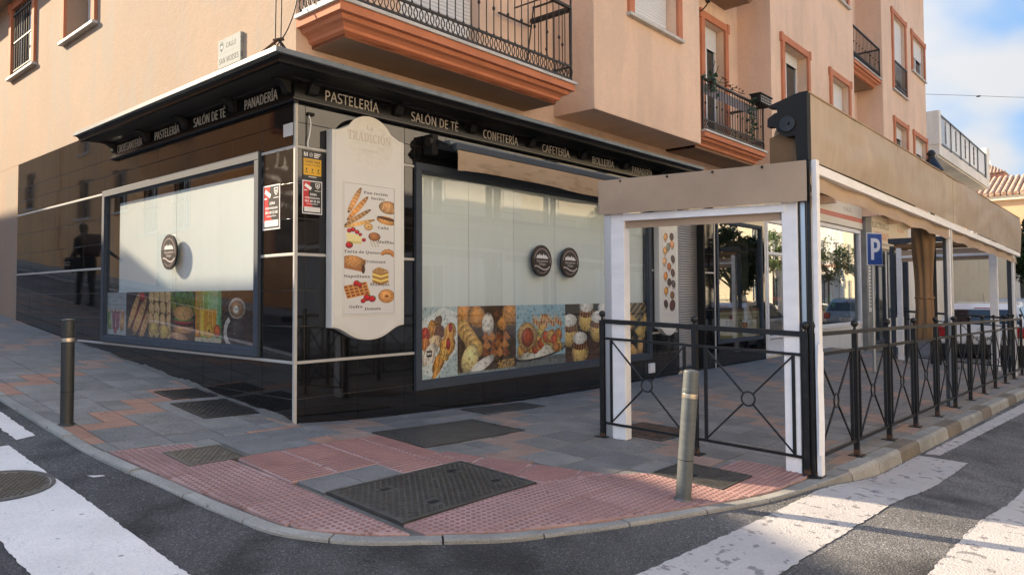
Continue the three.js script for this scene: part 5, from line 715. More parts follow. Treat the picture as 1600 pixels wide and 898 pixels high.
{ // round hanging logos
  const face = (x, w, h) => { const R = w / 2; x.fillStyle = '#1d1417'; x.fillRect(0, 0, w, h); x.strokeStyle = '#8d7f7e'; x.lineWidth = w * .035; x.beginPath(); x.arc(R, R, R * .78, 3.3, 5.9); x.stroke(); x.beginPath(); x.arc(R, R, R * .84, -.4, .15); x.stroke(); x.fillStyle = '#cfd0d0'; x.beginPath(); x.moveTo(w * .2, h * .42); x.lineTo(w * .24, h * .34); for (let i = 0; i < 5; i++) { const u = .28 + i * .1; x.lineTo(w * u, h * (.3 - .04 * (i % 2))); x.lineTo(w * (u + .05), h * .33); } x.lineTo(w * .82, h * .4); x.lineTo(w * .8, h * .43); x.fill(); x.textAlign = 'center'; x.font = `italic bold ${h * .1}px serif`; x.fillStyle = '#bdb6b2'; x.fillText('Una panera', w * .5, h * .54); x.fillText('Tempo', w * .5, h * .64); x.strokeStyle = '#c2b9b6'; x.lineWidth = w * .04; x.beginPath(); x.moveTo(w * .12, h * .68); x.bezierCurveTo(w * .35, h * .6, w * .55, h * .95, w * .9, h * .68); x.stroke(); x.lineWidth = w * .03; x.strokeStyle = '#7d7270'; x.beginPath(); x.arc(R, R, R * .8, .7, 2.3); x.stroke(); };
  const mat = printMat(256, 256, face, .4), rim = std({ color: C(.013, .009, .010), roughness: .5 });
  function logo(label, P, left) { const o = thing('logo_disc', label, 'logo sign', P, undefined); const c = new THREE.CylinderGeometry(.205, .205, .02, 48); c.rotateX(Math.PI / 2); c.translate(0, 0, .012); const f = new THREE.CircleGeometry(.2, 48); f.translate(0, 0, .0235); obj('disc', left ? toLeft(c) : c, rim, o); obj('printed_face', left ? toLeft(f) : f, mat, o, true); flags(o); return o; }
  logo('round dark logo hanging in the sunlit left window with its shadow on the blind', [.006, 1.68, -2.62], true);
  logo('round dark logo left of the pane joint in the wide window', [3.62, 1.605, -.004]);
  logo('round dark logo right of the pane joint in the wide window', [4.23, 1.60, -.004]);
}
{ // street name plaque
  const o = thing('street_plaque', 'white glazed street name plaque on the sunlit side wall reading CALLE SAN MOISES', 'street sign', [-.002, 3.565, -1.21]); const r = rng(9);
  const g = new THREE.BoxGeometry(.47, .30, .028); g.translate(0, .15, .014); const face = printMat(470, 300, (x, w, h) => { x.fillStyle = '#9fa29c'; x.fillRect(0, 0, w, h); x.strokeStyle = '#7d8280'; x.lineWidth = 3; x.beginPath(); x.moveTo(w * .31, 0); x.lineTo(w * .31, h); x.moveTo(w * .65, 0); x.lineTo(w * .65, h); x.moveTo(0, h * .5); x.lineTo(w, h * .5); x.stroke(); x.fillStyle = '#565c5b'; x.beginPath(); x.moveTo(w * .08, h * .14); x.lineTo(w * .24, h * .12); x.lineTo(w * .25, h * .3); x.quadraticCurveTo(w * .2, h * .44, w * .15, h * .44); x.quadraticCurveTo(w * .07, h * .38, w * .08, h * .14); x.fill(); x.fillStyle = '#d8dbd6'; x.fillRect(w * .12, h * .22, w * .08, h * .1); x.fillStyle = '#7b817f'; x.fillRect(w * .09, h * .07, w * .14, h * .04); x.font = 'bold 74px sans-serif'; x.textAlign = 'left'; x.fillStyle = '#3c4241'; x.fillText('CALLE', w * .36, h * .36, w * .56); x.font = 'bold 80px sans-serif'; x.fillText('SAN MOISES', w * .05, h * .86, w * .88); }, .85);
  obj('plate', toLeft(g), face, o, true); flags(o);
}
{ // small white box low on the front
  const o = thing('socket_box', 'small white box on the black tiles below the wide window', 'socket box', [6.36, -.075, .003]); obj('cover', rbox(-.085, .085, 0, .155, 0, .035, .008, 2), M.whiteAlu, o); obj('flap', rbox(-.065, .065, .03, .125, .0352, .042, .006), M.whitePaint, o); flags(o);
  const c = thing('loose_cable', 'short loose white cable dangling from the dark wall under the cornice by the corner', 'cable', [.13, 2.58, .003]); obj('wire', tube([V(0, .3, .004), V(.01, .22, .03), V(.005, .1, .02), V(-.01, .0, .012), V(.0, -.03, .02)], .006), M.whiteAlu, c); obj('clip', rbox(-.012, .06, .28, .31, 0, .02, .004), M.dark, c); flags(c);
}
{ // rolled awning over the wide window
  const o = thing('shop_awning', 'rolled beige awning under the cornice over the wide window', 'awning', [0, 2.55, 0]), Y = 2.55;
  const L = (x) => 2.80 - .0 * x, xa = 1.70, xb = 7.1, g = [];
  obj('cassette', [rbox(xa - .02, xb, .235, .285, .02, .32, .012, 2)], M.corniceCap, o);
  obj('front_bar', rbox(xa + .01, xb, .175, .25, .325, .39, .012, 2), M.frame, o);
  const n = 70, m = 6, pos = [], uv = [], idx = []; for (let i = 0; i <= n; i++) for (let j = 0; j <= m; j++) { const t = i / n, s = j / m, x = lerp(xa + .03, xb, t), wave = .012 * Math.sin(t * 26) * s + .03 * s * fbm(t * 9, s * 2, 31, 3); const drop = .215 - .02 * Math.sin(t * 9) * s; pos.push(x + s * .08 * (t < .02 ? 1 : 0),   .185 - drop * s, .38 - .09 * s * (.6 + .4 * s) + wave); uv.push(t, s); }
  for (let i = 0; i < n; i++) for (let j = 0; j < m; j++) { const a = i * (m + 1) + j; idx.push(a, a + 1, a + m + 1, a + 1, a + m + 2, a + m + 1); }
  const q = new THREE.BufferGeometry(); q.setAttribute('position', new THREE.Float32BufferAttribute(pos, 3)); q.setIndex(idx); q.computeVertexNormals(); obj('valance', q, M.awning, o);
  obj('bracket', [rbox(xa - .13, xa - .04, .14, .36, .004, .16, .015), bar(V(xa - .08, .32, .1), V(xa - .03, .2, .34), .03)], M.dark, o); obj('pivot', [moved(new THREE.CylinderGeometry(.05, .05, .03, 16).rotateZ(Math.PI / 2), xa - .15, .27, .12)], M.iron, o); flags(o);
}
{ // overhead wires at the corner of the cornice
  const c = thing('overhead_wires', 'thin black wires rising from the cornice corner past the balcony', 'cable', [-.40, 3.265, .28]);
  obj('strand', [rod(V(.02, .02, 0), V(.05, 8, .1), .006, .006, 5), rod(V(.06, .02, .02), V(.11, 8, .16), .006, .006, 5)], M.iron, c); obj('slack_wire', [tube([V(.02, .05, .02), V(.2, .28, -.1), V(.34, .6, -.18), V(.38, 1.1, -.2)], .006, 20, 5), tube([V(.02, .03, .02), V(.25, -.02, -.1), V(.42, .02, -.22)], .005, 14, 5)], M.iron, c); obj('clamp', [rod(V(-.06, 0, -.08), V(.04, .12, .02), .012), rod(V(.12, 0, .06), V(.04, .12, .02), .012), rod(V(.0, .1, 0), V(.08, .13, .04), .016)], M.rust, c); flags(c);
}
{ // wall lantern in the recess
  const o = thing('wall_lantern', 'small black wrought iron lantern beside the balcony door', 'lantern', [8.06, 6.22, .003]);
  obj('arm', [tube([V(0, 0, 0), V(0, -.03, .1), V(0, .03, .2), V(0, .08, .24)], .012, 16, 6), rbox(-.03, .03, -.06, .06, 0, .012, .004)], M.iron, o); const b = obj('lantern_cage', [lathe([[.03, .08], [.05, .1], [.045, .11]], 6), ...[0, 1, 2, 3, 4, 5].map(i => { const a = i * Math.PI / 3; return rod(V(.045 * Math.cos(a), .11, .045 * Math.sin(a)), V(.085 * Math.cos(a), .3, .085 * Math.sin(a)), .006, .006, 5); }), lathe([[.1, .30], [.09, .32], [.03, .38], [.015, .42], [0, .43]], 6)].map(g => moved(g, 0, 0, .24)), M.iron, o); obj('lantern_glass', moved(lathe([[.04, .115], [.08, .295]], 6), 0, 0, .24), std({ color: C(.35, .34, .3), roughness: .3, side: THREE.DoubleSide }), b); flags(o);
}
function leafCloud(n, place, size, cols, seed) { // many small folded leaves
  const r = rng(seed), pos = [], col = []; const P = V(0, 0, 0), q = new THREE.Quaternion(), a = V(0, 0, 0);
  for (let i = 0; i < n; i++) { const p = place(r, i); if (!p) continue; q.setFromEuler(new THREE.Euler((r() - .5) * 2.4, r() * 6.3, (r() - .5) * 2.4)); const s = size * (.6 + .8 * r()), c = cols[Math.floor(r() * cols.length)], k = .75 + .5 * r();
    const pts = [[0, 0, 0], [.32, .08, .45], [0, 0, 1], [-.32, .08, .45]].map(v => { a.set(...v).multiplyScalar(s).applyQuaternion(q).add(p); return [a.x, a.y, a.z]; });
    for (const t of [[0, 1, 2], [0, 2, 3]]) for (const v of t) { pos.push(...pts[v]); col.push(c[0] * k, c[1] * k, c[2] * k); } }
  const g = new THREE.BufferGeometry(); g.setAttribute('position', new THREE.Float32BufferAttribute(pos, 3)); g.setAttribute('color', new THREE.Float32BufferAttribute(col, 3)); g.computeVertexNormals(); return g;
}
M.leafV = std({ roughness: .6, side: THREE.DoubleSide, vertexColors: true });
{ // planter and trailing plants on the balcony
  const o = thing('planter_box', 'black planter box with white lattice hooked on the balcony corner', 'planter', [9.1, 4.58, .74]);
  obj('box', [rbox(-.26, .26, 0, .16, -.08, .1, .012), rbox(-.28, .28, .15, .18, -.1, .12, .008)], M.dark, o); const g = []; for (let i = 0; i < 6; i++) g.push(box(-.22 + i * .085, -.215 + i * .085, .03, .13, .1012, .104)); for (const y of [.03, .08, .13]) g.push(box(-.22, .22, y - .004, y + .004, .1012, .1045)); obj('lattice', g, M.strip, o); flags(o);
  const plant = (label, x, y, z, f, seed, stems) => { const p = thing('trailing_plant', label, 'plant', [x, y, z]); obj('stem', stems, std({ color: C(.06, .045, .03), roughness: .9 }), p); const m = new THREE.Mesh(leafCloud(70, f, .075, [[.02, .075, .045], [.03, .10, .05], [.015, .05, .035]], seed), M.leafV); m.name = 'foliage'; m.userData.kind = 'stuff'; p.add(m); flags(p); };
  plant('green ivy trailing down the balcony bars below the planter box', 8.75, 4.55, .74, (r) => { const t = r(); return V((r() - .5) * .12 - .04 * t, .08 - .72 * t, (r() - .5) * .08); }, 3, [tube([V(.05, .12, -.04), V(0, .0, .02), V(-.03, -.3, .01), V(.0, -.66, .02)], .006)]);
  plant('leafy plant with dark twigs at the left end of the balcony rail', 7.2, 4.62, .70, (r) => V((r() - .5) * .3, (r() - .6) * .3, (r() - .5) * .12), 4, [tube([V(0, -.1, 0), V(.02, .15, 0), V(.1, .35, .02)], .006), tube([V(0, -.1, 0), V(-.03, .2, 0), V(-.02, .45, .02)], .006), tube([V(0, 0, 0), V(.14, .12, 0), V(.22, .3, .02)], .006)]);
  const s = thing('railing_plant', 'sparse reddish plant growing along the balcony rail', 'plant', [7.9, 4.64, .69]); obj('stem', [tube([V(-.5, 0, 0), V(-.2, .05, .01), V(.2, .02, 0), V(.6, .04, .01)], .006)], std({ color: C(.06, .045, .03), roughness: .9 }), s); const m = new THREE.Mesh(leafCloud(40, (r) => V(-.5 + r() * 1.1, .02 + r() * .1, (r() - .5) * .08), .06, [[.10, .045, .03], [.05, .05, .025]], 5), M.leafV); m.name = 'foliage'; m.userData.kind = 'stuff'; s.add(m); flags(s);
}
// ------------------------------------------------------------------ bollards
function bollard(label, x, z, h, r, mat, lean, group) {
  const o = thing('bollard', label, 'bollard', [x, ground(x, z) - .003, z]); 
  obj('post', lathe([[r + .012, 0], [r + .012, .012], [r, .016], [r, h - .012], [r - .006, h - .003], [r - .03, h + .001], [.0001, h + .002]], 32), mat, o);
  const b = h * .785; obj('reflective_band', lathe([[r + .001, b], [r + .0018, b + .002], [r + .0018, b + .028], [r + .001, b + .03]], 32), M.chrome, o); obj('collar', lathe([[r + .001, b + .034], [r + .0025, b + .036], [r + .0025, b + .06], [r + .001, b + .062]], 32), mat, o);
  obj('groove', lathe([[r + .0008, h * .31], [r + .0012, h * .313], [r + .0008, h * .316]], 32), M.dark, o);
  if (lean) { o.rotation.z = lean[0]; o.rotation.x = lean[1]; } return flags(o);
}
bollard('straight dark grey bollard at the kerb of the side street, left of the corner', -1.615, -.78, .865, .049, M.bollardDark);
bollard('leaning light grey bollard on the pink studded tiles by the railing', .755, 3.52, .875, .052, M.bollardGrey, [-.052, .058]);
// ------------------------------------------------------------------ railings round the terrace
const zF = x => 3.92 + .012 * (x - 2.03);      // the line of the railing along the kerb
const XE = 2.03;
function railing(label, pts, faceY) { // posts at pts, panels between
  const o = thing('terrace_railing', label, 'railing', [pts[0][0], ground(...pts[0]), pts[0][1]]), O = o.position, H = 1.115;
  const at = (i, h, off = 0) => { const p = pts[i]; return V(p[0] - O.x, ground(...p) + h - O.y, p[1] - O.z); };
  for (let i = 0; i < pts.length; i++) { const b = at(i, 0), t = at(i, H - .02); const p = obj('post', [bar(b, t, .042), rbox(b.x - .062, b.x + .062, b.y + .0, b.y + .009, b.z - .062, b.z + .062, .003)], M.black, o);
    obj('rusty_foot', box(b.x - .0225, b.x + .0225, b.y + .01, b.y + .01 + .025 + .03 * ((i * 37 % 10) / 10), b.z - .0225, b.z + .0225), M.rust, p); obj('ball_finial', [moved(new THREE.SphereGeometry(.031, 16, 12), t.x, t.y + .058, t.z), rod(t, V(t.x, t.y + .035, t.z), .012)], M.black, p); }
  for (let i = 0; i + 1 < pts.length; i++) {
    const A = h => at(i, h), B = h => at(i + 1, h), mix = (h, t) => A(h).lerp(B(h), t);
    obj('rail', [bar(A(H - .03), B(H - .03), .032, .042)], M.black, o); obj('rail', [bar(A(.925), B(.925), .028, .022)], M.black, o); obj('rail', [bar(A(.135), B(.135), .028, .022)], M.black, o);
    const t0 = .105, t1 = .895; for (const t of [t0, t1]) obj('upright', bar(mix(.148, t), mix(.912, t), .018, .026), M.black, o);
    const c = mix(.53, .5), u = B(0).sub(A(0)).normalize(), R = .056, ring = new THREE.TorusGeometry(R, .0075, 8, 28); ring.rotateY(Math.atan2(-u.z, u.x)); ring.translate(c.x, c.y, c.z); obj('ring', ring, M.black, o);
    for (const [t, h] of [[t0 + .012, .9], [t1 - .012, .9], [t0 + .012, .16], [t1 - .012, .16]]) { const e = mix(h, t), d = c.clone().sub(e).normalize(); obj('diagonal_bar', bar(e, c.clone().addScaledVector(d, -R), .013), M.black, o); }
  }
  return flags(o);
}
railing('short black railing across the near end of the terrace behind the leaning bollard', [[XE, 2.02], [XE, 2.97], [XE, zF(XE) - .012]]);
{ const p = []; for (let k = 0; k < 12; k++) { const x = XE + .035 + 1.03 * k; p.push([x, zF(x) + .03]); } railing('long black railing along the kerb beside the terrace', p); }
// ------------------------------------------------------------------ canvas terrace
{
  const o = thing('terrace_canopy', 'beige canvas terrace canopy on white posts in front of the bakery', 'canopy', [XE, ground(XE, 3), 3]), O = o.position;
  const L = g => g.translate(-O.x, -O.y, -O.z);
  const add = (n, gs, m, p = o) => obj(n, (Array.isArray(gs) ? gs : [gs]).map(L), m, p);
  const gy = (x, z) => ground(x, z);
  function sheet(fn, n, m) { const pos = [], uv = [], idx = []; for (let i = 0; i <= n; i++) for (let j = 0; j <= m; j++) { pos.push(...fn(i / n, j / m)); uv.push(i / n, 1 - j / m); } for (let i = 0; i < n; i++) for (let j = 0; j < m; j++) { const a = i * (m + 1) + j; idx.push(a, a + 1, a + m + 1, a + 1, a + m + 2, a + m + 1); } const g = new THREE.BufferGeometry(); g.setAttribute('position', new THREE.Float32BufferAttribute(pos, 3)); g.setIndex(idx); g.computeVertexNormals(); return g; }
  const X1 = 13.6, top = x => 2.735 - .009 * (x - 2), bot = x => 2.205 - .022 * (x - 2);
  // big front cloth with slack folds between its seams
  const front = sheet((t, s) => { const x = lerp(2.03, X1, t), f = .05 * Math.sin(s * 3) * fbm(x * 0.7, s * 1.2, 61, 3) + .09 * (fbm(x * 1.1 + s * 1.3, s * 1.2 - x * .5, 65, 2) - .5) * (.25 + Math.sin(s * 3)), near = Math.exp(-Math.max(0, x - 2.03) * 1.6), ramp = smooth(2.03, 2.6, x), fold = .02 * near * Math.sin(Math.PI * s) * (1 + Math.sin((s * .8 + (x - 2) * .9) * 7)); return [x, lerp(top(x) - .008 * Math.sin(t * 40) * .5, bot(x), s), zF(x) + .035 + (f + fold) * ramp]; }, 180, 14);
  add('front_valance', front, M.canvasFront);
  const seams = []; for (const x of [4.6, 7.3, 10.1]) seams.push(bar(V(x, top(x), zF(x) + .050), V(x, bot(x), zF(x) + .045), .004, .003)); for (const q of seams) add('seam', q, M.canvasFront);
  add('piping', [tube([V(2.03, top(2.03), zF(2) + .037), V(6, top(6), zF(6) + .037), V(10, top(10), zF(10) + .037), V(X1, top(X1), zF(X1) + .037)], .009, 40, 5)], M.canvas);
  const under = sheet((t, s) => { const x = lerp(2.17, X1 - .1, t), sc = .018 * Math.abs(Math.sin(t * 44)); return [x, bot(x) - .075 - s * (.155 - sc), zF(x) - .02 + .012 * Math.sin(t * 60 + s) + .03 * s * fbm(t * 20, s, 71, 3)]; }, 120, 6); add('inner_valance', under, M.canvas);
  add('front_beam', [bar(V(2.1, bot(2.1) - .045, zF(2.1)), V(X1, bot(X1) - .045, zF(X1)), .075, .06)], M.whitePaint);
  // end cloth, beam and strip
  add('end_valance', sheet((t, s) => [XE - .04 - .012 * fbm(t * 4, s * 3, 75, 3) - .01 * Math.sin(t * 7), lerp(lerp(2.235, 2.19, t), lerp(1.915, 1.875, t), s), lerp(2.02, 3.955, t)], 50, 6), M.canvas);
  for (const t of [.13, .38, .6, .82]) add('valance_button', moved(new THREE.SphereGeometry(.011, 8, 6), XE - .054, lerp(2.235, 2.19, t) - .02, lerp(2.02, 3.955, t)), M.dark);
  add('end_beam', [bar(V(XE + .02, 1.875, 2.26), V(XE + .02, 1.84, 3.76), .06, .062)], M.whitePaint);
  add('inner_valance', sheet((t, s) => [XE + .03 + .006 * Math.sin(t * 9), lerp(lerp(1.85, 1.815, t), lerp(1.775, 1.745, t), s), lerp(2.27, 3.755, t)], 20, 3), M.canvas);
  // posts
  const post = (x0, x1, z0, z1, y1, m) => add('post', rbox(x0, x1, gy(x0, z0) - .002, y1, z0, z1, .006), m);
  post(XE + .0, XE + .1, 2.125, 2.27, 1.93, M.whitePaint); post(XE + .004, XE + .09, 2.045, 2.122, 1.93, M.steel);
  post(XE + .0, XE + .10, 3.735, 3.86, 1.93, M.whitePaint);
  add('screen_channel', [box(XE + .01, XE + .05, gy(XE, 3.88), 1.9, 3.864, 3.872), box(XE + .01, XE + .05, gy(XE, 3.88), 1.9, 3.915, 3.925), box(XE + .01, XE + .05, 1.88, 1.9, 3.872, 3.915)], M.black); add('clear_strip', box(XE + .025, XE + .03, .9, 1.88, 3.873, 3.914), M.steel);
  post(XE + .0, XE + .016, 3.93, 3.962, 2.2, M.black); post(XE + .018, XE + .085, 3.965, 4.008, 2.2, M.whitePaint);
  add('flaking_board', extrude([[0, 0], [.045, 0], [.05, .2], [.046, .5], [.05, .78], [.03, .86], [.008, .84], [.0, .6], [.006, .3]], .012).rotateY(-.75).translate(XE - .012, gy(XE, 3.97) + .17, 3.99), M.whitePaint);
  for (const x of [7.3, 12.95]) { const z = zF(x) - .03, y = bot(x) - .05; post(x - .10, x - .045, z - .04, z - .005, y, M.frame); post(x - .04, x + .035, z - .03, z + .03, y, M.whitePaint); post(x + .04, x + .08, z - .0, z + .045, y, M.steel); }
  // rolled roof in its housing along the front, seen from the end
  add('housing', [extrude([[3.72, 2.64], [3.725, 2.605], [3.70, 2.60], [3.645, 2.565], [3.642, 2.50], [3.70, 2.495], [3.735, 2.44], [3.79, 2.40], [3.862, 2.40], [3.872, 2.20], [3.957, 2.20], [3.957, 2.735], [3.90, 2.735], [3.66, 2.67], [3.655, 2.652]], .08).rotateY(-Math.PI / 2)  .translate(XE + .06, 0, 0), box(XE + .025, X1, 2.66, 2.685, 3.7, 3.94)], M.dark);
  add('roller', [moved(new THREE.CylinderGeometry(.1, .1, 11.3, 28).rotateZ(Math.PI / 2), 7.75, 2.43, 3.76)], M.canvas); add('roller_cap', [moved(new THREE.CylinderGeometry(.062, .062, .03, 28).rotateZ(Math.PI / 2), XE - .02, 2.50, 3.805), moved(new THREE.CylinderGeometry(.012, .012, .05, 10).rotateZ(Math.PI / 2), XE - .03, 2.505, 3.81)], M.black);
  add('hanging_cloth', sheet((t, s) => [lerp(XE + .12, 7, t), lerp(2.42, 2.07, s), 3.655 + .02 * s + .012 * Math.sin(t * 30)], 30, 5), M.curtain); add('end_flap', sheet((t, s) => [XE + .055, lerp(lerp(2.42, 2.50, t), lerp(2.09, 2.16, t), s), lerp(3.63, 3.86, t)], 6, 5), M.curtain);
  flags(o);
}
{ // gathered curtain
  const x = 6.75, z = 3.78, o = thing('gathered_curtain', 'brown curtain gathered and tied beside the middle terrace post', 'curtain', [x, ground(x, z), z]); const y0 = .86, y1 = 2.2 - ground(x, z) - .2, n = 48, m = 40, pos = [], idx = [];
  for (let j = 0; j <= m; j++) for (let i = 0; i < n; i++) { const t = j / m, a = i / n * Math.PI * 2, R = lerp(.155, .115, smooth(0, .55, t)) * (t > .5 ? 1 + .1 * smooth(.5, 1, t) : 1) * (1 + .13 * Math.sin(a * 7 + 2.2 * Math.sin(t * 3)) + .06 * Math.sin(a * 13 + t * 5)); pos.push(R * Math.cos(a), lerp(y1, y0, t), R * Math.sin(a) * .8); }
  for (let j = 0; j < m; j++) for (let i = 0; i < n; i++) { const a = j * n + i, b = j * n + (i + 1) % n; idx.push(a, b, a + n, b, b + n, a + n); }
  const g = new THREE.BufferGeometry(); g.setAttribute('position', new THREE.Float32BufferAttribute(pos, 3)); g.setIndex(idx); g.computeVertexNormals(); obj('cloth', g, M.curtain, o); obj('tie', moved(new THREE.TorusGeometry(.118, .012, 6, 30).rotateX(Math.PI / 2), 0, lerp(y1, y0, .62), 0).scale(1, 1, .9), M.curtain, o); flags(o);
}
{ // second, grey-framed canopy farther along
  const X = 13.85, o = thing('grey_canopy', 'grey framed terrace canopy beyond the beige one', 'canopy', [X, ground(X, 3), 3]), O = o.position, L = g => g.translate(-O.x, -O.y, -O.z), add = (n, gs, m) => obj(n, (Array.isArray(gs) ? gs : [gs]).map(L), m, o);
  const g0 = z => ground(X, z) - .1;
  for (const [z, m, a] of [[1.72, M.frame, .08], [1.86, M.whitePaint, .10], [3.60, M.whitePaint, .14]]) add('post', rbox(X, X + .1, g0(z), 2.2, z - a / 2, z + a / 2, .006), m);
  add('beam', [rbox(X - .02, X + .1, 2.26, 2.37, 1.66, 3.78, .006), rbox(X, X + 1.3, 2.26, 2.36, 3.70, 3.80, .006), rbox(X, X + 1.3, 2.26, 2.36, 1.66, 1.76, .006)], M.frame);
  add('cross_bar', [rbox(X + .02, X + .09, 1.93, 1.985, 1.9, 3.56, .006)], M.whitePaint);
  add('roller', [moved(new THREE.CylinderGeometry(.065, .065, 1.9, 20).rotateX(Math.PI / 2), X + .06, 2.18, 2.72)], M.curtain); add('valance', [box(X + .05, X + .055, 1.99, 2.1, 1.9, 3.56), box(X + .05, X + .055, 1.85, 1.93, 1.9, 3.56)], M.canvas);
  for (const z of [1.72, 3.74]) add('rear_post', rbox(X + 1.2, X + 1.3, g0(z) - .1, 2.3, z - .05, z + .05, .006), M.frame);
  flags(o);
  railing('low black railing across the end of the terrace under the grey canopy', [[13.3, 2.1], [13.3, 3.0], [13.3, 3.9]]);
}
{ // parking sign on its pole
  const x = 10.8, z = 2.12, o = thing('parking_sign', 'blue and white parking sign on a grey pole behind the terrace', 'road sign', [x, ground(x, z), z]), a = -.62, y = 1.98 - ground(x, z), w = .42, h = .60;
  const s = (w, h, d, r) => { const q = new RoundedBoxGeometry(w, h, d, 3, r); return q; };
  const plate = s(w, h, .02, .009); plate.translate(0, y, .045);
  const rot = -.40;
  obj('pole', rod(V(0, 0, 0), V(0, y + .28, 0), .03, .03, 16), M.steel, o); const pl = obj('plate', plate.rotateY(rot), M.whiteAlu, o);
  const f = new THREE.BoxGeometry(w - .03, h - .03, .002); f.translate(0, y, .0562); obj('printed_face', f.rotateY(rot), printMat(168, 240, (x, w, h) => { x.fillStyle = '#27509a'; x.fillRect(0, 0, w, h); x.fillStyle = '#e8eaf0'; x.font = `bold ${h * .98}px sans-serif`; x.textAlign = 'center'; x.fillText('P', w * .52, h * .85); }, .4), pl, true); flags(o);
}
{ // street lantern behind the canopy, with another across the street
  const mk = (label, x, z, y0) => { const o = thing('street_lantern', label, 'street lamp', [x, y0, z]); obj('column', lathe([[.11, 0], [.11, .5], [.07, .62], [.05, 1.0], [.042, 3.55], [.05, 3.58], [.03, 3.62], [.05, 3.7]], 16), M.black, o); const h = obj('lamp_head', [lathe([[.09, 3.72], [.1, 3.74]], 6), ...[0, 1, 2, 3, 4, 5].map(i => { const a = i * Math.PI / 3; return rod(V(.1 * Math.cos(a), 3.74, .1 * Math.sin(a)), V(.2 * Math.cos(a), 4.12, .2 * Math.sin(a)), .011, .011, 5); }), lathe([[.23, 4.12], [.22, 4.15], [.13, 4.3], [.07, 4.42], [.07, 4.46], [.1, 4.48], [.05, 4.56], [0, 4.58]], 20)], M.black, o); obj('lamp_glass', lathe([[.095, 3.745], [.19, 4.11]], 6), std({ color: C(.62, .62, .60), roughness: .3, side: THREE.DoubleSide }), h); flags(o); };
  mk('black street lantern whose cap shows above the beige canopy', 13.75, 2.56, ground(13.75, 2.56) - .02); mk('black street lantern across the main street, mirrored in the shop glass', 32.7, 11.4, -.5);
}
{ const c = thing('overhead_cable', 'thin cable with a small weight crossing the sky', 'cable', [30, 8.95, 1.4]); obj('strand', [tube([V(-2, .05, -2), V(0, 0, 0), V(1, -.03, 1), V(9, .05, 9)], .008, 20, 5)], M.black, c); obj('weight', moved(new THREE.SphereGeometry(.055, 10, 8).scale(1, .6, 1.6), -.2, -.01, -.2), M.black, c); flags(c); }
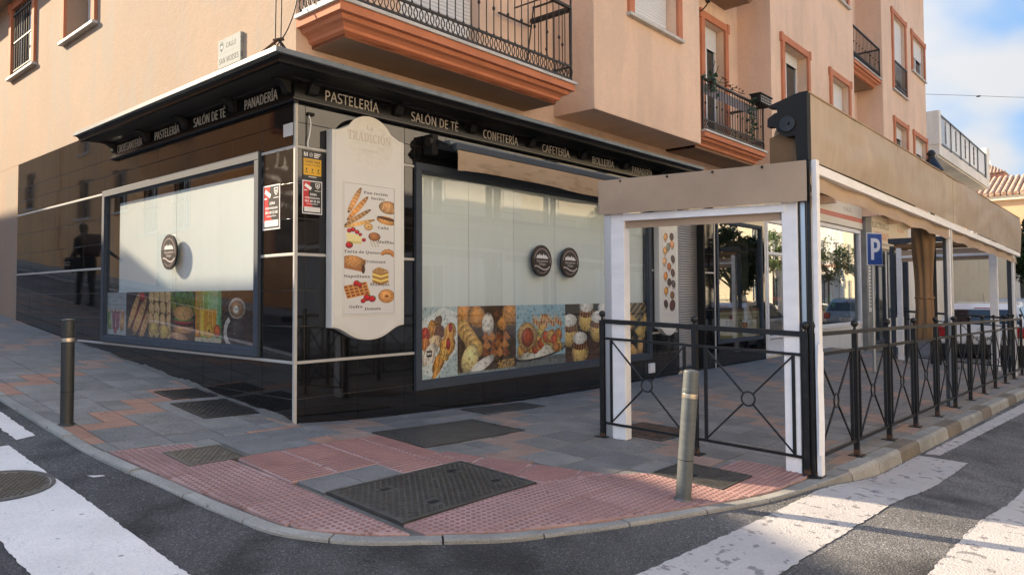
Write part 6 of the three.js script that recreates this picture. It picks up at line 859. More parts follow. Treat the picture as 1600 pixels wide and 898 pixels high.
// ------------------------------------------------------------------ cars
function car(label, x, z, yaw, paint, group) {
  const y0 = road(x, z), o = thing('parked_car', label, 'car', [x, y0, z], group);
  const W = .87, prof = [[-1.98, .34, .8], [-2.02, .62, .86], [-1.96, .86, .87], [-1.9, .95, .86], [-1.62, 1.36, .70], [-1.45, 1.46, .66], [-.4, 1.50, .66], [.35, 1.43, .66], [1.05, .98, .82], [1.75, .86, .80], [1.98, .66, .76], [2.0, .36, .74]]; // (along, up, half width)
  // body: lower shell with wheel arches + tapered greenhouse
  const arch = (cx) => { const p = []; for (let i = 0; i <= 12; i++) { const a = Math.PI - i / 12 * Math.PI; p.push([cx + .36 * Math.cos(a), .30 + .36 * Math.sin(a)]); } return p; };
  const low = [[-1.96, .30], ...arch(-1.28).map(p => [p[0], Math.max(p[1], .22)]), ...arch(1.28).map(p => [p[0], Math.max(p[1], .22)]), [1.96, .28], [2.0, .5], [1.93, .72], [1.75, .86], [1.1, .95], [-1.9, .98], [-1.98, .8], [-2.03, .6]];
  const body = extrude(low, 1.74, .07); body.translate(0, 0, -.87);
  const tp = [], quad = (a, b, c, d) => tp.push(...a, ...b, ...c, ...a, ...c, ...d);
  const R = [[-1.92, .95, .83], [-1.66, 1.34, .70], [-1.45, 1.455, .64], [-.5, 1.5, .63], [.3, 1.43, .64], [1.08, .95, .80]];
  for (let i = 0; i + 1 < R.length; i++) { const [a, b] = [R[i], R[i + 1]]; quad([a[0], a[1], a[2]], [b[0], b[1], b[2]], [b[0], b[1], -b[2]], [a[0], a[1], -a[2]]); }
  for (const s of [1, -1]) for (let i = 0; i + 1 < R.length; i++) { const [a, b] = [R[i], R[i + 1]], q = [[a[0], .94, s * .84], [b[0], .94, s * .84], [b[0], b[1], s * b[2]], [a[0], a[1], s * a[2]]]; s > 0 ? quad(...q) : quad(...q.reverse()); }
  const gh = new THREE.BufferGeometry(); gh.setAttribute('position', new THREE.Float32BufferAttribute(tp, 3)); gh.computeVertexNormals();
  const b = obj('body', [body, gh], paint, o);
  const flat = (pts, off) => { const pos = []; for (let i = 1; i + 1 < pts.length; i++) pos.push(...pts[0], ...pts[i], ...pts[i + 1]); const g = new THREE.BufferGeometry(); g.setAttribute('position', new THREE.Float32BufferAttribute(pos, 3)); g.computeVertexNormals(); g.translate(...off); return g; };
  const gl = std({ ...{}, roughness: .05, color: C(.02, .024, .027), side: THREE.DoubleSide });
  obj('rear_window', flat([[-1.885, 1.0, .74], [-1.675, 1.315, .63], [-1.675, 1.315, -.63], [-1.885, 1.0, -.74]], [-.012, .006, 0]), gl, o); obj('windscreen', flat([[.99, 1.0, .72], [.36, 1.40, .6], [.36, 1.40, -.6], [.99, 1.0, -.72]], [.01, .012, 0]), gl, o);
  for (const s of [1, -1]) obj('side_window', [flat([[-1.6, 1.0, s * .826], [-1.45, 1.36, s * .69], [-.45, 1.41, s * .675], [-.45, 1.0, s * .826]], [0, 0, s * .012]), flat([[-.36, 1.0, s * .826], [-.36, 1.41, s * .675], [.25, 1.35, s * .685], [.8, 1.0, s * .82]], [0, 0, s * .012])], gl, o);
  const red = std({ roughness: .2, color: C(.42, .012, .012) });
  for (const s of [1, -1]) { obj('tail_light', rbox(-2.03, -1.93, .70, .93, s * .62, s * .845, .03, 2), red, o); obj('headlight', rbox(1.78, 1.96, .66, .78, s * .5, s * .78, .03, 2), M.whiteAlu, o); obj('mirror', rbox(.62, .74, .98, 1.1, s * .86, s * 1.0, .03, 2), paint, o); }
  obj('brake_light', rbox(-1.66, -1.62, 1.345, 1.365, -.16, .16, .006), red, o);
  const bp = obj('bumper', rbox(-2.06, -1.9, .3, .55, -.84, .84, .05, 2), M.rubber, o); void bp;
  const pl = new THREE.BoxGeometry(.01, .115, .52); pl.translate(-2.04, .68, 0); obj('number_plate', pl, printMat(208, 48, (x, w, h) => { x.fillStyle = '#d9dadc'; x.fillRect(0, 0, w, h); x.fillStyle = '#2a4fa0'; x.fillRect(0, 0, w * .09, h); x.fillStyle = '#222'; x.font = `bold ${h * .9}px sans-serif`; x.textAlign = 'center'; x.fillText('0 27 BN', w * .54, h * .82); }), o, true);
  obj('badge', moved(new THREE.TorusGeometry(.045, .009, 6, 20).rotateY(Math.PI / 2), -2.0, .86, 0), M.steel, o); obj('aerial', rod(V(-1.3, 1.45, 0), V(-1.5, 1.72, 0), .004, .003, 5), M.rubber, o); obj('underside', box(-1.85, 1.85, .2, .32, -.75, .75), M.rubber, o);
  for (const ax of [-1.28, 1.28]) for (const s of [1, -1]) { const w = obj('wheel', moved(lathe([[.2, -.1], [.29, -.1], [.315, -.07], [.315, .07], [.29, .1], [.2, .1]], 28).rotateX(Math.PI / 2), ax, .315, s * .76), M.rubber, o); const sp = [moved(lathe([[.21, -.02], [.2, .02], [.04, .03], [0, .03]], 24).rotateX(s * Math.PI / 2), ax, .315, s * .80)]; for (let k = 0; k < 5; k++) { const a = k / 5 * 6.283; sp.push(bar(V(ax, .315, s * .842), V(ax + .19 * Math.cos(a), .315 + .19 * Math.sin(a), s * .845), .045, .012)); } obj('hubcap', sp, M.steel, w); }
  o.rotation.y = yaw; return flags(o);
}
const paintWhite = phys({ color: C(.70, .70, .71), roughness: .35, clearcoat: 1, clearcoatRoughness: .05 }), paintRed = phys({ color: C(.30, .03, .03), roughness: .4, clearcoat: 1, clearcoatRoughness: .05 }), paintBlue = phys({ color: C(.16, .20, .26), roughness: .4, clearcoat: 1, clearcoatRoughness: .05 });
car('white hatchback parked beyond the terraces, seen from behind through the railing', 17.55, 3.10, 0, paintWhite);
car('blue grey car parked ahead of the white hatchback at the right edge', 27.5, 2.55, 0, paintBlue);
car('dark red car across the main street, mirrored in the shop glass', 30, 10.2, Math.PI, paintRed);
car('pale car across the main street, mirrored in the far shop glass', 44, 10.2, Math.PI, paintWhite);
// ------------------------------------------------------------------ trees
function tree(label, x, y, z, H, cr, seed, n, cols, leaf, group, shape = 1) {
  const o = thing('street_tree', label, 'tree', [x, y, z], group), r = rng(seed), limbs = [], tips = [], th = H - cr * 1.25;
  limbs.push(rod(V(0, 0, 0), V(.03, th * .6, .02), .10, .075, 8), rod(V(.03, th * .6, .02), V(0, th, 0), .075, .06, 8));
  for (let i = 0; i < 9; i++) { const a = i * 2.4 + r(), e = .3 + 1.0 * r(), L = cr * (.55 + .35 * r()), p = V(0, th * (.86 + .14 * r()), 0), q = V(p.x + L * Math.cos(a) * Math.cos(e), p.y + L * Math.sin(e) + .1, p.z + L * Math.sin(a) * Math.cos(e)); limbs.push(rod(p, q, .045, .015, 6)); tips.push(q); }
  obj('trunk', limbs, M.bark, o);
  const clumps = []; for (let i = 0; i < 46; i++) { const a = r() * 6.283, u = r() * 2 - 1, d = cr * (.5 + .5 * Math.pow(r(), .4)); clumps.push([V(d * Math.cos(a) * Math.sqrt(1 - u * u), th + cr * .75 + d * u * shape, d * Math.sin(a) * Math.sqrt(1 - u * u)), cr * (.16 + .2 * r())]); }
  const m = new THREE.Mesh(leafCloud(n, (q) => { const [c, R] = clumps[Math.floor(q() * clumps.length)], a = q() * 6.283, u = q() * 2 - 1, d = R * Math.cbrt(q()); return V(c.x + d * Math.cos(a) * Math.sqrt(1 - u * u), c.y + d * u, c.z + d * Math.sin(a) * Math.sqrt(1 - u * u)); }, leaf, cols, seed + 1), M.leafV); m.name = 'crown'; m.userData.kind = 'stuff'; o.add(m); return flags(o);
}
const GREEN = [[.030, .060, .018], [.045, .085, .022], [.022, .045, .016]], PALE = [[.11, .17, .05], [.14, .20, .07], [.075, .125, .04]];
tree('dense dark green clipped street tree at the right edge beyond the canopy', 19.2, ground(19.2, 3.6) - .1, 4.32, 3.35, 1.0, 501, 9000, GREEN, .13, undefined, .95);
tree('loose green street tree across the main street, mirrored in the bakery glass', 40.6, -.5, 11.2, 4.8, 1.15, 502, 2600, PALE, .16);
tree('green street tree across the main street, mirrored in the white framed window', 51, -.55, 11.2, 4.8, 1.5, 503, 3000, PALE, .17);
tree('far green street tree across the main street, mirrored at the pillar', 60, -.6, 11.2, 5.0, 1.5, 504, 3000, PALE, .17);
tree('street tree across the main street opposite the wide window', 22, -.5, 11.2, 4.6, 1.4, 505, 3000, PALE, .15);
// ------------------------------------------------------------------ other buildings
function tiledEave(a, b, y, out, mat, n) { // a row of round roof tiles along a->b, running up and inward
  const g = [], d = b.clone().sub(a), L = d.length(), u = d.clone().normalize(), inn = V(u.z, 0, -u.x).multiplyScalar(out); const k = n || Math.round(L / .22);
  for (let i = 0; i < k; i++) { const p = a.clone().addScaledVector(u, (i + .5) * L / k); p.y = y; const e = p.clone().add(inn); e.y = y + Math.abs(out) * .42; g.push(rod(p, e, .095, .075, 7)); } return g;
}
function simpleHouse(name, label, x0, x1, z0, z1, y0, y1, mat, face, wins, opts = {}) { // a box of walls with real openings on one face
  const o = thing(name, label, 'building', [(x0 + x1) / 2, y0, (z0 + z1) / 2]), O = o.position, L = g => g.translate(-O.x, -O.y, -O.z);
  const holes = wins.map(w => [w[0], w[1], w[2], w[3]]), t = .3; let F, P;
  if (face === '+x') { P = g => { g.rotateY(Math.PI / 2); g.translate(x1, 0, 0); return g; }; F = [-z1, -z0]; }       // along = -z
  if (face === '-x') { P = g => { g.rotateY(-Math.PI / 2); g.translate(x0, 0, 0); return g; }; F = [z0, z1]; }        // along = z
  if (face === '-z') { P = g => { g.rotateY(Math.PI); g.translate(0, 0, z0); return g; }; F = [-x1, -x0]; }           // along = -x
  if (face === '+z') { P = g => { g.translate(0, 0, z1); return g; }; F = [x0, x1]; }
  const w = [P(wallShape(F[0], F[1], y0, y1, holes, t, 0))];
  const e = .001; if (face === '+x') w.push(box(x0, x1 - t - e, y0, y1, z0, z1)); if (face === '-x') w.push(box(x0 + t + e, x1, y0, y1, z0, z1)); if (face === '-z') w.push(box(x0, x1, y0, y1, z0 + t + e, z1)); if (face === '+z') w.push(box(x0, x1, y0, y1, z0, z1 - t - e));
  const wm = obj('wall', w.map(L), mat, o);
  for (const [a, b, c, d, kind] of wins) { const fr = [box(a, b, c, c + .06, -.16, -.1), box(a, b, d - .06, d, -.16, -.1), box(a, a + .06, c + .06, d - .06, -.16, -.1), box(b - .06, b, c + .06, d - .06, -.16, -.1), box((a + b) / 2 - .03, (a + b) / 2 + .03, c + .06, d - .06, -.158, -.102)];
    const q = obj('window', fr.map(g => L(P(g))), opts.frame || M.whiteAlu, o); obj('pane', L(P(box(a + .05, b - .05, c + .05, d - .05, -.14, -.13))), M.pane, q); obj('sill', L(P(box(a - .08, b + .08, c - .06, c - .002, -.1, .06))), M.marble, q);
    if (kind === 'bars') { const bb = []; for (let i = 1; i < 8; i++) bb.push(rod(V(lerp(a, b, i / 8), c, .02), V(lerp(a, b, i / 8), d, .02), .012, .012, 5)); bb.push(box(a, b, (c + d) / 2 - .015, (c + d) / 2 + .015, .01, .03)); obj('window_bars', bb.map(g => L(P(g))), M.iron, q); }
    if (kind === 'shutter') { const s = []; const n = Math.round((d - c - .1) / .09); for (let i = 0; i < n; i++) s.push(rbox(a + .03, b - .03, c + .06 + i * .09, c + .145 + i * .09, -.098, -.07, .015)); obj('roller_shutter', s.map(g => L(P(g))), M.shutter, q); }
    if (kind === 'balcony') { const bb = [box(a - .3, b + .3, c - .14, c - .065, .001, .75)]; obj('balcony_slab', bb.map(g => L(P(g))), M.trim, q); const rr = [box(a - .28, b + .28, c + .86, c + .9, .68, .72)]; for (let i = 0; i <= 14; i++) rr.push(rod(V(lerp(a - .27, b + .27, i / 14), c - .06, .7), V(lerp(a - .27, b + .27, i / 14), c + .87, .7), .012, .012, 5)); obj('balcony_rail', rr.map(g => L(P(g))), M.iron, q); } }
  if (opts.eave) obj('roof_tile_row', tiledEave(...opts.eave).map(L), M.roofTile, o).userData.kind = 'stuff';
  if (opts.extra) opts.extra(o, L);
  return flags(o);
}
// across the side street: their shade falls on the corner, their fronts show in the polished tiles
{
  const wallH = 7.66, cornerH = 7.38;
  const o1 = simpleHouse('opposite_house', 'ochre house across the side street with barred windows, mirrored in the polished tiles', -13, -5.0, -16.6, -12.4, .8, wallH, M.stuccoOpp, '+x', [[13.0, 14.0, 3.0, 4.4, 'bars'], [15.0, 16.0, 3.0, 4.4, 'bars'], [13.0, 14.0, 5.4, 6.6], [15.0, 16.0, 5.4, 6.6]], { eave: [V(-4.78, 0, -12.4), V(-4.78, 0, -16.6), wallH + .05, .9, null], extra: (o, L) => { obj('eaves', L(box(-13, -4.8, wallH + .002, wallH + .05, -16.6, -12.4)), M.trim, o); obj('doorway', L(box(-4.99, -4.97, .9, 2.9, -15.0, -13.9)), M.dark, o); } });
  // chamfered end turning into the main street
  const o2 = thing('opposite_corner_house', 'ochre corner house across the side street with an angled front', 'building', [-8, .3, -9]); const O = o2.position; const pts = [[-5.0, -12.39], [-5.0, -11.3], [-5.6, -10.3], [-7.4, -7.3], [-13, -7.3], [-13, -12.39]]; const ex = (y0, y1, grow) => { const c = [-9.5, -10]; const s = pts.map(p => [p[0] + Math.sign(p[0] - c[0]) * (p[0] > -6 || p[0] > -8 ? grow : 0), -(p[1] + (p[1] > -8 ? grow : 0))]); const g = extrude(s, y1 - y0); g.rotateX(-Math.PI / 2); g.translate(-O.x, y0 - O.y, -O.z); return g; };
  obj('wall', ex(.1, cornerH, 0), M.stuccoOpp, o2); obj('eaves', ex(cornerH + .002, cornerH + .05, .22), M.trim, o2); { const q = tiledEave(V(-7.2, 0, -7.2), V(-5.4, 0, -10.25), cornerH + .05, .9).concat(tiledEave(V(-5.4, 0, -10.25), V(-4.8, 0, -11.3), cornerH + .05, .9)).concat(tiledEave(V(-4.8, 0, -11.3), V(-4.8, 0, -12.35), cornerH + .05, .9)); const t = obj('roof_tile_row', q.map(g => g.translate(-O.x, -O.y, -O.z)), M.roofTile, o2); t.userData.kind = 'stuff'; }
  const wd = (t, y0, y1) => { const a = V(lerp(-5.6, -7.4, t), 0, lerp(-10.3, -7.3, t)), u = V(-1.8, 0, 2.95).normalize(), n = V(2.95, 0, 1.8).normalize(); const P = (k, y, d) => V(a.x + u.x * k + n.x * d - O.x, y - O.y, a.z + u.z * k + n.z * d - O.z); const f = obj('window', [bar(P(-.55, y0, .02), P(.55, y0, .02), .08), bar(P(-.55, y1, .02), P(.55, y1, .02), .08), bar(P(-.5, y0, .02), P(-.5, y1, .02), .08), bar(P(.5, y0, .02), P(.5, y1, .02), .08)], M.trim, o2); const m = new THREE.BoxGeometry(.96, y1 - y0, .02); m.rotateY(Math.atan2(n.x, n.z)); const c = P(0, (y0 + y1) / 2, .012); m.translate(c.x, c.y, c.z); obj('pane', m, M.pane, f); };
  for (const t of [.22, .72]) { wd(t, 2.2, 3.7); wd(t, 5.2, 6.6); } flags(o2);
  for (const [za, zb, h, c, m] of [[-19.6, -16.62, 8.25, 'narrow ochre house, second', M.stuccoOpp], [-23.2, -19.62, 9.0, 'sand coloured house, third', M.stuccoOpp]]) simpleHouse('opposite_house', `${c} up the side street from the corner, opposite the bakery`, -13, -5.05, za, zb, 1.2, h, m, '+x', [[-zb + .7, -zb + 1.7, 3.8, 5.1, 'bars'], [-zb + .7, -zb + 1.7, 6.0, 7.2]], { eave: [V(-4.85, 0, zb), V(-4.85, 0, za), h + .05, .9, null], extra: (o, L) => obj('eaves', L(box(-13, -4.85, h + .002, h + .05, za, zb)), M.trim, o) });
  simpleHouse('opposite_house', 'cream house at the top of the side street', -13, -5.0, -40, -23.22, 1.8, 9.75, M.stuccoOpp, '+x', [[26, 27.2, 4.6, 6.0, 'bars'], [29.5, 30.7, 4.6, 6.0, 'bars'], [33, 34.2, 4.6, 6.0, 'bars'], [26, 27.2, 7.4, 8.7], [29.5, 30.7, 7.4, 8.7], [33, 34.2, 7.4, 8.7]]);
  struct('far_pavement', [(() => { const pos = []; for (let z = -40; z < -7; z += 1) { const a = [-5.0, road(-5, z) + .12, z], b = [-4.1, road(-4.1, z) + .12, z], c = [-4.1, road(-4.1, z + 1) + .12, z + 1], d = [-5.0, road(-5, z + 1) + .12, z + 1], e = [-4.1, road(-4.1, z) - .05, z], f = [-4.1, road(-4.1, z + 1) - .05, z + 1]; pos.push(...a, ...d, ...c, ...a, ...c, ...b, ...b, ...c, ...f, ...b, ...f, ...e); } const g = new THREE.BufferGeometry(); g.setAttribute('position', new THREE.Float32BufferAttribute(pos, 3)); g.computeVertexNormals(); return g; })()], M.kerb[1]);
  struct('road_marking', [(() => { const pos = []; for (let z = -40; z < -9; z += 1) { const q = (x, zz) => [x, road(x, zz) + .006, zz]; pos.push(...q(-3.9, z), ...q(-3.9, z + 1), ...q(-3.75, z + 1), ...q(-3.9, z), ...q(-3.75, z + 1), ...q(-3.75, z)); } const g = new THREE.BufferGeometry(); g.setAttribute('position', new THREE.Float32BufferAttribute(pos, 3)); g.computeVertexNormals(); return g; })()], M.paint);
}
// across the main street: sunlit upper fronts mirrored in the shop glass
{
  const rows = [[-14, 6, 9.6, M.cream, 'cream'], [6.02, 19, 10.4, M.whiteWall, 'white'], [19.02, 31, 9.2, M.cream, 'pale yellow'], [31.02, 45, 10.2, M.cream, 'tall cream'], [45.02, 62, 9.4, M.whiteWall, 'long white'], [62.02, 86, 10, M.cream, 'farthest cream']];
  rows.forEach(([a, b, h, m, c], k) => { const w = []; const n = Math.floor((b - a) / 3.2); for (let i = 0; i < n; i++) { const u = -(a + (i + .5) * (b - a) / n); w.push([u - .6, u + .6, .3, 2.3, i % 3 === 1 ? 'shutter' : '']); w.push([u - .55, u + .55, 3.5, 5.5, 'balcony']); w.push([u - .55, u + .55, 6.7, 8.3, k % 2 ? 'shutter' : '']); }
    simpleHouse('facing_house', `${c} house across the main street, mirrored in the shop glass`, a, b, 13.4, 22, -.8, h, m, '-z', w, { eave: [V(b, 0, 13.2), V(a, 0, 13.2), h + .05, 1.2, null] }); });
  struct('far_pavement', [box(-14, 86, -.9, -.42, 10.9, 13.39)], M.kerb[1]);
}
// beyond the corner building, at the end of the main street
{
  const g0 = -.5;
  const o = thing('white_terrace_house', 'white house with a roof terrace and dark metal railing beyond the corner building', 'building', [30, g0, -3]); const O = o.position, L = g => g.translate(-O.x, -O.y, -O.z), add = (n, gs, m, p = o) => obj(n, (Array.isArray(gs) ? gs : [gs]).map(L), m, p);
  add('wall', [wallShape(23.6, 36, g0, 6.05, [[26.2, 27.3, 4.3, 5.7], [27.9, 29.4, 4.3, 5.7], [31, 32.2, 4.3, 5.7], [26, 29, .2, 2.6], [31, 34, .2, 2.6]], .3, -.35), box(23.6, 36, g0, 6.05, -9, -.66)], M.whiteWall);
  add('terrace_slab', [box(25.3, 36.4, 6.05, 6.42, -9, .62)], M.whiteWall); add('parapet', box(25.25, 25.6, 6.42, 7.62, -4, .64), M.whiteWall); add('parapet', box(35.6, 36.45, 6.42, 7.85, -.2, .64), M.whiteWall); add('soffit', box(25.35, 36.3, 6.0, 6.048, -.34, .55), M.whiteWall);
  const rail = [box(25.6, 35.6, 7.52, 7.58, .54, .6), box(25.6, 35.6, 6.5, 6.55, .54, .6)]; for (let i = 0; i <= 5; i++) rail.push(box(25.62 + i * 1.98, 25.7 + i * 1.98, 6.42, 7.58, .54, .6)); add('terrace_railing', rail, M.black);
  const bl = []; for (let i = 0; i < 60; i++) bl.push(box(25.75 + i * .163, 25.765 + i * .163, 6.55, 7.52, .56, .58)); const bm = add('railing_bars', bl, M.steel); bm.userData.kind = 'stuff'; const pan = []; for (let i = 1; i < 5; i++) for (let k = 0; k < 4; k++) pan.push(moved(new THREE.TorusGeometry(.09, .02, 5, 12), 25.66 + (i + .0) * 1.98 - .95, 6.75 + k * .2, .57)); add('railing_ornament', pan, M.black);
  for (const [a, b] of [[26.2, 27.3], [27.9, 29.4], [31, 32.2]]) { const w = add('window', [box(a, b, 4.3, 4.38, -.5, -.42), box(a, b, 5.62, 5.7, -.5, -.42), box(a, a + .08, 4.38, 5.62, -.5, -.42), box(b - .08, b, 4.38, 5.62, -.5, -.42), box((a + b) / 2 - .05, (a + b) / 2 + .05, 4.38, 5.62, -.5, -.42), box(a, b, 4.95, 5.02, -.49, -.43)], M.whiteAlu); add('pane', box(a + .05, b - .05, 4.35, 5.65, -.48, -.46), M.pane, w); }
  for (const [a, b] of [[26, 29], [31, 34]]) { const w = add('shop_front', [box(a, b, .2, .3, -.5, -.4), box(a, b, 2.5, 2.6, -.5, -.4), box(a, a + .1, .3, 2.5, -.5, -.4), box(b - .1, b, .3, 2.5, -.5, -.4), box((a + b) / 2 - .05, (a + b) / 2 + .05, .3, 2.5, -.5, -.4)], M.frame); add('pane', box(a + .05, b - .05, .25, 2.55, -.47, -.45), M.pane, w); }
  flags(o);
  simpleHouse('orange_house', 'pale orange house with a tiled roof closing the end of the street', 44, 58, -9, 6, -.6, 6.25, stucco([.66, .43, .25], 61, .1), '-x', [[-4.2, -3.0, 4.3, 5.6], [-1.5, .1, 3.9, 5.6, 'shutter'], [1.6, 3.0, 4.3, 5.6], [-4.2, -3.0, 1.2, 2.8], [-.9, .3, 1.6, 3.4]], { extra: (o, L) => {
    obj('cornice', L(box(43.75, 58, 6.255, 6.5, -9.2, 6.2)), M.cream, o);
    const g = []; for (let i = 0; i < 54; i++) { const z = -9.1 + i * .285; g.push(rod(V(43.6, 6.58, z), V(47.5, 8.0, z), .13, .11, 7)); } obj('roof_tile_row', g.map(L), M.roofTile, o).userData.kind = 'stuff'; const pos = [43.7, 6.5, -9.2, 43.7, 6.5, 6.2, 47.6, 7.95, 6.2, 43.7, 6.5, -9.2, 47.6, 7.95, 6.2, 47.6, 7.95, -9.2]; const q = new THREE.BufferGeometry(); q.setAttribute('position', new THREE.Float32BufferAttribute(pos, 3)); q.computeVertexNormals(); obj('roof', L(q), std({ roughness: .9, side: THREE.DoubleSide, color: C(.25, .12, .07) }), o);
    obj('balcony_rail', [box(43.2, 43.24, 3.9, 3.95, -2.2, 4), ...Array.from({ length: 30 }, (_, i) => box(43.2, 43.22, 3.0, 3.9, -2.1 + i * .2, -2.08 + i * .2))].map(L), M.black, o); obj('balcony_slab', L(box(43.1, 43.99, 2.85, 3.0, -2.3, 4.1)), M.whiteWall, o); } });
  { const p = thing('pink_roof_tower', 'pink roof tower with a hipped tiled cap behind the white house', 'building', [50, 5.35, -1.15]); const w = .62; obj('wall', [box(-w, w, -6, 3.0, -w, w)], M.pink, p); obj('eaves', box(-w - .25, w + .25, 3.002, 3.15, -w - .25, w + .25), M.pink, p); const cone = new THREE.ConeGeometry((w + .36) * 1.414, .72, 4); cone.rotateY(Math.PI / 4); cone.translate(0, 3.52, 0); obj('roof', cone, M.roofTile, p); const g = []; for (const sx of [-1]) for (let i = -5; i <= 5; i++) { const z = i * .18, t = 1 - Math.abs(z) / (w + .36); if (t < .05) continue; g.push(rod(V(-(w + .38), 3.18, z), V(-(w + .36) * (1 - t) - .02, 3.18 + .7 * t, z), .06, .05, 6)); } obj('roof_tile_row', g, M.roofTile, p).userData.kind = 'stuff'; obj('window', [box(-w - .03, -w - .001, 2.2, 2.8, .1, .4)], M.dark, p); obj('finial', [box(-.1, .1, 3.75, 4.1, -.1, .1)], M.whiteWall, p); flags(p); }
  simpleHouse('low_white_house', 'low white house with tall windows seen through the grey canopy', 37.5, 42, -.4, 5, -.6, 3.75, M.whiteWall, '-x', [[.5, 1.1, .8, 2.4], [1.5, 2.1, .8, 2.4], [2.8, 3.4, .8, 2.4]], { eave: [V(37.3, 0, -.4), V(37.3, 0, 5), 3.78, 1.2, null] });
  const cw = obj('garden_wall', [rbox(31, 31.3, -.8, 3.4, -.3, 1.85, .02), rbox(30.94, 31.36, 3.4, 3.5, -.35, 1.9, .02)], M.cream); tag(cw, 'plain cream wall in sunlight seen through the grey canopy', 'wall'); flags(cw);
}
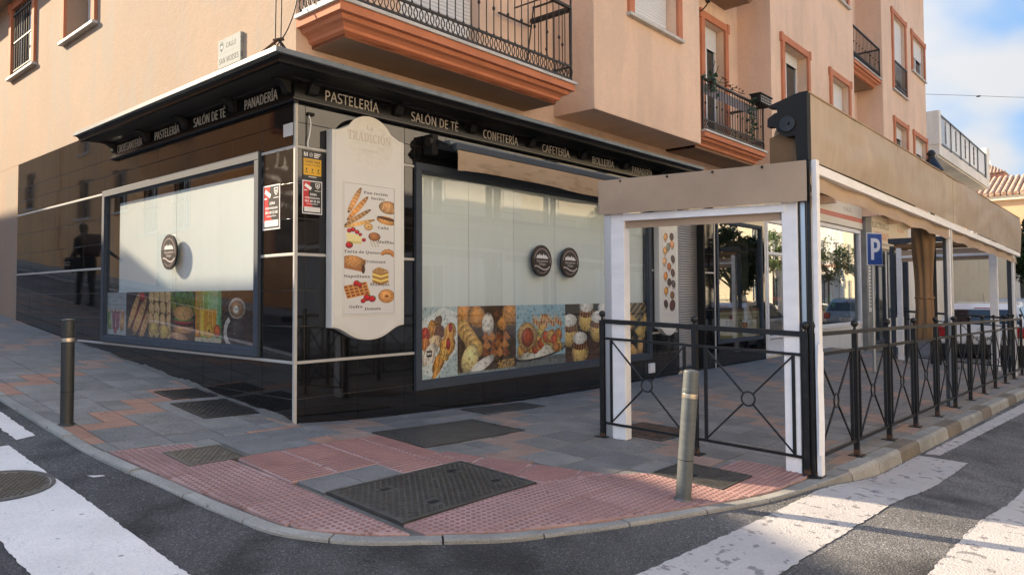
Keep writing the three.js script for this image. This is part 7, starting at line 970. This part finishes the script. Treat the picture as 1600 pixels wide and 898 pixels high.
// ------------------------------------------------------------------ pedestrian up the side street, mirrored in the polished tiles
{
  const P = [-1.85, 0, -10.9]; P[1] = road(P[0], P[2]);
  const o = thing('person', 'person in dark clothes walking up the side street, mirrored in the left tiles', 'person', P);
  const sm = (a, b, k) => { const h = clamp(.5 + .5 * (b - a) / k); return lerp(b, a, h) - k * h * (1 - h); };
  function field(bones, lo, hi, cell) { const s = Math.max(hi.x - lo.x, hi.y - lo.y, hi.z - lo.z), N = Math.ceil(s / cell), mc = new MarchingCubes(N, new THREE.MeshBasicMaterial(), false, false, 200000); mc.isolation = 0; const half = s / 2, c = lo.clone().add(hi).multiplyScalar(.5), p = V(0, 0, 0), ab = V(0, 0, 0), ap = V(0, 0, 0);
    for (let k = 0; k < N; k++) for (let j = 0; j < N; j++) for (let i = 0; i < N; i++) { p.set((i - N / 2) / (N / 2) * half + c.x, (j - N / 2) / (N / 2) * half + c.y, (k - N / 2) / (N / 2) * half + c.z); let d = 9; for (const [a, b, ra, rb, sx] of bones) { ab.subVectors(b, a); ap.subVectors(p, a); const L = ab.lengthSq(), t = L > 1e-9 ? clamp(ap.dot(ab) / L) : 0; ap.addScaledVector(ab, -t); if (sx) ap.x /= sx; d = sm(d, ap.length() - lerp(ra, rb, t), .035); } mc.field[i + j * N + k * N * N] = -d; }
    mc.update(); const n = mc.count, pos = new Float32Array(n * 3), nor = new Float32Array(n * 3); for (let i = 0; i < n; i++) { for (let a = 0; a < 3; a++) { pos[3 * i + a] = mc.positionArray[3 * i + a] * half + [c.x, c.y, c.z][a]; nor[3 * i + a] = mc.normalArray[3 * i + a]; } } const g = new THREE.BufferGeometry(); g.setAttribute('position', new THREE.BufferAttribute(pos, 3)); g.computeVertexNormals(); return g; }
  // faces up the street (-z), head bowed; right arm held out to the side, left arm down with a bag
  const bones = [[V(0, .95, .02), V(0, 1.15, .02), .13, .13, 1.25], [V(0, 1.15, .02), V(0, 1.38, -.06), .135, .15, 1.3], [V(0, 1.42, -.09), V(0, 1.52, -.15), .06, .055], [V(0, 1.60, -.20), V(0, 1.66, -.22), .085, .095], [V(0, 1.58, -.27), V(0, 1.6, -.29), .05, .045],
    [V(-.09, .92, .02), V(-.11, .5, .0), .095, .065], [V(-.11, .5, 0), V(-.12, .09, .06), .062, .042], [V(-.12, .05, .05), V(-.12, .035, -.12), .042, .035], [V(.09, .92, .02), V(.11, .5, -.08), .095, .065], [V(.11, .5, -.08), V(.12, .09, -.12), .062, .042], [V(.12, .05, -.11), V(.12, .035, -.28), .042, .035],
    [V(-.18, 1.38, -.05), V(-.40, 1.19, -.06), .06, .045], [V(-.40, 1.19, -.06), V(-.60, 1.06, -.10), .043, .032], [V(.18, 1.38, -.05), V(.24, 1.10, .0), .06, .045], [V(.24, 1.10, 0), V(.25, .86, -.06), .043, .032]];
  const bodyG = field(bones, V(-.75, -.05, -.75), V(.75, 1.8, .75), .021);
  const hand = (w, f, side) => { const b = [[w, w.clone().addScaledVector(f, .07), .026, .03]]; const s = V(f.z, 0, -f.x).normalize(); if (s.length() < .5) s.set(0, 0, 1); for (let i = 0; i < 4; i++) { const k = (i - 1.5) * .019, base = w.clone().addScaledVector(f, .085).addScaledVector(s, k), mid = base.clone().addScaledVector(f, .035 + .006 * (i % 3)), tip = mid.clone().addScaledVector(f, .022).add(V(0, -.02, 0)); b.push([base, mid, .0095, .0088], [mid, tip, .0088, .0078]); } const tb = w.clone().addScaledVector(f, .03).addScaledVector(s, .03 * side), tm = tb.clone().addScaledVector(f, .03).addScaledVector(s, .022 * side); b.push([tb, tm, .0115, .0095]); return b; };
  const hg = (w, f, side) => { const b = hand(w, f, side), c = w.clone().addScaledVector(f, .08); return field(b, c.clone().add(V(-.13, -.13, -.13)), c.clone().add(V(.13, .13, .13)), .005); };
  const skin = std({ color: C(.35, .18, .12), roughness: .6 }), cloth = std({ color: C(.018, .018, .021), roughness: .9 });
  const body = obj('body', bodyG, cloth, o); obj('hand', hg(V(-.60, 1.06, -.10), V(-.84, -.5, -.2).normalize(), 1), skin, body); obj('hand', hg(V(.25, .86, -.06), V(.05, -1, -.05).normalize(), 1), skin, body);
  const face = [moved(new THREE.SphereGeometry(.089, 20, 16).scale(.82, 1.15, .95), 0, 1.625, -.235), moved(new THREE.ConeGeometry(.016, .05, 8).rotateX(-1.2), 0, 1.61, -.325), moved(new THREE.SphereGeometry(.022, 10, 8).scale(.4, 1, .7), -.085, 1.63, -.215), moved(new THREE.SphereGeometry(.022, 10, 8).scale(.4, 1, .7), .085, 1.63, -.215)]; const fm = obj('head', face, skin, body); obj('eyes', [-.03, .03].map(x => moved(new THREE.SphereGeometry(.011, 8, 6), x, 1.645, -.305)), M.whiteAlu, fm); obj('mouth', moved(new THREE.BoxGeometry(.04, .008, .01), 0, 1.575, -.31), std({ color: C(.25, .08, .07) }), fm); obj('hair', moved(new THREE.SphereGeometry(.1, 20, 16, 0, 6.3, 0, 1.9).scale(.9, 1.05, 1).rotateX(.5), 0, 1.65, -.215), std({ color: C(.03, .02, .015), roughness: .9 }), fm);
  flags(o);
  const bp = thing('backpack', 'dark backpack on the back of the walking person', 'backpack', [P[0], P[1] + 1.0, P[2]]); obj('pack', [rbox(-.19, .19, .02, .5, .15, .36, .08, 4), rbox(-.14, .14, .06, .3, .34, .42, .04, 3)], std({ color: C(.05, .022, .022), roughness: .9 }), bp); obj('strap', [tube([V(-.12, .1, .16), V(-.17, .2, -.18), V(-.14, .45, -.14), V(-.1, .47, .16)], .018, 20, 6), tube([V(.12, .1, .16), V(.17, .2, -.18), V(.14, .45, -.14), V(.1, .47, .16)], .018, 20, 6)], M.dark, bp); flags(bp);
  const bg = thing('shoulder_bag', 'dark bag with pale stripes at the right hip of the walking person', 'bag', [P[0] + .3, P[1] + .86, P[2] + .05]); obj('bag_body', rbox(-.1, .1, -.14, .16, -.2, .2, .06, 3), M.dark, bg); obj('stripe', [box(.1005, .103, -.02, 0, -.18, .18), box(.1005, .103, .03, .05, -.18, .18)], M.whiteAlu, bg); obj('strap', tube([V(0, .15, -.15), V(-.18, .5, -.1), V(-.3, .52, .05), V(-.1, .2, .17)], .014, 20, 6), M.dark, bg); flags(bg);
}
renderer.render(scene, camera);
